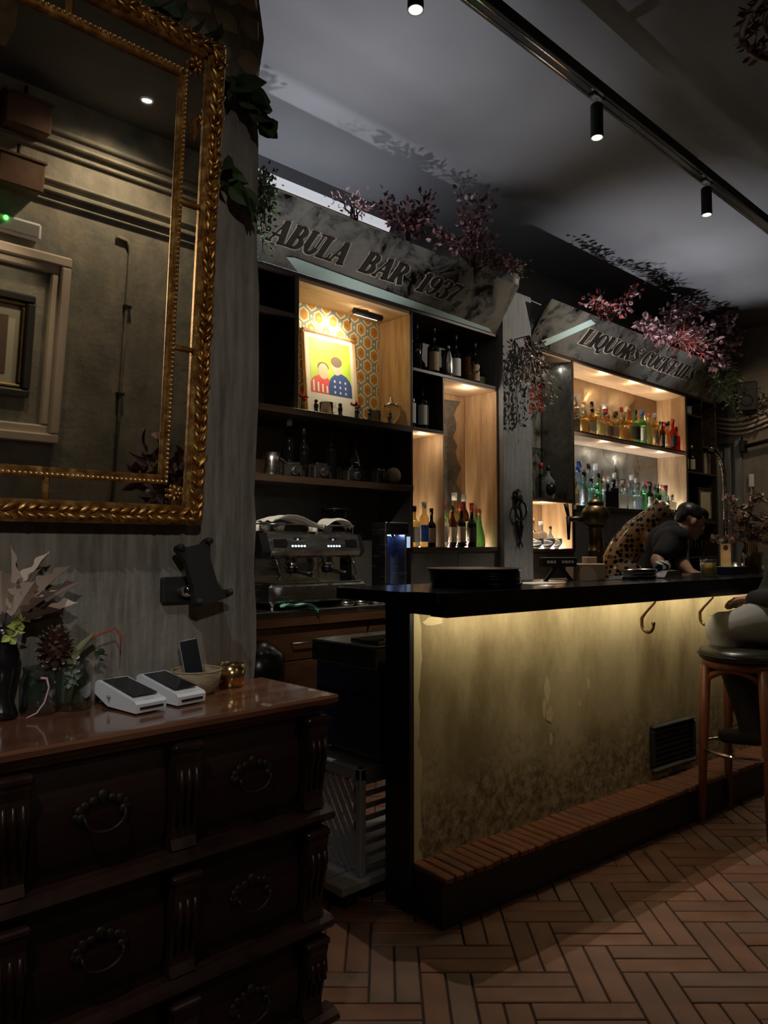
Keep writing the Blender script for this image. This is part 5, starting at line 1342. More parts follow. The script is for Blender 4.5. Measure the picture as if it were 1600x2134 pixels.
def glyph(ch, e=0.0):
    q = []
    def st(x0, y0, x1, y1, w_):
        dx, dy = x1 - x0, y1 - y0; l = math.hypot(dx, dy); ux, uy = dx / l * e, dy / l * e
        q.extend(strip([(x0 - ux, y0 - uy), (x1 + ux, y1 + uy)], [w_ + 2 * e] * 2))
    def serif(x0, x1, y): st(x0, y, x1, y, TN)
    def stem(x, y0=0.0, y1=1.0): st(x, y0, x, y1, TK)
    wd = .7
    if ch == 'A':
        st(.10, .03, .40, .97, TN * 1.2); st(.40, 1.0, .66, .0, TK); st(.2, .32, .55, .32, TN); serif(0, .22, .025); serif(.48, .84, .025); wd = .82
    elif ch == 'B':
        stem(.2); serif(.03, .4, .975); serif(.03, .4, .025); q += arc(.34, .755, .22, .22, -90, 90, TN, TK * .95, e); q += arc(.34, .27, .28, .245, -90, 90, TN, TK, e); st(.25, .52, .36, .52, TN); wd = .74
    elif ch == 'U':
        stem(.2, .28); serif(.02, .38, .975); q += arc(.43, .30, .20, .27, 180, 360, TN * 2, TK * .8, e); st(.64, .3, .64, .97, TN * 1.2); serif(.52, .78, .975); wd = .78
    elif ch == 'L':
        stem(.2); serif(.02, .4, .975); serif(.02, .62, .025); st(.62, .02, .64, .3, TN); wd = .66
    elif ch == 'R':
        stem(.2); serif(.03, .42, .975); serif(.03, .38, .025); q += arc(.34, .745, .24, .23, -90, 90, TN, TK * .95, e); st(.42, .50, .68, .02, TK * .85); serif(.6, .82, .025); wd = .80
    elif ch == 'I': stem(.2); serif(.03, .37, .975); serif(.03, .37, .025); wd = .40
    elif ch == 'T': stem(.36); serif(.05, .67, .97); serif(.2, .52, .025); st(.06, .97, .05, .70, TN * 1.4); st(.66, .97, .67, .70, TN * 1.4); wd = .70
    elif ch == 'K': stem(.2); serif(.03, .37, .975); serif(.03, .37, .025); st(.28, .42, .62, .97, TN * 1.2); st(.40, .58, .66, .0, TK); serif(.52, .74, .975); serif(.54, .8, .025); wd = .78
    elif ch == 'O': q += arc(.36, .5, .27, .46, 0, 360, TN, TK, e, 24); wd = .72
    elif ch == 'Q': q += arc(.36, .5, .27, .46, 0, 360, TN, TK, e, 24); q += strip([(.30, .14), (.42, .05), (.52, -.16), (.68, -.17), (.76, -.08)], [x + 2 * e for x in (TN, TK * .6, TK * .6, TN * 2, TN)]); wd = .74
    elif ch == 'C': q += arc(.38, .5, .27, .46, 45, 315, TN, TK, e, 20); st(.58, .72, .60, .97, TN); q += arc(.53, .76, .05, .07, 0, 360, .08, .08, e, 10); wd = .66
    elif ch == 'S':
        q += strip([(.60, .74), (.56, .90), (.40, .97), (.24, .90), (.18, .74), (.26, .60), (.42, .48), (.56, .34), (.56, .16), (.42, .04), (.26, .04), (.14, .14), (.10, .30)], [x + 2 * e for x in (TN, TN, TN, .10, .15, TK, TK * 1.05, TK, .15, .09, TN, TN, TN)]); st(.61, .70, .62, .97, TN); st(.09, .03, .10, .32, TN); wd = .70
    elif ch == '1': stem(.26); serif(.05, .47, .025); st(.10, .83, .24, .97, TN * 1.4); wd = .50
    elif ch == '9': q += arc(.30, .70, .20, .27, 0, 360, TN, TK * .8, e, 20); q += strip([(.50, .72), (.51, .50), (.46, .22), (.32, .04), (.18, .05), (.12, .16)], [x + 2 * e for x in (TK * .8, TK * .9, TK * .7, TN * 1.5, TN, .09)]); wd = .62
    elif ch == '3': q += arc(.26, .75, .20, .22, -90, 130, TN, TK * .85, e); q += arc(.26, .27, .24, .25, -140, 90, TN, TK, e); q += arc(.11, .80, .05, .06, 0, 360, .08, .08, e, 10); q += arc(.10, .18, .05, .06, 0, 360, .09, .09, e, 10); wd = .60
    elif ch == '7': q += strip([(.08, .78), (.10, .92), (.28, .92), (.46, .88), (.58, .96)], [x + 2 * e for x in (TN, .14, .17, .16, TN)]); q += strip([(.57, .95), (.40, .62), (.27, .30), (.26, .02)], [x + 2 * e for x in (TN, TN * 2, TK * .8, TK)]); wd = .60
    return q, wd
# sign plane: lower edge on the cabinet front, leaning out into the room
SM = Matrix(((1, 0, 0, 0), (0, -.5868, -.8098, 3.846), (0, .8098, -.5868, 3.025), (0, 0, 0, 1)))
SL = .424
def make_sign(lab, x0, x1, words, cap, base, sh, mat_edge):
    t = thing('mirrored_sign', lab, 'sign', (x0, 3.846, 3.025))
    mb = MB()
    k0 = .025 if x0 > 5 else 0
    mb.prism([(x0, 0), (x1, 0), (x1, SL), (x0, SL)], 'z', -.012, 0.0)
    mb.xf(SM); mb.build('mirror_board', 'antique_mirror', t)
    # closed back and top so that it is a box
    MB().prism([(3.846, 3.025), (3.846 - .5868 * SL + .006, 3.025 + .8098 * SL - .004), (3.70, 3.36), (3.86, 3.03)], 'x', x0 + .004, x1 - .004).build('backing', 'black_paint', t)
    for wrd, xa, xb in words:
        gl = [glyph(c)[1] for c in wrd]; tot = sum(gl)
        sx = (xb - xa) / tot; x = xa
        for c, wd in zip(wrd, gl):
            par = None
            for e, z0, z1, nm, mt in ((0.0, .002, .007, 'letter', 'letter_brown'), (.05, .0003, .0025, 'letter_outline', mat_edge)):
                qs, _ = glyph(c, e); mb = MB()
                for qd in qs:
                    mb.prism([(x + p[0] * sx + sh * (p[1]) * cap, base + p[1] * cap) for p in qd], 'z', z0, z1)
                mb.xf(SM); o = mb.build(nm, mt, par or t)
                par = o
            x += wd * sx
    return t
s1 = make_sign('long mirrored sign board reading bar and 1937 in dark letters', 2.2, 4.905, (('ABULA', 2.56, 3.17), ('BAR', 3.30, 3.72), ('1937', 3.86, 4.29)), .145, .130, .30, 'letter_edge')
mb = MB(); mb.prism([(2.86, .002), (4.86, .002), (4.80, .028), (2.80, .082), (2.74, .07)], 'z', 0.0, .006); mb.xf(SM); mb.build('reflection_strip', 'reflection_teal', s1)  # bright reflection along the mirror board, painted as a pale strip
s2 = make_sign('mirrored sign board reading liquors cocktails in pale edged letters', 5.365, 9.24, (('LIQUORS', 6.02, 7.09), ('COCKTAILS', 7.17, 8.33)), .155, .145, .32, 'letter_edge_pale')
mb = MB(); mb.prism([(5.52, .06), (5.60, .03), (6.12, .36), (6.02, .38)], 'z', 0.0, .004); mb.xf(SM); mb.build('reflection_strip', 'reflection_teal', s2)  # reflected streak in the mirror board, painted as a pale diagonal

# white light tube / ledge on top of the first sign
t = thing('light_tube', 'long white light tube lying on top of the first sign', 'light tube', (2.9, 3.70, 3.45))
MB().tube([(2.2, 3.74, 3.485), (3.55, 3.74, 3.485)], .045, 14).build('tube_body', 'tube_glow', t)
for x_ in (2.5, 3.2): MB().box(x_ - .015, x_ + .015, 3.69, 3.79, 3.42, 3.535, .003).build('clip', 'iron_dark', t)
MB().box(2.2, 3.6, 3.69, 3.80, 3.38, 3.44, .006).build('base_ledge', 'frame_pink', t)

# ================================================================== PLANTS ON THE SIGNS
def branch_bunch(name, label, base, stems, nleaf, L, W, mats, seed, droop=.2, wob=.05):
    """several twigs leaving one base, dressed with small leaves"""
    random.seed(seed)
    t = thing(name, label, 'dried branches', base)
    B = Vector(base); lv = [MB() for _ in mats]
    for tip in stems:
        T = Vector(tip); n = 7
        pts = [B.lerp(T, k / n) + Vector((random.uniform(-wob, wob) * .4, random.uniform(-wob, wob) * .4, math.sin(PI * k / n) * wob)) for k in range(n + 1)]
        MB().tube(pts, [.006 * (1 - k / n) + .0015 for k in range(n + 1)], 5).build('twig', 'twig', t)
        for k in range(nleaf):
            s_ = .22 + .80 * random.random(); f = min(s_, .999) * n; i = int(f); p = pts[i].lerp(pts[i + 1], f - i)
            off = Vector((random.gauss(0, 1), random.gauss(0, 1), random.gauss(0, 1))) * (.035)
            d = (T - B).normalized() * .5 + off.normalized()
            leaf(lv[random.randrange(len(mats))], p + off * .8, d, L * random.uniform(.6, 1.2), W * random.uniform(.7, 1.2), random.uniform(0, 6), droop)
    for m_, mt in zip(lv, mats):
        if m_.v: tag(m_.build('foliage', mt, t, fix=False), kind='stuff')
    return t
branch_bunch('eucalyptus_branches', 'dark purple leafy branches standing tall on the first sign', (3.657, 3.63, 3.4), [(3.29, 3.5, 3.528), (3.35, 3.5, 3.44), (3.53, 3.5, 3.521), (3.71, 3.48, 3.686), (3.74, 3.5, 3.554), (3.6, 3.5, 3.44)], 48, .042, .032, ['leaf_purple_dark', 'leaf_purple', 'leaf_purple_dark'], 61)
branch_bunch('eucalyptus_branches', 'mauve and purple leafy branches near the end of the first sign', (4.36, 3.63, 3.376), [(4.07, 3.5, 3.871), (4.13, 3.5, 3.712), (4.29, 3.5, 3.87), (4.36, 3.5, 3.819), (4.46, 3.5, 3.59), (4.21, 3.5, 3.625), (4.58, 3.5, 3.435), (4.73, 3.5, 3.437), (3.91, 3.5, 3.433), (3.79, 3.5, 3.432)], 55, .040, .030, ['leaf_purple', 'leaf_mauve', 'leaf_purple_dark'], 62)
branch_bunch('dried_blossom', 'pale pink dried blossom lying on the light tube', (3.187, 3.66, 3.4), [(2.91, 3.56, 3.42), (3.03, 3.5, 3.43), (3.15, 3.5, 3.45), (3.2, 3.5, 3.42)], 30, .03, .012, ['leaf_pink', 'leaf_pink'], 63)
branch_bunch('trailing_ivy', 'dark green trailing ivy beside the mirror wall end', (2.465, 3.66, 3.42), [(2.33, 3.5, 2.926), (2.37, 3.5, 3.048), (2.35, 3.5, 2.876), (2.38, 3.5, 3.274), (2.36, 3.5, 3.127)], 60, .032, .026, ['leaf_green', 'leaf_green_mid'], 64)
branch_bunch('eucalyptus_branches', 'small dark red branches left on the second sign', (6.3, 3.6, 3.37), [(5.8, 3.5, 3.4), (5.9, 3.5, 3.486), (6.73, 3.5, 3.776), (6.5, 3.5, 3.524), (6.14, 3.5, 3.445)], 34, .05, .040, ['leaf_purple', 'leaf_mauve', 'leaf_red'], 65)
branch_bunch('eucalyptus_branches', 'large mauve leafy branches spilling over the second sign', (7.5, 3.58, 3.4), [(6.58, 3.46, 3.37), (6.81, 3.46, 3.36), (7.28, 3.48, 3.674), (7.61, 3.48, 3.8), (7.95, 3.48, 3.82), (8.19, 3.48, 3.685), (7.07, 3.45, 3.456), (7.71, 3.45, 3.536), (6.9, 3.42, 3.27), (8.3, 3.45, 3.492)], 66, .062, .050, ['leaf_mauve', 'leaf_mauve', 'leaf_purple', 'leaf_pink'], 66)
branch_bunch('eucalyptus_branches', 'greyish mauve branches at the far end of the second sign', (8.5, 3.58, 3.42), [(8.64, 3.48, 3.85), (8.59, 3.38, 3.85), (9.05, 3.48, 3.79), (8.7, 3.48, 3.678), (8.54, 3.42, 3.29), (8.29, 3.42, 3.22), (8.89, 3.45, 3.546)], 60, .065, .050, ['leaf_mauve', 'leaf_mauve', 'leaf_purple'], 67)
branch_bunch('dried_blossom', 'coral red feathery blossom among the mauve branches', (7.6, 3.5, 3.36), [(7.21, 3.42, 3.31), (7.43, 3.42, 3.43), (7.82, 3.42, 3.428), (8.0, 3.42, 3.34), (7.81, 3.42, 3.26)], 44, .075, .012, ['leaf_red', 'leaf_red', 'leaf_pink'], 68)
branch_bunch('hanging_fern', 'dark green fern hanging at the end of the second sign', (8.72, 3.58, 3.36), [(8.34, 3.48, 3.067), (8.53, 3.48, 2.931), (8.79, 3.48, 2.855), (8.98, 3.48, 2.71), (9.15, 3.48, 3.189), (8.67, 3.48, 3.172)], 70, .06, .026, ['leaf_green', 'leaf_green_mid', 'leaf_green'], 69)
branch_bunch('hanging_fern', 'dark foliage hanging over the far cornice', (9.40, 3.75, 3.20), [(9.38, 3.6, 2.95), (9.40, 3.3, 2.90), (9.42, 3.1, 2.95), (9.40, 3.45, 2.84)], 60, .06, .03, ['leaf_green', 'leaf_dry_dark'], 70)
branch_bunch('dried_bouquet', 'dried bouquet hanging head down on the grey pillar', (5.17, 3.70, 3.02), [(5.02, 3.66, 2.60), (5.10, 3.64, 2.48), (5.20, 3.64, 2.40), (5.30, 3.64, 2.45), (5.42, 3.64, 2.55), (5.15, 3.62, 2.70), (5.35, 3.64, 2.68), (5.24, 3.64, 2.30)], 46, .050, .022, ['leaf_silver', 'leaf_dry_dark', 'leaf_purple_dark', 'leaf_silver'], 71)
t = thing('dried_red_flower', 'dark red flower head hanging in the bouquet on the pillar', 'flower', (5.16, 3.61, 2.42))
random.seed(72); mb = MB()
for k in range(90):
    a = random.uniform(0, 2 * PI); z_ = random.uniform(2.36, 2.60); rr = .045 * (1 - .5 * (z_ - 2.36) / .24)
    leaf(mb, (5.14 + rr * math.cos(a), 3.61 + rr * .8 * math.sin(a), z_), (math.cos(a), math.sin(a), random.uniform(-.6, .3)), .03, .022, random.uniform(0, 6))
tag(mb.build('petals', 'leaf_red', t, fix=False), kind='stuff')
MB().tube([(5.14, 3.61, 2.58), (5.16, 3.68, 2.85), (5.17, 3.70, 3.02)], .005, 6).build('stem', 'twig', t)
MB().tube([(5.17, 3.80, 3.03), (5.17, 3.69, 3.03)], .005, 6).build('nail', 'iron_dark', t)
# small grey lantern stone at the end of sign one
t = thing('grey_pot', 'small grey pot at the right end of the first sign', 'pot', (4.95, 3.66, 3.39))
MB().lathe([(.05, 0), (.065, .01), (.07, .07), (.06, .10), (.05, .10), (.045, .02)], (4.90, 3.68, 3.375), 16).build('pot_body', 'grey_plastic', t)
MB().lathe([(.072, .06), (.074, .075), (.066, .08)], (4.90, 3.68, 3.375), 16, False).build('pot_rim', 'grey_plastic', t)
branch_bunch('dried_grass', 'pale dried sprigs in the small grey pot', (4.90, 3.68, 3.42), [(4.82, 3.6, 3.53), (4.90, 3.58, 3.54), (4.97, 3.58, 3.52)], 20, .035, .016, ['leaf_dry', 'leaf_green_mid'], 73)

# door knocker on the pillar
t = thing('door_knocker', 'dark iron door knocker with a ring and two legs on the pillar', 'door knocker', (5.13, 3.80, 1.24))
mb = MB()
mb.ball((5.115, 3.775, 1.66), .045, 12, 10, (1, .55, 1.25))
for a in range(8): mb.ball((5.115 + .045 * math.cos(a * PI / 4), 3.782, 1.675 + .05 * math.sin(a * PI / 4)), .018, 8, 6, (1, .5, 1))
mb.ball((5.115, 3.745, 1.64), .016, 8, 6); mb.build('lion_head', 'iron_dark', t)
MB().tube([(5.125 + .075 * math.cos(2 * PI * k / 24), 3.76, 1.555 + .075 * math.sin(2 * PI * k / 24)) for k in range(24)], .009, 8, closed=True).build('ring', 'iron_dark', t)
MB().tube([(5.115, 3.765, 1.61), (5.125, 3.755, 1.48)], .010, 8).build('striker', 'iron_dark', t)
for s_ in (-1, 1):
    MB().tube([(5.135 + s_ * .030, 3.785, 1.47), (5.135 + s_ * .028, 3.78, 1.42), (5.14 + s_ * .012, 3.785, 1.34), (5.14 - s_ * .004, 3.785, 1.31), (5.15 + s_ * .028, 3.785, 1.25)], [.012, .016, .010, .008, .006], 8).build('leg', 'iron_dark', t)
# chair-lift style top conduit over the right sign
t = thing('ceiling_cable', 'thin pale cable running behind the gap between the signs', 'cable', (5.2, 3.9, 3.42))
MB().tube([(4.95, 3.86, 3.40), (5.35, 3.84, 3.42), (6.0, 3.84, 3.40)], .006, 6).build('cable_run', 'grey_plastic', t)
# plant on a round table in the room, seen at the lower right of the mirror
t = thing('round_table', 'small round table in the room under the dark red plant', 'table', (2.45, -1.2, 0))
MB().lathe([(.28, 0), (.30, .006), (.30, .024), (.28, .03)], (2.45, -1.2, .73), 28).build('table_top', 'walnut_dark', t)
MB().cyl((2.45, -1.2, .03), .03, .70, 12).build('column', 'iron_dark', t)
MB().lathe([(.22, 0), (.22, .015), (.04, .035)], (2.45, -1.2, 0), 24).build('base', 'iron_dark', t)
t = thing('plant_vase', 'brown vase on the round table reflected in the mirror', 'vase', (2.45, -1.2, .76))
MB().lathe([(.06, 0), (.08, .02), (.09, .14), (.06, .25), (.07, .30), (.062, .30), (.05, .24)], (2.45, -1.2, .76), 20).build('vase_body', 'brass_old', t)
MB().lathe([(.072, .295), (.075, .305), (.066, .308)], (2.45, -1.2, .76), 20, False).build('vase_rim', 'brass_old', t)
branch_bunch('red_leaf_plant', 'dark red leafy plant reflected at the mirror corner', (2.45, -1.2, 1.02), [(2.28, -1.2, 1.42), (2.38, -1.25, 1.50), (2.55, -1.15, 1.38), (2.66, -1.2, 1.26), (2.24, -1.18, 1.28), (2.48, -1.1, 1.30)], 22, .11, .06, ['leaf_purple', 'leaf_purple_dark', 'leaf_mauve'], 81)

# ================================================================== ORGANIC BODIES
def organic(name, mb, mat, parent, voxel=.01, smooth=4, space='w'):
    """overlapping closed volumes fused into one continuous skin"""
    me = bpy.data.meshes.new('tmp'); vs = mb.v
    if space == 'w' and parent is not None:
        inv = wmat(parent).inverted(); vs = [tuple(inv @ Vector(p)) for p in vs]
    me.from_pydata(vs, [], mb.f); me.validate()
    bm = bmesh.new(); bm.from_mesh(me); bmesh.ops.recalc_face_normals(bm, faces=bm.faces); bm.to_mesh(me); bm.free()
    o = bpy.data.objects.new('tmp', me); COL.objects.link(o)
    r = o.modifiers.new('r', 'REMESH'); r.mode = 'VOXEL'; r.voxel_size = voxel
    s_ = o.modifiers.new('s', 'SMOOTH'); s_.factor = .6; s_.iterations = smooth
    dg = bpy.context.evaluated_depsgraph_get()
    nm = bpy.data.meshes.new_from_object(o.evaluated_get(dg)); nm.name = name
    bpy.data.objects.remove(o)
    nm.materials.clear(); nm.materials.append(M[mat])
    for p in nm.polygons: p.use_smooth = True
    ob = bpy.data.objects.new(name, nm); COL.objects.link(ob)
    ob.parent = parent
    return ob
def limb(mb, pts, rs, n=14):
    mb.tube(pts, rs, n)
    for p, r in zip(pts, rs): mb.ball(p, r, n, 8)
def lerp(a, b, t): return tuple(x + (y - x) * t for x, y in zip(a, b))

# ---- spotted cheetah statue
m, nt, b = new_mat('cheetah_coat'); L = nt.links
tc = ND(nt, 'ShaderNodeTexCoord')
dn = ND(nt, 'ShaderNodeTexNoise', i_Scale=9.0, i_Detail=2.0); L.new(tc.outputs['Object'], dn.inputs[0])
va = ND(nt, 'ShaderNodeVectorMath', operation='MULTIPLY_ADD'); L.new(dn.outputs['Color'], va.inputs[0]); va.inputs[1].default_value = (.03, .03, .03); L.new(tc.outputs['Object'], va.inputs[2])
vo = ND(nt, 'ShaderNodeTexVoronoi', i_Scale=23.0, i_Randomness=.5); L.new(va.outputs[0], vo.inputs[0])
cr = ND(nt, 'ShaderNodeValToRGB'); e = cr.color_ramp.elements; e[0].position = .40; e[0].color = (1, 1, 1, 1); e[1].position = .46; e[1].color = (0, 0, 0, 1); L.new(vo.outputs['Distance'], cr.inputs[0])
n1 = ND(nt, 'ShaderNodeTexNoise', i_Scale=3.5, i_Detail=3.0); L.new(tc.outputs['Object'], n1.inputs[0])
cb = ND(nt, 'ShaderNodeValToRGB'); e = cb.color_ramp.elements; e[0].position = .40; e[0].color = (.46, .23, .07, 1); e[1].position = .68; e[1].color = (.72, .56, .36, 1); L.new(n1.outputs[0], cb.inputs[0])
mx = ND(nt, 'ShaderNodeMixRGB'); mx.inputs[2].default_value = (.022, .012, .008, 1); L.new(cr.outputs[0], mx.inputs[0]); L.new(cb.outputs[0], mx.inputs[1]); L.new(mx.outputs[0], b.inputs['Base Color'])
b.inputs['Roughness'].default_value = .22
b.inputs['Coat Weight'].default_value = .4
CHX, CHY = 5.51, 3.25
t = thing('cheetah_statue', 'life size spotted cheetah statue sitting behind the bar', 'statue', (CHX, CHY, .89), math.atan2(-.88, .47))
t.scale = (.955, .955, .955)
mb = MB()
mb.ball((.15, 0, .17), 1, 18, 14, (.165, .145, .175))
limb(mb, [(.13, 0, .20), (.20, 0, .36), (.30, 0, .50), (.38, 0, .58)], [.145, .140, .125, .105], 18)
mb.ball((.36, 0, .46), 1, 16, 12, (.11, .115, .14))
limb(mb, [(.38, 0, .58), (.44, 0, .66)], [.095, .080])
mb.ball((.485, 0, .70), 1, 16, 12, (.088, .074, .070)); mb.ball((.560, 0, .668), 1, 14, 10, (.048, .044, .036)); mb.ball((.535, 0, .695), 1, 12, 8, (.05, .035, .03))
for s_ in (-1, 1):
    mb.ball((.45, s_ * .055, .765), 1, 10, 8, (.022, .026, .026))
    limb(mb, [(.38, s_ * .065, .46), (.42, s_ * .075, .24), (.44, s_ * .075, .04)], [.065, .045, .036]); mb.ball((.48, s_ * .075, .028), 1, 12, 8, (.06, .038, .028))
    mb.ball((.21, s_ * .12, .14), 1, 16, 12, (.14, .06, .125)); limb(mb, [(.28, s_ * .13, .08), (.20, s_ * .13, .035), (.36, s_ * .13, .03)], [.06, .04, .036])
    mb.ball((.39, s_ * .13, .026), 1, 12, 8, (.055, .04, .026))
limb(mb, [(.02, 0, .08), (-.02, .10, .03), (.08, .24, .028), (.25, .27, .03)], [.035, .028, .026, .03], 10)
organic('body', mb, 'cheetah_coat', t, .012, 5, 'l')
for s_ in (-1, 1): MB().ball((.545, s_ * .045, .715), .011, 8, 6).build('eye', 'black_gloss', t, 'l')
MB().ball((.604, 0, .680), .014, 8, 6, (.7, 1, .7)).build('nose', 'black_gloss', t, 'l')
t = thing('statue_plinth', 'dark plinth under the cheetah statue', 'plinth', (5.62, 3.05, 0), math.atan2(-.88, .47))
MB().box(-.28, .28, -.19, .19, 0, .86, .006).build('plinth_body', 'walnut_dark', t, 'l')
MB().box(-.30, .30, -.20, .20, .86, .889, .004).build('plinth_top', 'walnut_dark', t, 'l')

# ---- barman leaning over the counter
def hand(mb, wrist, d, nrm, L_=.18, curl=.35, side=1):
    """palm, four unequal fingers and a thumb; d = pointing direction, nrm = back of the hand"""
    d = Vector(d).normalized(); nrm = Vector(nrm); nrm = (nrm - d * nrm.dot(d)).normalized(); s_ = d.cross(nrm) * side
    W = Vector(wrist); k = L_ / .18
    limb(mb, [W, W + d * .03 * k], [.024, .026], 10)
    for q in (-1.5, -.5, .5, 1.5):
        limb(mb, [W + d * .02 * k + s_ * (.013 * q), W + d * .085 * k + s_ * (.019 * q)], [.015, .0135], 10)
    for q, fl in zip((-1.5, -.5, .5, 1.5), (.062, .078, .083, .072)):
        p0 = W + d * .085 * k + s_ * (.0195 * q); a = curl
        pts = [p0]
        for j, part in enumerate((.45, .32, .23)):
            a2 = a * (j + .6); dd = d * math.cos(a2) - nrm * math.sin(a2); pts.append(pts[-1] + dd * fl * part * k)
        limb(mb, pts, [.0098, .0092, .0086, .0078], 8)
    th = W + d * .03 * k + s_ * (.026)
    limb(mb, [th, th + (d * .6 + s_ * .75 - nrm * .25).normalized() * .035, th + (d * .85 + s_ * .55 - nrm * .45).normalized() * .066], [.0135, .0115, .0092], 8)
def head(mb, c, fwd, up, s=1.0):
    """skull, jaw, nose, brow, ears; returns the frame"""
    f = Vector(fwd).normalized(); u = Vector(up); u = (u - f * u.dot(f)).normalized(); r_ = f.cross(u); C_ = Vector(c)
    def E(off, rad):
        o = C_ + f * off[0] * s + r_ * off[1] * s + u * off[2] * s
        b_ = MB(); b_.ball((0, 0, 0), 1, 16, 12, [q * s for q in rad])
        Mx = Matrix(((f.x, r_.x, u.x, o.x), (f.y, r_.y, u.y, o.y), (f.z, r_.z, u.z, o.z), (0, 0, 0, 1))); b_.xf(Mx); mb.raw(b_.v, b_.f)
    E((-.01, 0, .03), (.098, .076, .088)); E((.035, 0, -.035), (.060, .058, .075)); E((.055, 0, -.085), (.035, .036, .028)); E((.088, 0, .005), (.012, .045, .014))
    E((.100, 0, -.028), (.018, .012, .022)); E((.098, 0, -.012), (.010, .009, .025)); E((.088, 0, -.066), (.012, .024, .007)); E((.086, 0, -.078), (.012, .020, .008))
    for q in (-1, 1): E((-.005, q * .078, -.01), (.018, .010, .030))
    return C_, f, r_, u
flat('eye_white', (.6, .58, .55), .3)
RV = Vector((math.sin(CAM_A), -math.cos(CAM_A), 0))
t = thing('person', 'barman in a black t-shirt bending over the bar', 'person', (4.92, 2.52, 0))
body = MB()
hip = Vector((4.955, 2.475, .93)); chest = Vector((4.995, 2.435, 1.27)); neckb = Vector((5.02, 2.415, 1.365)); hc = Vector((5.125, 2.325, 1.425))
fw = (RV * .82 + Vector((0, 0, -.42))).normalized(); upv = Vector((.30, -.28, .88))
shd = Vector((.80, .60, 0))      # line of the shoulders
limb(body, [hip, lerp(hip, chest, .5), chest], [.130, .120, .130], 20)
limb(body, [chest - shd * .10, chest + shd * .10], [.105, .105], 18)
limb(body, [chest, neckb, hc - fw * .02 - Vector((0, 0, .05))], [.10, .062, .054], 14)
C_, f_, r_, u_ = head(body, hc, fw, upv, 1.02)
sA = neckb - shd * .17 + Vector((0, 0, -.045)); eA = Vector((4.72, 2.37, 1.165)); wA = Vector((4.60, 2.25, 1.05))
sB = neckb + shd * .17 + Vector((0, 0, -.045)); eB = Vector((4.97, 2.33, 1.15)); wB = Vector((4.77, 2.17, 1.09))
for S, E_, W_ in ((sA, eA, wA), (sB, eB, wB)):
    limb(body, [chest + (S - chest) * .6, S, lerp(S, E_, .5), E_], [.075, .062, .052, .043], 14)
    limb(body, [E_, lerp(E_, W_, .35), W_], [.043, .043, .028], 14)
hand(body, wA, (-.55, -.75, -.10), (0, 0, 1), .18, .35, 1); hand(body, wB, (-.55, -.75, -.12), (0, 0, 1), .18, .35, -1)
for q in (-1, 1):
    h0 = hip + shd * .085 * q; limb(body, [h0, h0 + Vector((0, .01, -.42)), h0 + Vector((0, .03, -.84))], [.095, .062, .042], 14)
    limb(body, [h0 + Vector((0, .03, -.86)), h0 + Vector((-.05, -.16, -.895))], [.042, .032], 10)
bo = organic('body', body, 'skin', t, .0075, 3)
sh = MB()
limb(sh, [hip + Vector((0, 0, .02)), lerp(hip, chest, .5), chest], [.145, .132, .142], 20)
limb(sh, [chest - shd * .10, chest + shd * .10], [.117, .117], 18)
limb(sh, [chest, lerp(chest, neckb, .85)], [.115, .085], 14)
for S, E_, W_ in ((sA, eA, wA), (sB, eB, wB)): limb(sh, [chest + (S - chest) * .6, S, lerp(S, E_, .75)], [.090, .078, .066], 14)
organic('t_shirt', sh, 'shirt_black', t, .010, 3)
tr_ = MB(); limb(tr_, [hip, hip + Vector((0, 0, -.08))], [.160, .155], 18)
for q in (-1, 1):
    h0 = hip + shd * .085 * q; limb(tr_, [h0, h0 + Vector((0, .01, -.42)), h0 + Vector((0, .03, -.82))], [.112, .078, .060], 14)
organic('trousers', tr_, 'shirt_black', t, .012, 3)
for q in (-1, 1):
    h0 = hip + shd * .085 * q
    mb = MB(); limb(mb, [h0 + Vector((0, .045, -.89)), h0 + Vector((-.05, -.17, -.895))], [.048, .040], 12); organic('shoe', mb, 'shoe_dark', t, .010, 3)
hr = MB()
def hE(off, rad):
    o = C_ + f_ * off[0] + r_ * off[1] + u_ * off[2]; b_ = MB(); b_.ball((0, 0, 0), 1, 16, 12, rad)
    b_.xf(Matrix(((f_.x, r_.x, u_.x, o.x), (f_.y, r_.y, u_.y, o.y), (f_.z, r_.z, u_.z, o.z), (0, 0, 0, 1)))); hr.raw(b_.v, b_.f)
hE((-.028, 0, .054), (.094, .081, .074)); hE((.035, 0, .090), (.060, .064, .036)); hE((-.072, 0, .015), (.044, .068, .066)); hE((.070, 0, .072), (.026, .050, .022)); hE((-.01, .05, .045), (.055, .034, .040)); hE((-.01, -.05, .045), (.055, .034, .040))
organic('hair', hr, 'hair_black', t, .008, 2)
for q in (-1, 1):
    o = C_ + f_ * .086 + r_ * (.032 * q) - u_ * .006; MB().ball(tuple(o), .010, 10, 8).build('eye', 'eye_white', t)
    MB().ball(tuple(o + f_ * .0065), .0055, 8, 6).build('iris', 'hair_black', t)
    o = C_ + f_ * .094 + r_ * (.034 * q) + u_ * .018; MB().tube([tuple(o - r_ * .016), tuple(o + u_ * .003), tuple(o + r_ * .016)], .0035, 6).build('eyebrow', 'hair_black', t)

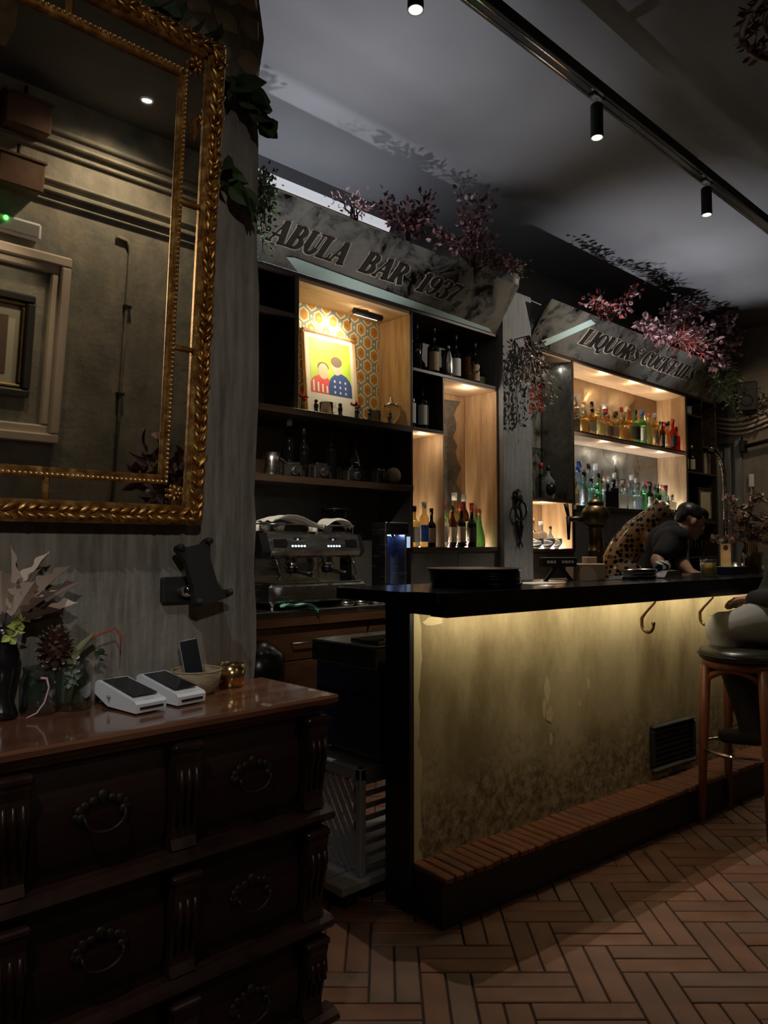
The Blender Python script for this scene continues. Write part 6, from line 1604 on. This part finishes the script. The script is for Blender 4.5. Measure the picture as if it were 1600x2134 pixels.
# ---- bar stool and seated customer
SX, SY = 3.56, 1.375
st = thing('bar_stool', 'wooden bar stool with black leather seat at the bar', 'bar stool', (SX, SY, 0))
mb = MB(); mb.lathe([(.165, 0), (.198, .008), (.208, .028), (.196, .050), (.15, .060), (.0, .056)], (SX, SY, .735), 28, True, 'z', True, 1.0, .95); mb.build('seat_cushion', 'leather_black', st)
mb = MB(); mb.lathe([(.207, .020), (.211, .024), (.207, .028)], (SX, SY, .737), 28, False, 'z', True, 1.0, .95); mb.build('piping', 'black_gloss', st)
MB().lathe([(.165, 0), (.178, .004), (.178, .030), (.165, .034)], (SX, SY, .703), 24).build('seat_base', 'stool_wood', st)
tops = [(-1, 1), (1, 1), (-1, -1), (1, -1)]
for a, b_ in tops:
    x0, y0, x1, y1 = SX + a * .125, SY + b_ * .125, SX + a * .148, SY + b_ * .148
    MB().tube([(x0, y0, .715), (lerp((x0, y0, .715), (x1, y1, 0), .35)), (x1, y1, 0.0)], [.024, .021, .0155], 12).build('leg', 'stool_wood', st)
for (a, b_), (c, d) in (((-1, 1), (1, 1)), ((1, 1), (1, -1)), ((1, -1), (-1, -1)), ((-1, -1), (-1, 1))):
    n = 8; pts = []
    for k in range(n + 1):
        q = k / n; x_ = SX + (a + (c - a) * q) * .125; y_ = SY + (b_ + (d - b_) * q) * .125; pts.append((x_, y_, .700 - .05 * (2 * q - 1) ** 2 ))
    MB().tube(pts, [.015] * (n + 1), 8).build('apron', 'stool_wood', st)
k_ = .125 + .023 * (.715 - .335) / .715
ring = [(SX + k_ * math.sqrt(2) * math.cos(2 * PI * k / 32), SY + k_ * math.sqrt(2) * math.sin(2 * PI * k / 32), .335) for k in range(32)]
MB().tube(ring, .0085, 8, closed=True).build('foot_ring', 'chrome', st)

t = thing('person', 'customer in black sitting on the bar stool at the right edge', 'person', (3.70, 1.24, .79))
hip = Vector((3.70, 1.24, .925)); chest = Vector((3.73, 1.15, 1.21)); nk = Vector((3.74, 1.15, 1.39)); hc = Vector((3.75, 1.19, 1.53))
body = MB(); limb(body, [hip, lerp(hip, chest, .5), chest], [.135, .125, .14], 18); limb(body, [chest - Vector((.10, 0, -.03)), chest + Vector((.10, 0, .03))], [.11, .11], 16)
limb(body, [chest, nk, hc - Vector((0, 0, .06))], [.09, .055, .05], 14); Hc, Hf, Hr, Hu = head(body, hc, (.1, .95, -.1), (0, 0, 1))
for q in (-1, 1):
    S = nk + Vector((q * .17, 0, -.08)); E_ = Vector((3.72 + q * .20, 1.20, 1.02)); W_ = Vector((3.72 + q * .085, 1.36, 1.005))
    limb(body, [chest + (S - chest) * .6, S, E_], [.07, .055, .042], 12); limb(body, [E_, W_], [.042, .028], 12)
    hand(body, W_, (-q * .35, .9, -.10), (-q * .2, 0, 1), .17, .4, q)
    K = Vector((3.70 + q * .115, 1.475, .862)); F_ = Vector((3.70 + q * .09, 1.37, .42))
    limb(body, [hip + Vector((q * .07, 0, 0)), K], [.10, .068], 14); limb(body, [K, lerp(K, F_, .4), F_], [.062, .056, .036], 12); limb(body, [F_, F_ + Vector((0, .10, -.05))], [.036, .028], 10)
organic('body', body, 'skin', t, .0085, 3)
sh = MB(); limb(sh, [hip + Vector((0, -.01, .03)), lerp(hip, chest, .5), chest], [.155, .145, .155], 18); limb(sh, [chest - Vector((.10, 0, -.03)), chest + Vector((.10, 0, .03))], [.125, .125], 16); limb(sh, [chest, lerp(chest, nk, .8)], [.11, .075], 12)
for q in (-1, 1):
    S = nk + Vector((q * .17, 0, -.08)); E_ = Vector((3.72 + q * .20, 1.20, 1.02)); W_ = Vector((3.72 + q * .085, 1.36, 1.005))
    limb(sh, [chest + (S - chest) * .6, S, E_, lerp(E_, W_, .9)], [.085, .072, .060, .046], 12)
organic('jumper', sh, 'shirt_black', t, .011, 3)
tr_ = MB(); limb(tr_, [hip, hip + Vector((0, .05, -.01))], [.15, .135], 16)
bt = []
for q in (-1, 1):
    K = Vector((3.70 + q * .115, 1.475, .862)); F_ = Vector((3.70 + q * .09, 1.37, .42))
    limb(tr_, [hip + Vector((q * .07, 0, 0)), K, lerp(K, F_, .12)], [.120, .088, .080], 14)
    mb = MB(); limb(mb, [lerp(K, F_, .15), lerp(K, F_, .5), F_], [.073, .066, .052], 12); limb(mb, [F_ + Vector((0, -.02, -.03)), F_ + Vector((0, .12, -.055))], [.048, .036], 12); bt.append(mb)
organic('trousers', tr_, 'trousers_grey', t, .011, 4)
for mb in bt: organic('boot', mb, 'shoe_dark', t, .011, 3)
hr = MB(); hr.ball(tuple(Hc + Vector((0, -.02, .045))), .098, 14, 10, (.86, 1.0, .92)); hr.ball(tuple(Hc + Vector((0, -.07, -.03))), .07, 14, 10, (1.0, .7, 1.2)); organic('hair', hr, 'hair_black', t, .010, 3)
for q in (-1, 1): MB().ball(tuple(Hc + Hf * .088 + Hr * (.032 * q) - Hu * .006), .009, 8, 6).build('eye', 'eye_white', t)

# ================================================================== ON THE COUNTER
def on_bar(u, v): return bp(u, v, BTOP)
# stack of black plates
random.seed(19)
for k in range(7):
    c = on_bar(.335 + random.uniform(-.004, .012) + (0.012 if k < 3 else 0), .185 + random.uniform(-.008, .008))
    z = BTOP + k * .0095
    rr = .172 if k < 6 else .180
    t = thing('black_plate', 'large black plate on the counter, %s from the bottom of the stack' % ORD[k], 'plate', (c[0], c[1], z), 0, 'stack of black plates')
    MB().lathe([(rr * .90, 0), (rr * .95, .001), (rr * .965, .0095), (rr, .0118), (rr, .0135), (rr * .9, .0112), (rr * .80, .0095), (.0, .0092)] if k == 6 else [(rr * .94, 0), (rr * .985, .0008), (rr, .003), (rr, .0082), (rr * .985, .0094), (.0, .0094)], (c[0], c[1], z), 36).build('plate_body', 'black_gloss', t)
    MB().tube([(c[0] + rr * math.cos(2 * PI * q / 36), c[1] + rr * math.sin(2 * PI * q / 36), z + (.0127 if k == 6 else .0056)) for q in range(36)], .0010, 5, closed=True).build('plate_edge', 'black_gloss', t)
# paper lying on the counter
t = thing('paper_sheet', 'pale paper sheet lying on the counter beside the plates', 'paper', on_bar(.72, .20), BA)
MB().box(-.10, .10, -.07, .07, .0005, .002).build('sheet', 'paper_cream', t, 'l')
MB().box(-.08, .06, -.05, .05, .002, .0028).build('second_sheet', 'label_white', t, 'l')
# beer tap
c = on_bar(1.34, .36); cx, cy = c[0], c[1]
t = thing('beer_tap', 'old brass beer tap column with a round head', 'beer tap', (cx, cy, BTOP))
MB().lathe([(.060, 0), (.060, .012), (.045, .018), (.040, .03), (.034, .04), (.034, .12), (.040, .125), (.040, .135), (.034, .14), (.034, .235), (.045, .243), (.036, .252)], (cx, cy, BTOP), 24).build('column', 'brass_old', t)
MB().lathe([(.036, .25), (.055, .262), (.066, .285), (.066, .315), (.055, .338), (.040, .348), (.036, .352), (.040, .356), (.038, .368), (.022, .378), (.010, .382), (.012, .395), (.002, .402)], (cx, cy, BTOP), 28).build('head', 'brass_old', t)
d1 = -RV
a0 = Vector((cx, cy, BTOP + .285)); a1 = a0 + d1 * .13
MB().tube([a0 + d1 * .05, a1], [.014, .013], 10).build('spout_arm', 'brass_old', t)
MB().tube([a1 + Vector((0, 0, .012)), a1 + Vector((0, 0, -.10))], [.012, .006], 10).build('spout', 'iron_dark', t)
MB().tube([a1 + Vector((0, 0, .01)), a1 + d1 * .012 + Vector((0, 0, .075))], [.007, .012], 10).build('tap_lever', 'black_matte', t)
MB().tube([a0 - d1 * .04 + Vector((0, 0, -.12)), a0 - d1 * .052 + Vector((0, 0, -.12))], .008, 8).build('screw', 'brass_old', t)
# menu stand and kraft box
t = thing('menu_holder', 'black menu stand with white lettering beside the kraft box', 'menu stand', on_bar(.98, .30), BA + R(-20))
MB().box(-.09, .09, -.012, .012, .062, .105, .003).build('header', 'black_matte', t, 'l')
mb = MB()
for k, (x_, w_) in enumerate(((-.062, .012), (-.046, .014), (-.028, .010), (.012, .012), (.028, .013), (.045, .010), (.06, .012))): mb.box(x_, x_ + w_, -.0128, -.012, .078, .090)
mb.build('lettering', 'print_grey', t, 'l')
MB().prism([(-.075, 0), (-.055, 0), (.00, .064), (-.02, .064)], 'y', -.006, .006).build('stand_leg', 'black_matte', t, 'l')
MB().prism([(.075, 0), (.055, 0), (.00, .064), (.02, .064)], 'y', -.006, .006).build('stand_leg', 'black_matte', t, 'l')
t = thing('kraft_box', 'brown kraft box with line drawings on the counter', 'box', on_bar(1.15, .28), BA + R(-25))
MB().box(-.075, .075, -.05, .05, 0, .075, .004).build('box_body', 'cardboard', t, 'l')
mb = MB(); n = 14
mb.prism([(-.02 + .05 * math.cos(PI * k / n), .002 + .062 * math.sin(PI * k / n)) for k in range(n + 1)], 'y', -.0515, -.05); mb.build('printed_motif', 'leaf_dry', t, 'l')
MB().box(.005, .06, .0, .045, .075, .105, .003).build('flap', 'cardboard', t, 'l')
# small steel dishes
def dish(u, v, r_, h, lab, k, grp):
    p = on_bar(u, v); z = BTOP + k
    t = thing('steel_dish', lab, 'dish', (p[0], p[1], z), 0, grp)
    MB().lathe([(r_ * .8, 0), (r_ * .95, .002), (r_, h), (r_ * 1.05, h), (r_ * 1.05, h + .002), (r_ * .96, h + .002), (r_ * .92, .004), (.0, .003)], (p[0], p[1], z), 24).build('dish_body', 'steel', t)
    MB().tube([(p[0] + r_ * 1.05 * math.cos(2 * PI * q / 24), p[1] + r_ * 1.05 * math.sin(2 * PI * q / 24), z + h + .001) for q in range(24)], .0015, 5, closed=True).build('rim', 'chrome', t)
for k in range(3): dish(1.33, .17, .034, .013, 'small steel dish by the kraft box, %s from the bottom' % ORD[k], k * .0155, 'small steel dishes')
for k in range(3): dish(1.47, .19, .062, .013, 'wide steel dish beside the glass stack, %s from the bottom' % ORD[k], k * .0155, 'wide steel dishes')
for k, (u_0, lab) in enumerate(((1.66, 'steel tray carrying the striped napkin roll'),)):
    p = on_bar(u_0, .20); t = thing('napkin_tray', lab, 'tray', p, BA)
    MB().prism([(-.062, .0), (.062, .0), (.080, .006), (.052, .036), (-.052, .036), (-.080, .006)], 'y', -.055, .055).build('tray_body', 'steel', t, 'l')
    MB().box(-.082, .082, -.062, .062, 0, .005, .001).build('tray_lip', 'chrome', t, 'l')
m, nt, b = new_mat('stripes'); tc = ND(nt, 'ShaderNodeTexCoord'); wv = ND(nt, 'ShaderNodeTexWave', i_Scale=14.0); wv.bands_direction = 'DIAGONAL'; cr = ND(nt, 'ShaderNodeValToRGB'); cr.color_ramp.interpolation = 'CONSTANT'
cr.color_ramp.elements[0].color = (.02, .02, .02, 1); cr.color_ramp.elements[1].position = .5; cr.color_ramp.elements[1].color = (.7, .7, .68, 1)
nt.links.new(tc.outputs['Object'], wv.inputs[0]); nt.links.new(wv.outputs[0], cr.inputs[0]); nt.links.new(cr.outputs[0], b.inputs['Base Color'])
p = on_bar(1.655, .20); t = thing('striped_napkin', 'black and white striped napkin roll on the steel tray', 'napkin', (p[0], p[1], BTOP + .036), BA)
MB().tube([(-.055, 0, .020), (-.03, .003, .023), (.03, -.002, .023), (.05, 0, .018)], [.018, .024, .024, .014], 14).build('cloth_roll', 'stripes', t, 'l')
MB().tube([(.0 + .026 * math.cos(0), -.0, .02), (.004, -.0, .048)], .002, 5).build('fold', 'cloth_white', t, 'l')
# beer glass
p = on_bar(1.98, .14); t = thing('beer_glass', 'short glass of golden beer on the counter', 'glass', p)
MB().lathe([(.034, 0), (.038, .004), (.042, .09), (.0395, .09), (.036, .010), (.0, .008)], p, 24).build('glass_wall', 'thin_glass', t)
MB().lathe([(.0, .0105), (.0345, .0105), (.0385, .070), (.0, .070)], p, 24).build('beer_fill', 'beer', t)
# candle holder, wooden card and dark dish
p = on_bar(2.36, .22); t = thing('slate_dish', 'grey rectangular dish on the counter right of the beer glass', 'dish', p, BA)
MB().prism([(-.07, 0), (.07, 0), (.085, .04), (-.085, .04)], 'y', -.05, .05).build('dish_body', 'navy_steel', t, 'l')
MB().box(-.09, .09, -.055, .055, .04, .044, .001).build('dish_rim', 'steel', t, 'l')
p = on_bar(2.70, .36); t = thing('tea_light', 'small glowing tea light behind the grey dish', 'candle', p)
MB().lathe([(.022, 0), (.026, .004), (.028, .06), (.026, .06), (.024, .006), (0, .005)], (p[0], p[1], BTOP), 18).build('holder', 'thin_glass', t)
MB().lathe([(.019, .006), (.019, .026), (0, .026)], (p[0], p[1], BTOP), 16).build('wax', 'candle_glow', t)
MB().ball((p[0], p[1], BTOP + .036), .006, 8, 6, (1, 1, 2)).build('flame', 'candle_glow', t)
lamp('tea_light_light', 'POINT', (p[0], p[1], BTOP + .05), .25, (1, .7, .35), None, .01)
p = on_bar(2.74, .44); t = thing('table_card', 'narrow pale card with a round emblem standing on the bar', 'card', (p[0], p[1], BTOP), BA + R(-30))
MB().box(-.035, .035, -.003, .003, .02, .17, .002).build('card_body', 'cardboard', t, 'l')
MB().lathe([(.016, -.001), (.016, .0)], (0, -.003, .145), 16, True, 'y').build('round_emblem', 'black_matte', t, 'l')
MB().box(-.04, .04, -.02, .02, 0, .022, .002).build('card_foot', 'walnut_dark', t, 'l')
# jar of straws
p = on_bar(2.62, .22); t = thing('straw_jar', 'patterned glass jar on the counter holding wooden sticks', 'jar', p)
MB().lathe([(.045, 0), (.055, .006), (.056, .05), (.050, .07), (.058, .12), (.054, .12), (.046, .07), (.050, .012)], p, 20, False).build('jar_glass', 'thin_glass_smoke', t)
random.seed(23)
for k in range(18):
    a = k * 2.4; r0 = .034 * math.sqrt((k + .5) / 18); o = (p[0] + r0 * math.cos(a), p[1] + r0 * math.sin(a))
    MB().box(o[0] - .003, o[0] + .003, o[1] - .0012, o[1] + .0012, BTOP + .008, BTOP + .175 + random.uniform(0, .015)).build('wooden_stick', 'oak', t)
for k in range(3):
    p = on_bar(2.80 + k * .04, .16 + .02 * k); t = thing('steel_cup', 'tall steel straw holder near the customer, %s from the jar' % ORD[k], 'cup', p, 0, 'steel holders on the bar')
    MB().lathe([(.014, 0), (.016, .004), (.018, .165), (.0165, .165), (.014, .008), (0, .006)], p, 14).build('cup_body', 'chrome', t)
    MB().tube([(p[0] + .0175 * math.cos(2 * PI * q / 14), p[1] + .0175 * math.sin(2 * PI * q / 14), BTOP + .165) for q in range(14)], .0012, 5, closed=True).build('rim', 'steel', t)
# stemmed glasses hanging behind the barman's elbow
for k in range(4):
    p = bp(2.98 + k * .09, .56, .885); t = thing('stem_glass', 'upturned glass beside the barman, %s from left' % ORD[k], 'glass', p, 0, 'glasses behind the counter')
    MB().lathe([(.034, 0), (.036, .10), (.030, .16), (.006, .19), (.004, .27)], p, 14, False).build('glass_bowl', 'thin_glass', t)
    MB().lathe([(.032, .27), (.032, .274)], p, 14).build('glass_foot', 'glass_clear', t)
# chrome tap arching behind the bar
t = thing('arched_faucet', 'tall arched metal faucet behind the bar near the flowers', 'faucet', bp(3.10, .62, .885))
arc_ = [bp(3.10, .62, .885), bp(3.10, .62, 1.55)] + [bp(3.10 - .16 + .16 * math.cos(R(a)), .62, 1.68 + .20 * math.sin(R(a))) for a in range(0, 105, 12)]
MB().tube(arc_, .013, 10).build('spout_pipe', 'steel', t)
MB().lathe([(.03, 0), (.03, .05), (.02, .06)], bp(3.10, .62, .885), 14).build('faucet_base', 'chrome', t)
MB().tube([bp(3.10, .60, 1.0), bp(3.10, .54, 1.03)], .008, 8).build('lever', 'chrome', t)
# vase of pale flowers at the right end
p = bp(2.97, .40, BTOP); t = thing('flower_vase', 'dark vase at the right end of the counter', 'vase', p)
MB().lathe([(.035, 0), (.042, .008), (.055, .06), (.048, .12), (.032, .16), (.037, .175), (.032, .175), (.028, .155)], p, 20).build('vase_body', 'glass_black', t)
t = thing('pale_flowers', 'bouquet of pale dusty pink flowers at the right end of the bar', 'flowers', (p[0], p[1], BTOP + .16))
random.seed(29); B = Vector((p[0], p[1], BTOP + .16)); fl_ = [MB(), MB(), MB()]
for k in range(26):
    a = random.uniform(-1, 1); b2 = random.uniform(-.12, .12); hgt = random.uniform(-.02, .27)
    T = B + RV * (a * .17 + .02) + Vector((random.uniform(-.08, .08), random.uniform(-.08, .08), hgt + .04))
    if k % 2 == 0: MB().tube([B, B.lerp(T, .5) + Vector((0, 0, .03)), T], [.004, .003, .002], 5).build('stem', 'twig', t)
    for j in range(11):
        d = Vector((random.uniform(-1, 1), random.uniform(-1, 1), random.uniform(-.4, 1)))
        leaf(fl_[0 if k % 5 else 1], T, d, .045, .030, random.uniform(0, 6), .2)
    for j in range(4): leaf(fl_[2], B.lerp(T, .6), (random.uniform(-1, 1), random.uniform(-1, 1), random.uniform(-.5, .6)), .06, .025, random.uniform(0, 6))
fl_[0].build('blossoms', 'leaf_dry', t, fix=False); fl_[1].build('mauve_blossoms', 'leaf_mauve', t, fix=False); fl_[2].build('leaves', 'leaf_dry_dark', t, fix=False)
t = thing('crimson_flower', 'single crimson flower at the right edge among pale flowers', 'flower', bp(3.12, .33, BTOP + .26)); mb = MB(); q = Vector(bp(3.12, .33, BTOP + .27))
for k in range(26): leaf(mb, q, (random.uniform(-1, 1), random.uniform(-1, 1), random.uniform(-.5, 1)), .045, .03, random.uniform(0, 6))
mb.build('petals', 'leaf_red', t, fix=False); MB().tube([tuple(q), bp(2.97, .40, BTOP + .17)], .003, 5).build('stem', 'twig', t)

# ================================================================== COFFEE MACHINE AND BACK COUNTER
em = thing('espresso_machine', 'two group steel espresso machine with lit buttons', 'espresso machine', (2.80, 3.78, .888))
EX0, EX1 = 2.42, 3.19
MB().box(EX0 + .02, EX1 - .02, 3.52, 4.02, .925, 1.035, .015).build('base', 'steel', em)
MB().box(EX0 + .05, EX1 - .05, 3.53, 3.74, 1.035, 1.042, .002).build('drip_grid', 'chrome', em)
MB().box(EX0 + .05, EX1 - .05, 3.74, 3.99, 1.035, 1.22, .004).build('back_splash', 'steel', em)
MB().prism([(3.62, 1.185), (3.58, 1.20), (3.565, 1.225), (3.60, 1.325), (3.66, 1.345), (4.02, 1.345), (4.02, 1.19)], 'x', EX0 + .06, EX1 - .03).build('head_housing', 'steel', em)
for x0, x1 in ((EX0, EX0 + .06), (EX1 - .03, EX1 + .01)): MB().prism([(3.60, 1.19), (3.57, 1.23), (3.61, 1.33), (4.02, 1.345), (4.02, 1.19)], 'x', x0, x1).build('end_cap', 'black_gloss', em)
for x_ in (EX0 + .13, EX1 - .10):
    mb = MB(); mb.prism([(-.05, -.022), (.04, -.026), (.05, .0), (.045, .026), (-.05, .022)], 'y', -.004, .004); mb.xf(Matrix.Translation((x_, 3.580, 1.272)) @ Matrix.Rotation(R(-18), 4, 'X')); mb.build('side_dial', 'black_gloss', em)
for gx in (2.68, 2.95):
    MB().box(gx - .028, gx + .028, 3.588, 3.596, 1.286, 1.306).build('display', 'screen_off', em)
    MB().box(gx - .005, gx + .005, 3.584, 3.588, 1.292, 1.300).build('display_light', 'screen_blue', em)
    for k in range(5): mb = MB(); mb.lathe([(.0065, -.003), (.0065, .002)], (gx - .044 + k * .022, 3.577, 1.255), 10, True, 'y'); mb.build('button', 'button_led', em)
    MB().lathe([(.045, 0), (.045, .03), (.034, .035), (.034, .07)], (gx, 3.645, 1.125), 18).build('group_head', 'chrome', em)
    pf = MB(); pf.lathe([(.036, 0), (.036, .022), (.030, -.012)], (gx, 3.645, 1.105), 16); pf.tube([(gx, 3.62, 1.11), (gx - .01, 3.52, 1.10), (gx - .015, 3.44, 1.09)], [.010, .013, .014], 10); pf.build('portafilter', 'black_gloss', em)
    MB().tube([(gx - .012, 3.64, 1.10), (gx - .014, 3.635, 1.075)], .006, 8).build('spout', 'chrome', em)
for x_ in (EX0 + .10, EX1 - .09):
    MB().tube([(x_, 3.62, 1.19), (x_, 3.575, 1.17), (x_ + .01, 3.555, 1.10), (x_ + .012, 3.56, 1.055)], .006, 8).build('steam_wand', 'chrome', em)
MB().lathe([(.028, 0), (.028, .012)], (EX1 - .16, 3.735, 1.13), 18, True, 'y').build('pressure_gauge', 'black_gloss', em)
MB().box(EX0 + .10, EX0 + .24, 3.735, 3.742, 1.08, 1.105).build('name_plate', 'walnut_dark', em)
for x_ in (EX0 + .06, EX1 - .06):
    for y_ in (3.56, 3.96): MB().cyl((x_, y_, .888), .016, .04, 12).build('foot', 'chrome', em)
rail = [(EX0 + .02, 3.64, 1.385), (EX1 - .02, 3.64, 1.385), (EX1 - .02, 4.0, 1.385), (EX0 + .02, 4.0, 1.385)]
MB().tube(rail, .005, 6, closed=True).build('cup_rail', 'chrome', em)
for x_ in (EX0 + .03, 2.8, EX1 - .03): MB().tube([(x_, 3.64, 1.34), (x_, 3.64, 1.385)], .004, 6).build('rail_post', 'chrome', em)
random.seed(33)
for k in range(5):
    x_ = (2.52, 2.61, 2.70, 2.98, 3.08)[k]; t = thing('coffee_cup', 'white coffee cup on the espresso machine, %s from left' % ORD[k], 'cup', (x_, 3.80, 1.345), 0, 'cups on the espresso machine')
    MB().lathe([(.024, 0), (.028, .005), (.036, .055), (.033, .055), (.025, .008)], (x_, 3.80 + .02 * (k % 2), 1.345), 16).build('cup_body', 'white_ceramic', t)
    MB().tube([(x_ - .034, 3.79, 1.39), (x_ - .052, 3.785, 1.38), (x_ - .048, 3.785, 1.362), (x_ - .030, 3.79, 1.36)], .004, 6).build('handle', 'white_ceramic', t)
def cloth(name, lab, cat, pts2, mat, seed, amp=.012):
    """draped strip: rows of points across, given as a spine with half-widths"""
    random.seed(seed); t = thing(name, lab, cat, pts2[0][0]); mb = MB(); rows = []; n = 8
    for (p, d, w_) in pts2:
        rows.append([Vector(p) + Vector(d) * (w_ * (2 * k / n - 1)) + Vector((0, random.uniform(-amp, amp), amp * math.sin(k * 2.1 + seed) + random.uniform(0, amp))) for k in range(n + 1)])
    mb.smooth = True; mb.loft(rows, False, False); o = mb.build('fabric', mat, t, fix=False)
    m_ = o.modifiers.new('thick', 'SOLIDIFY'); m_.thickness = .004; s_ = o.modifiers.new('sub', 'SUBSURF'); s_.levels = 1; s_.render_levels = 2
    mb = MB(); mb.tube([tuple(x) for x in rows[-1]], .003, 5); mb.build('hem', mat, t, fix=False)
    return t
cloth('tea_towel', 'crumpled white tea towel draped over the espresso machine cups', 'towel', [((2.52, 3.70, 1.395), (0, .10, .0), 1.0), ((2.58, 3.69, 1.425), (0, .10, .0), 1.0), ((2.64, 3.68, 1.42), (0, .1, 0), 1.0), ((2.70, 3.66, 1.415), (0, .09, 0), 1.0), ((2.78, 3.64, 1.385), (0, .06, 0), 1.0), ((2.88, 3.63, 1.362), (0, .04, 0), .9)], 'cloth_white', 2)
cloth('tea_towel', 'white tea towel folded at the right end of the espresso machine', 'towel', [((2.93, 3.68, 1.37), (0, .06, 0), 1.0), ((2.97, 3.68, 1.415), (0, .07, 0), 1.0), ((3.05, 3.69, 1.42), (0, .07, 0), 1.0), ((3.13, 3.69, 1.41), (0, .07, 0), 1.0), ((3.16, 3.69, 1.365), (0, .06, 0), 1.0)], 'cloth_white', 5)
cloth('green_cloth', 'small mint green cleaning cloth on the back counter edge', 'cloth', [((2.50, 3.50, .905), (0, .03, 0), 1.0), ((2.54, 3.50, .925), (0, .035, 0), 1.0), ((2.59, 3.49, .90), (0, .03, 0), 1.0), ((2.64, 3.48, .922), (0, .035, 0), 1.0), ((2.70, 3.475, .90), (0, .03, 0), 1.0), ((2.73, 3.46, .875), (0, .02, 0), .8)], 'cloth_green', 7, .008)
t = thing('coffee_grinder', 'coffee grinder with a smoky hopper behind the espresso machine', 'grinder', (3.29, 3.98, .888))
MB().box(3.21, 3.37, 3.88, 4.08, .888, 1.36, .015).build('grinder_body', 'black_gloss', t)
MB().lathe([(.055, 0), (.085, .03), (.092, .14), (.088, .145)], (3.29, 3.98, 1.36), 20).build('hopper', 'thin_glass_smoke', t)
MB().lathe([(.094, .142), (.094, .155), (.0, .158)], (3.29, 3.98, 1.36), 20).build('hopper_lid', 'black_gloss', t)
MB().tube([(3.29, 3.87, 1.15), (3.29, 3.83, 1.14)], .02, 8).build('grinder_spout', 'black_gloss', t)
t = thing('water_dispenser', 'slim steel water dispenser lit blue inside', 'water dispenser', (3.60, 3.76, .888))
MB().box(3.505, 3.525, 3.70, 3.84, .888, 1.42, .003).build('frame_post', 'steel', t); MB().box(3.695, 3.712, 3.70, 3.84, .888, 1.36, .003).build('frame_post', 'steel', t)
MB().box(3.525, 3.712, 3.68, 3.84, 1.335, 1.42, .006).build('head', 'black_gloss', t)
MB().box(3.525, 3.695, 3.815, 3.84, .99, 1.335).build('back_plate', 'navy_steel', t)
MB().box(3.505, 3.75, 3.66, 3.84, .888, .985, .005).build('drip_base', 'steel', t)
MB().lathe([(.012, 0), (.010, -.03)], (3.61, 3.74, 1.335), 10).build('nozzle', 'chrome', t)
MB().box(3.56, 3.66, 3.77, 3.79, 1.330, 1.335).build('light_bar', 'led_blue', t)
t = thing('price_display', 'small pale blue lit display on the panel beside the dispenser', 'display', (3.78, 3.82, 1.24))
MB().box(3.715, 3.872, 3.822, 3.84, 1.238, 1.332, .004).build('bezel', 'black_matte', t); MB().box(3.722, 3.865, 3.819, 3.822, 1.245, 1.325).build('display_face', 'screen_blue', t)
for k, x_ in enumerate((3.02, 3.14, 3.27)):
    t = thing('steel_jug', 'low steel dish on the back counter, %s from the cloth' % ORD[k], 'dish', (x_, 3.54, .888), 0, 'low dishes on the back counter')
    MB().lathe([(.04, 0), (.05, .004), (.055, .03), (.052, .03), (.046, .006), (0, .004)], (x_, 3.54, .888), 18).build('dish_body', 'steel', t)
    MB().tube([(x_ + .055 * math.cos(2 * PI * q / 18), 3.54 + .055 * math.sin(2 * PI * q / 18), .918) for q in range(18)], .002, 5, closed=True).build('rim', 'chrome', t)
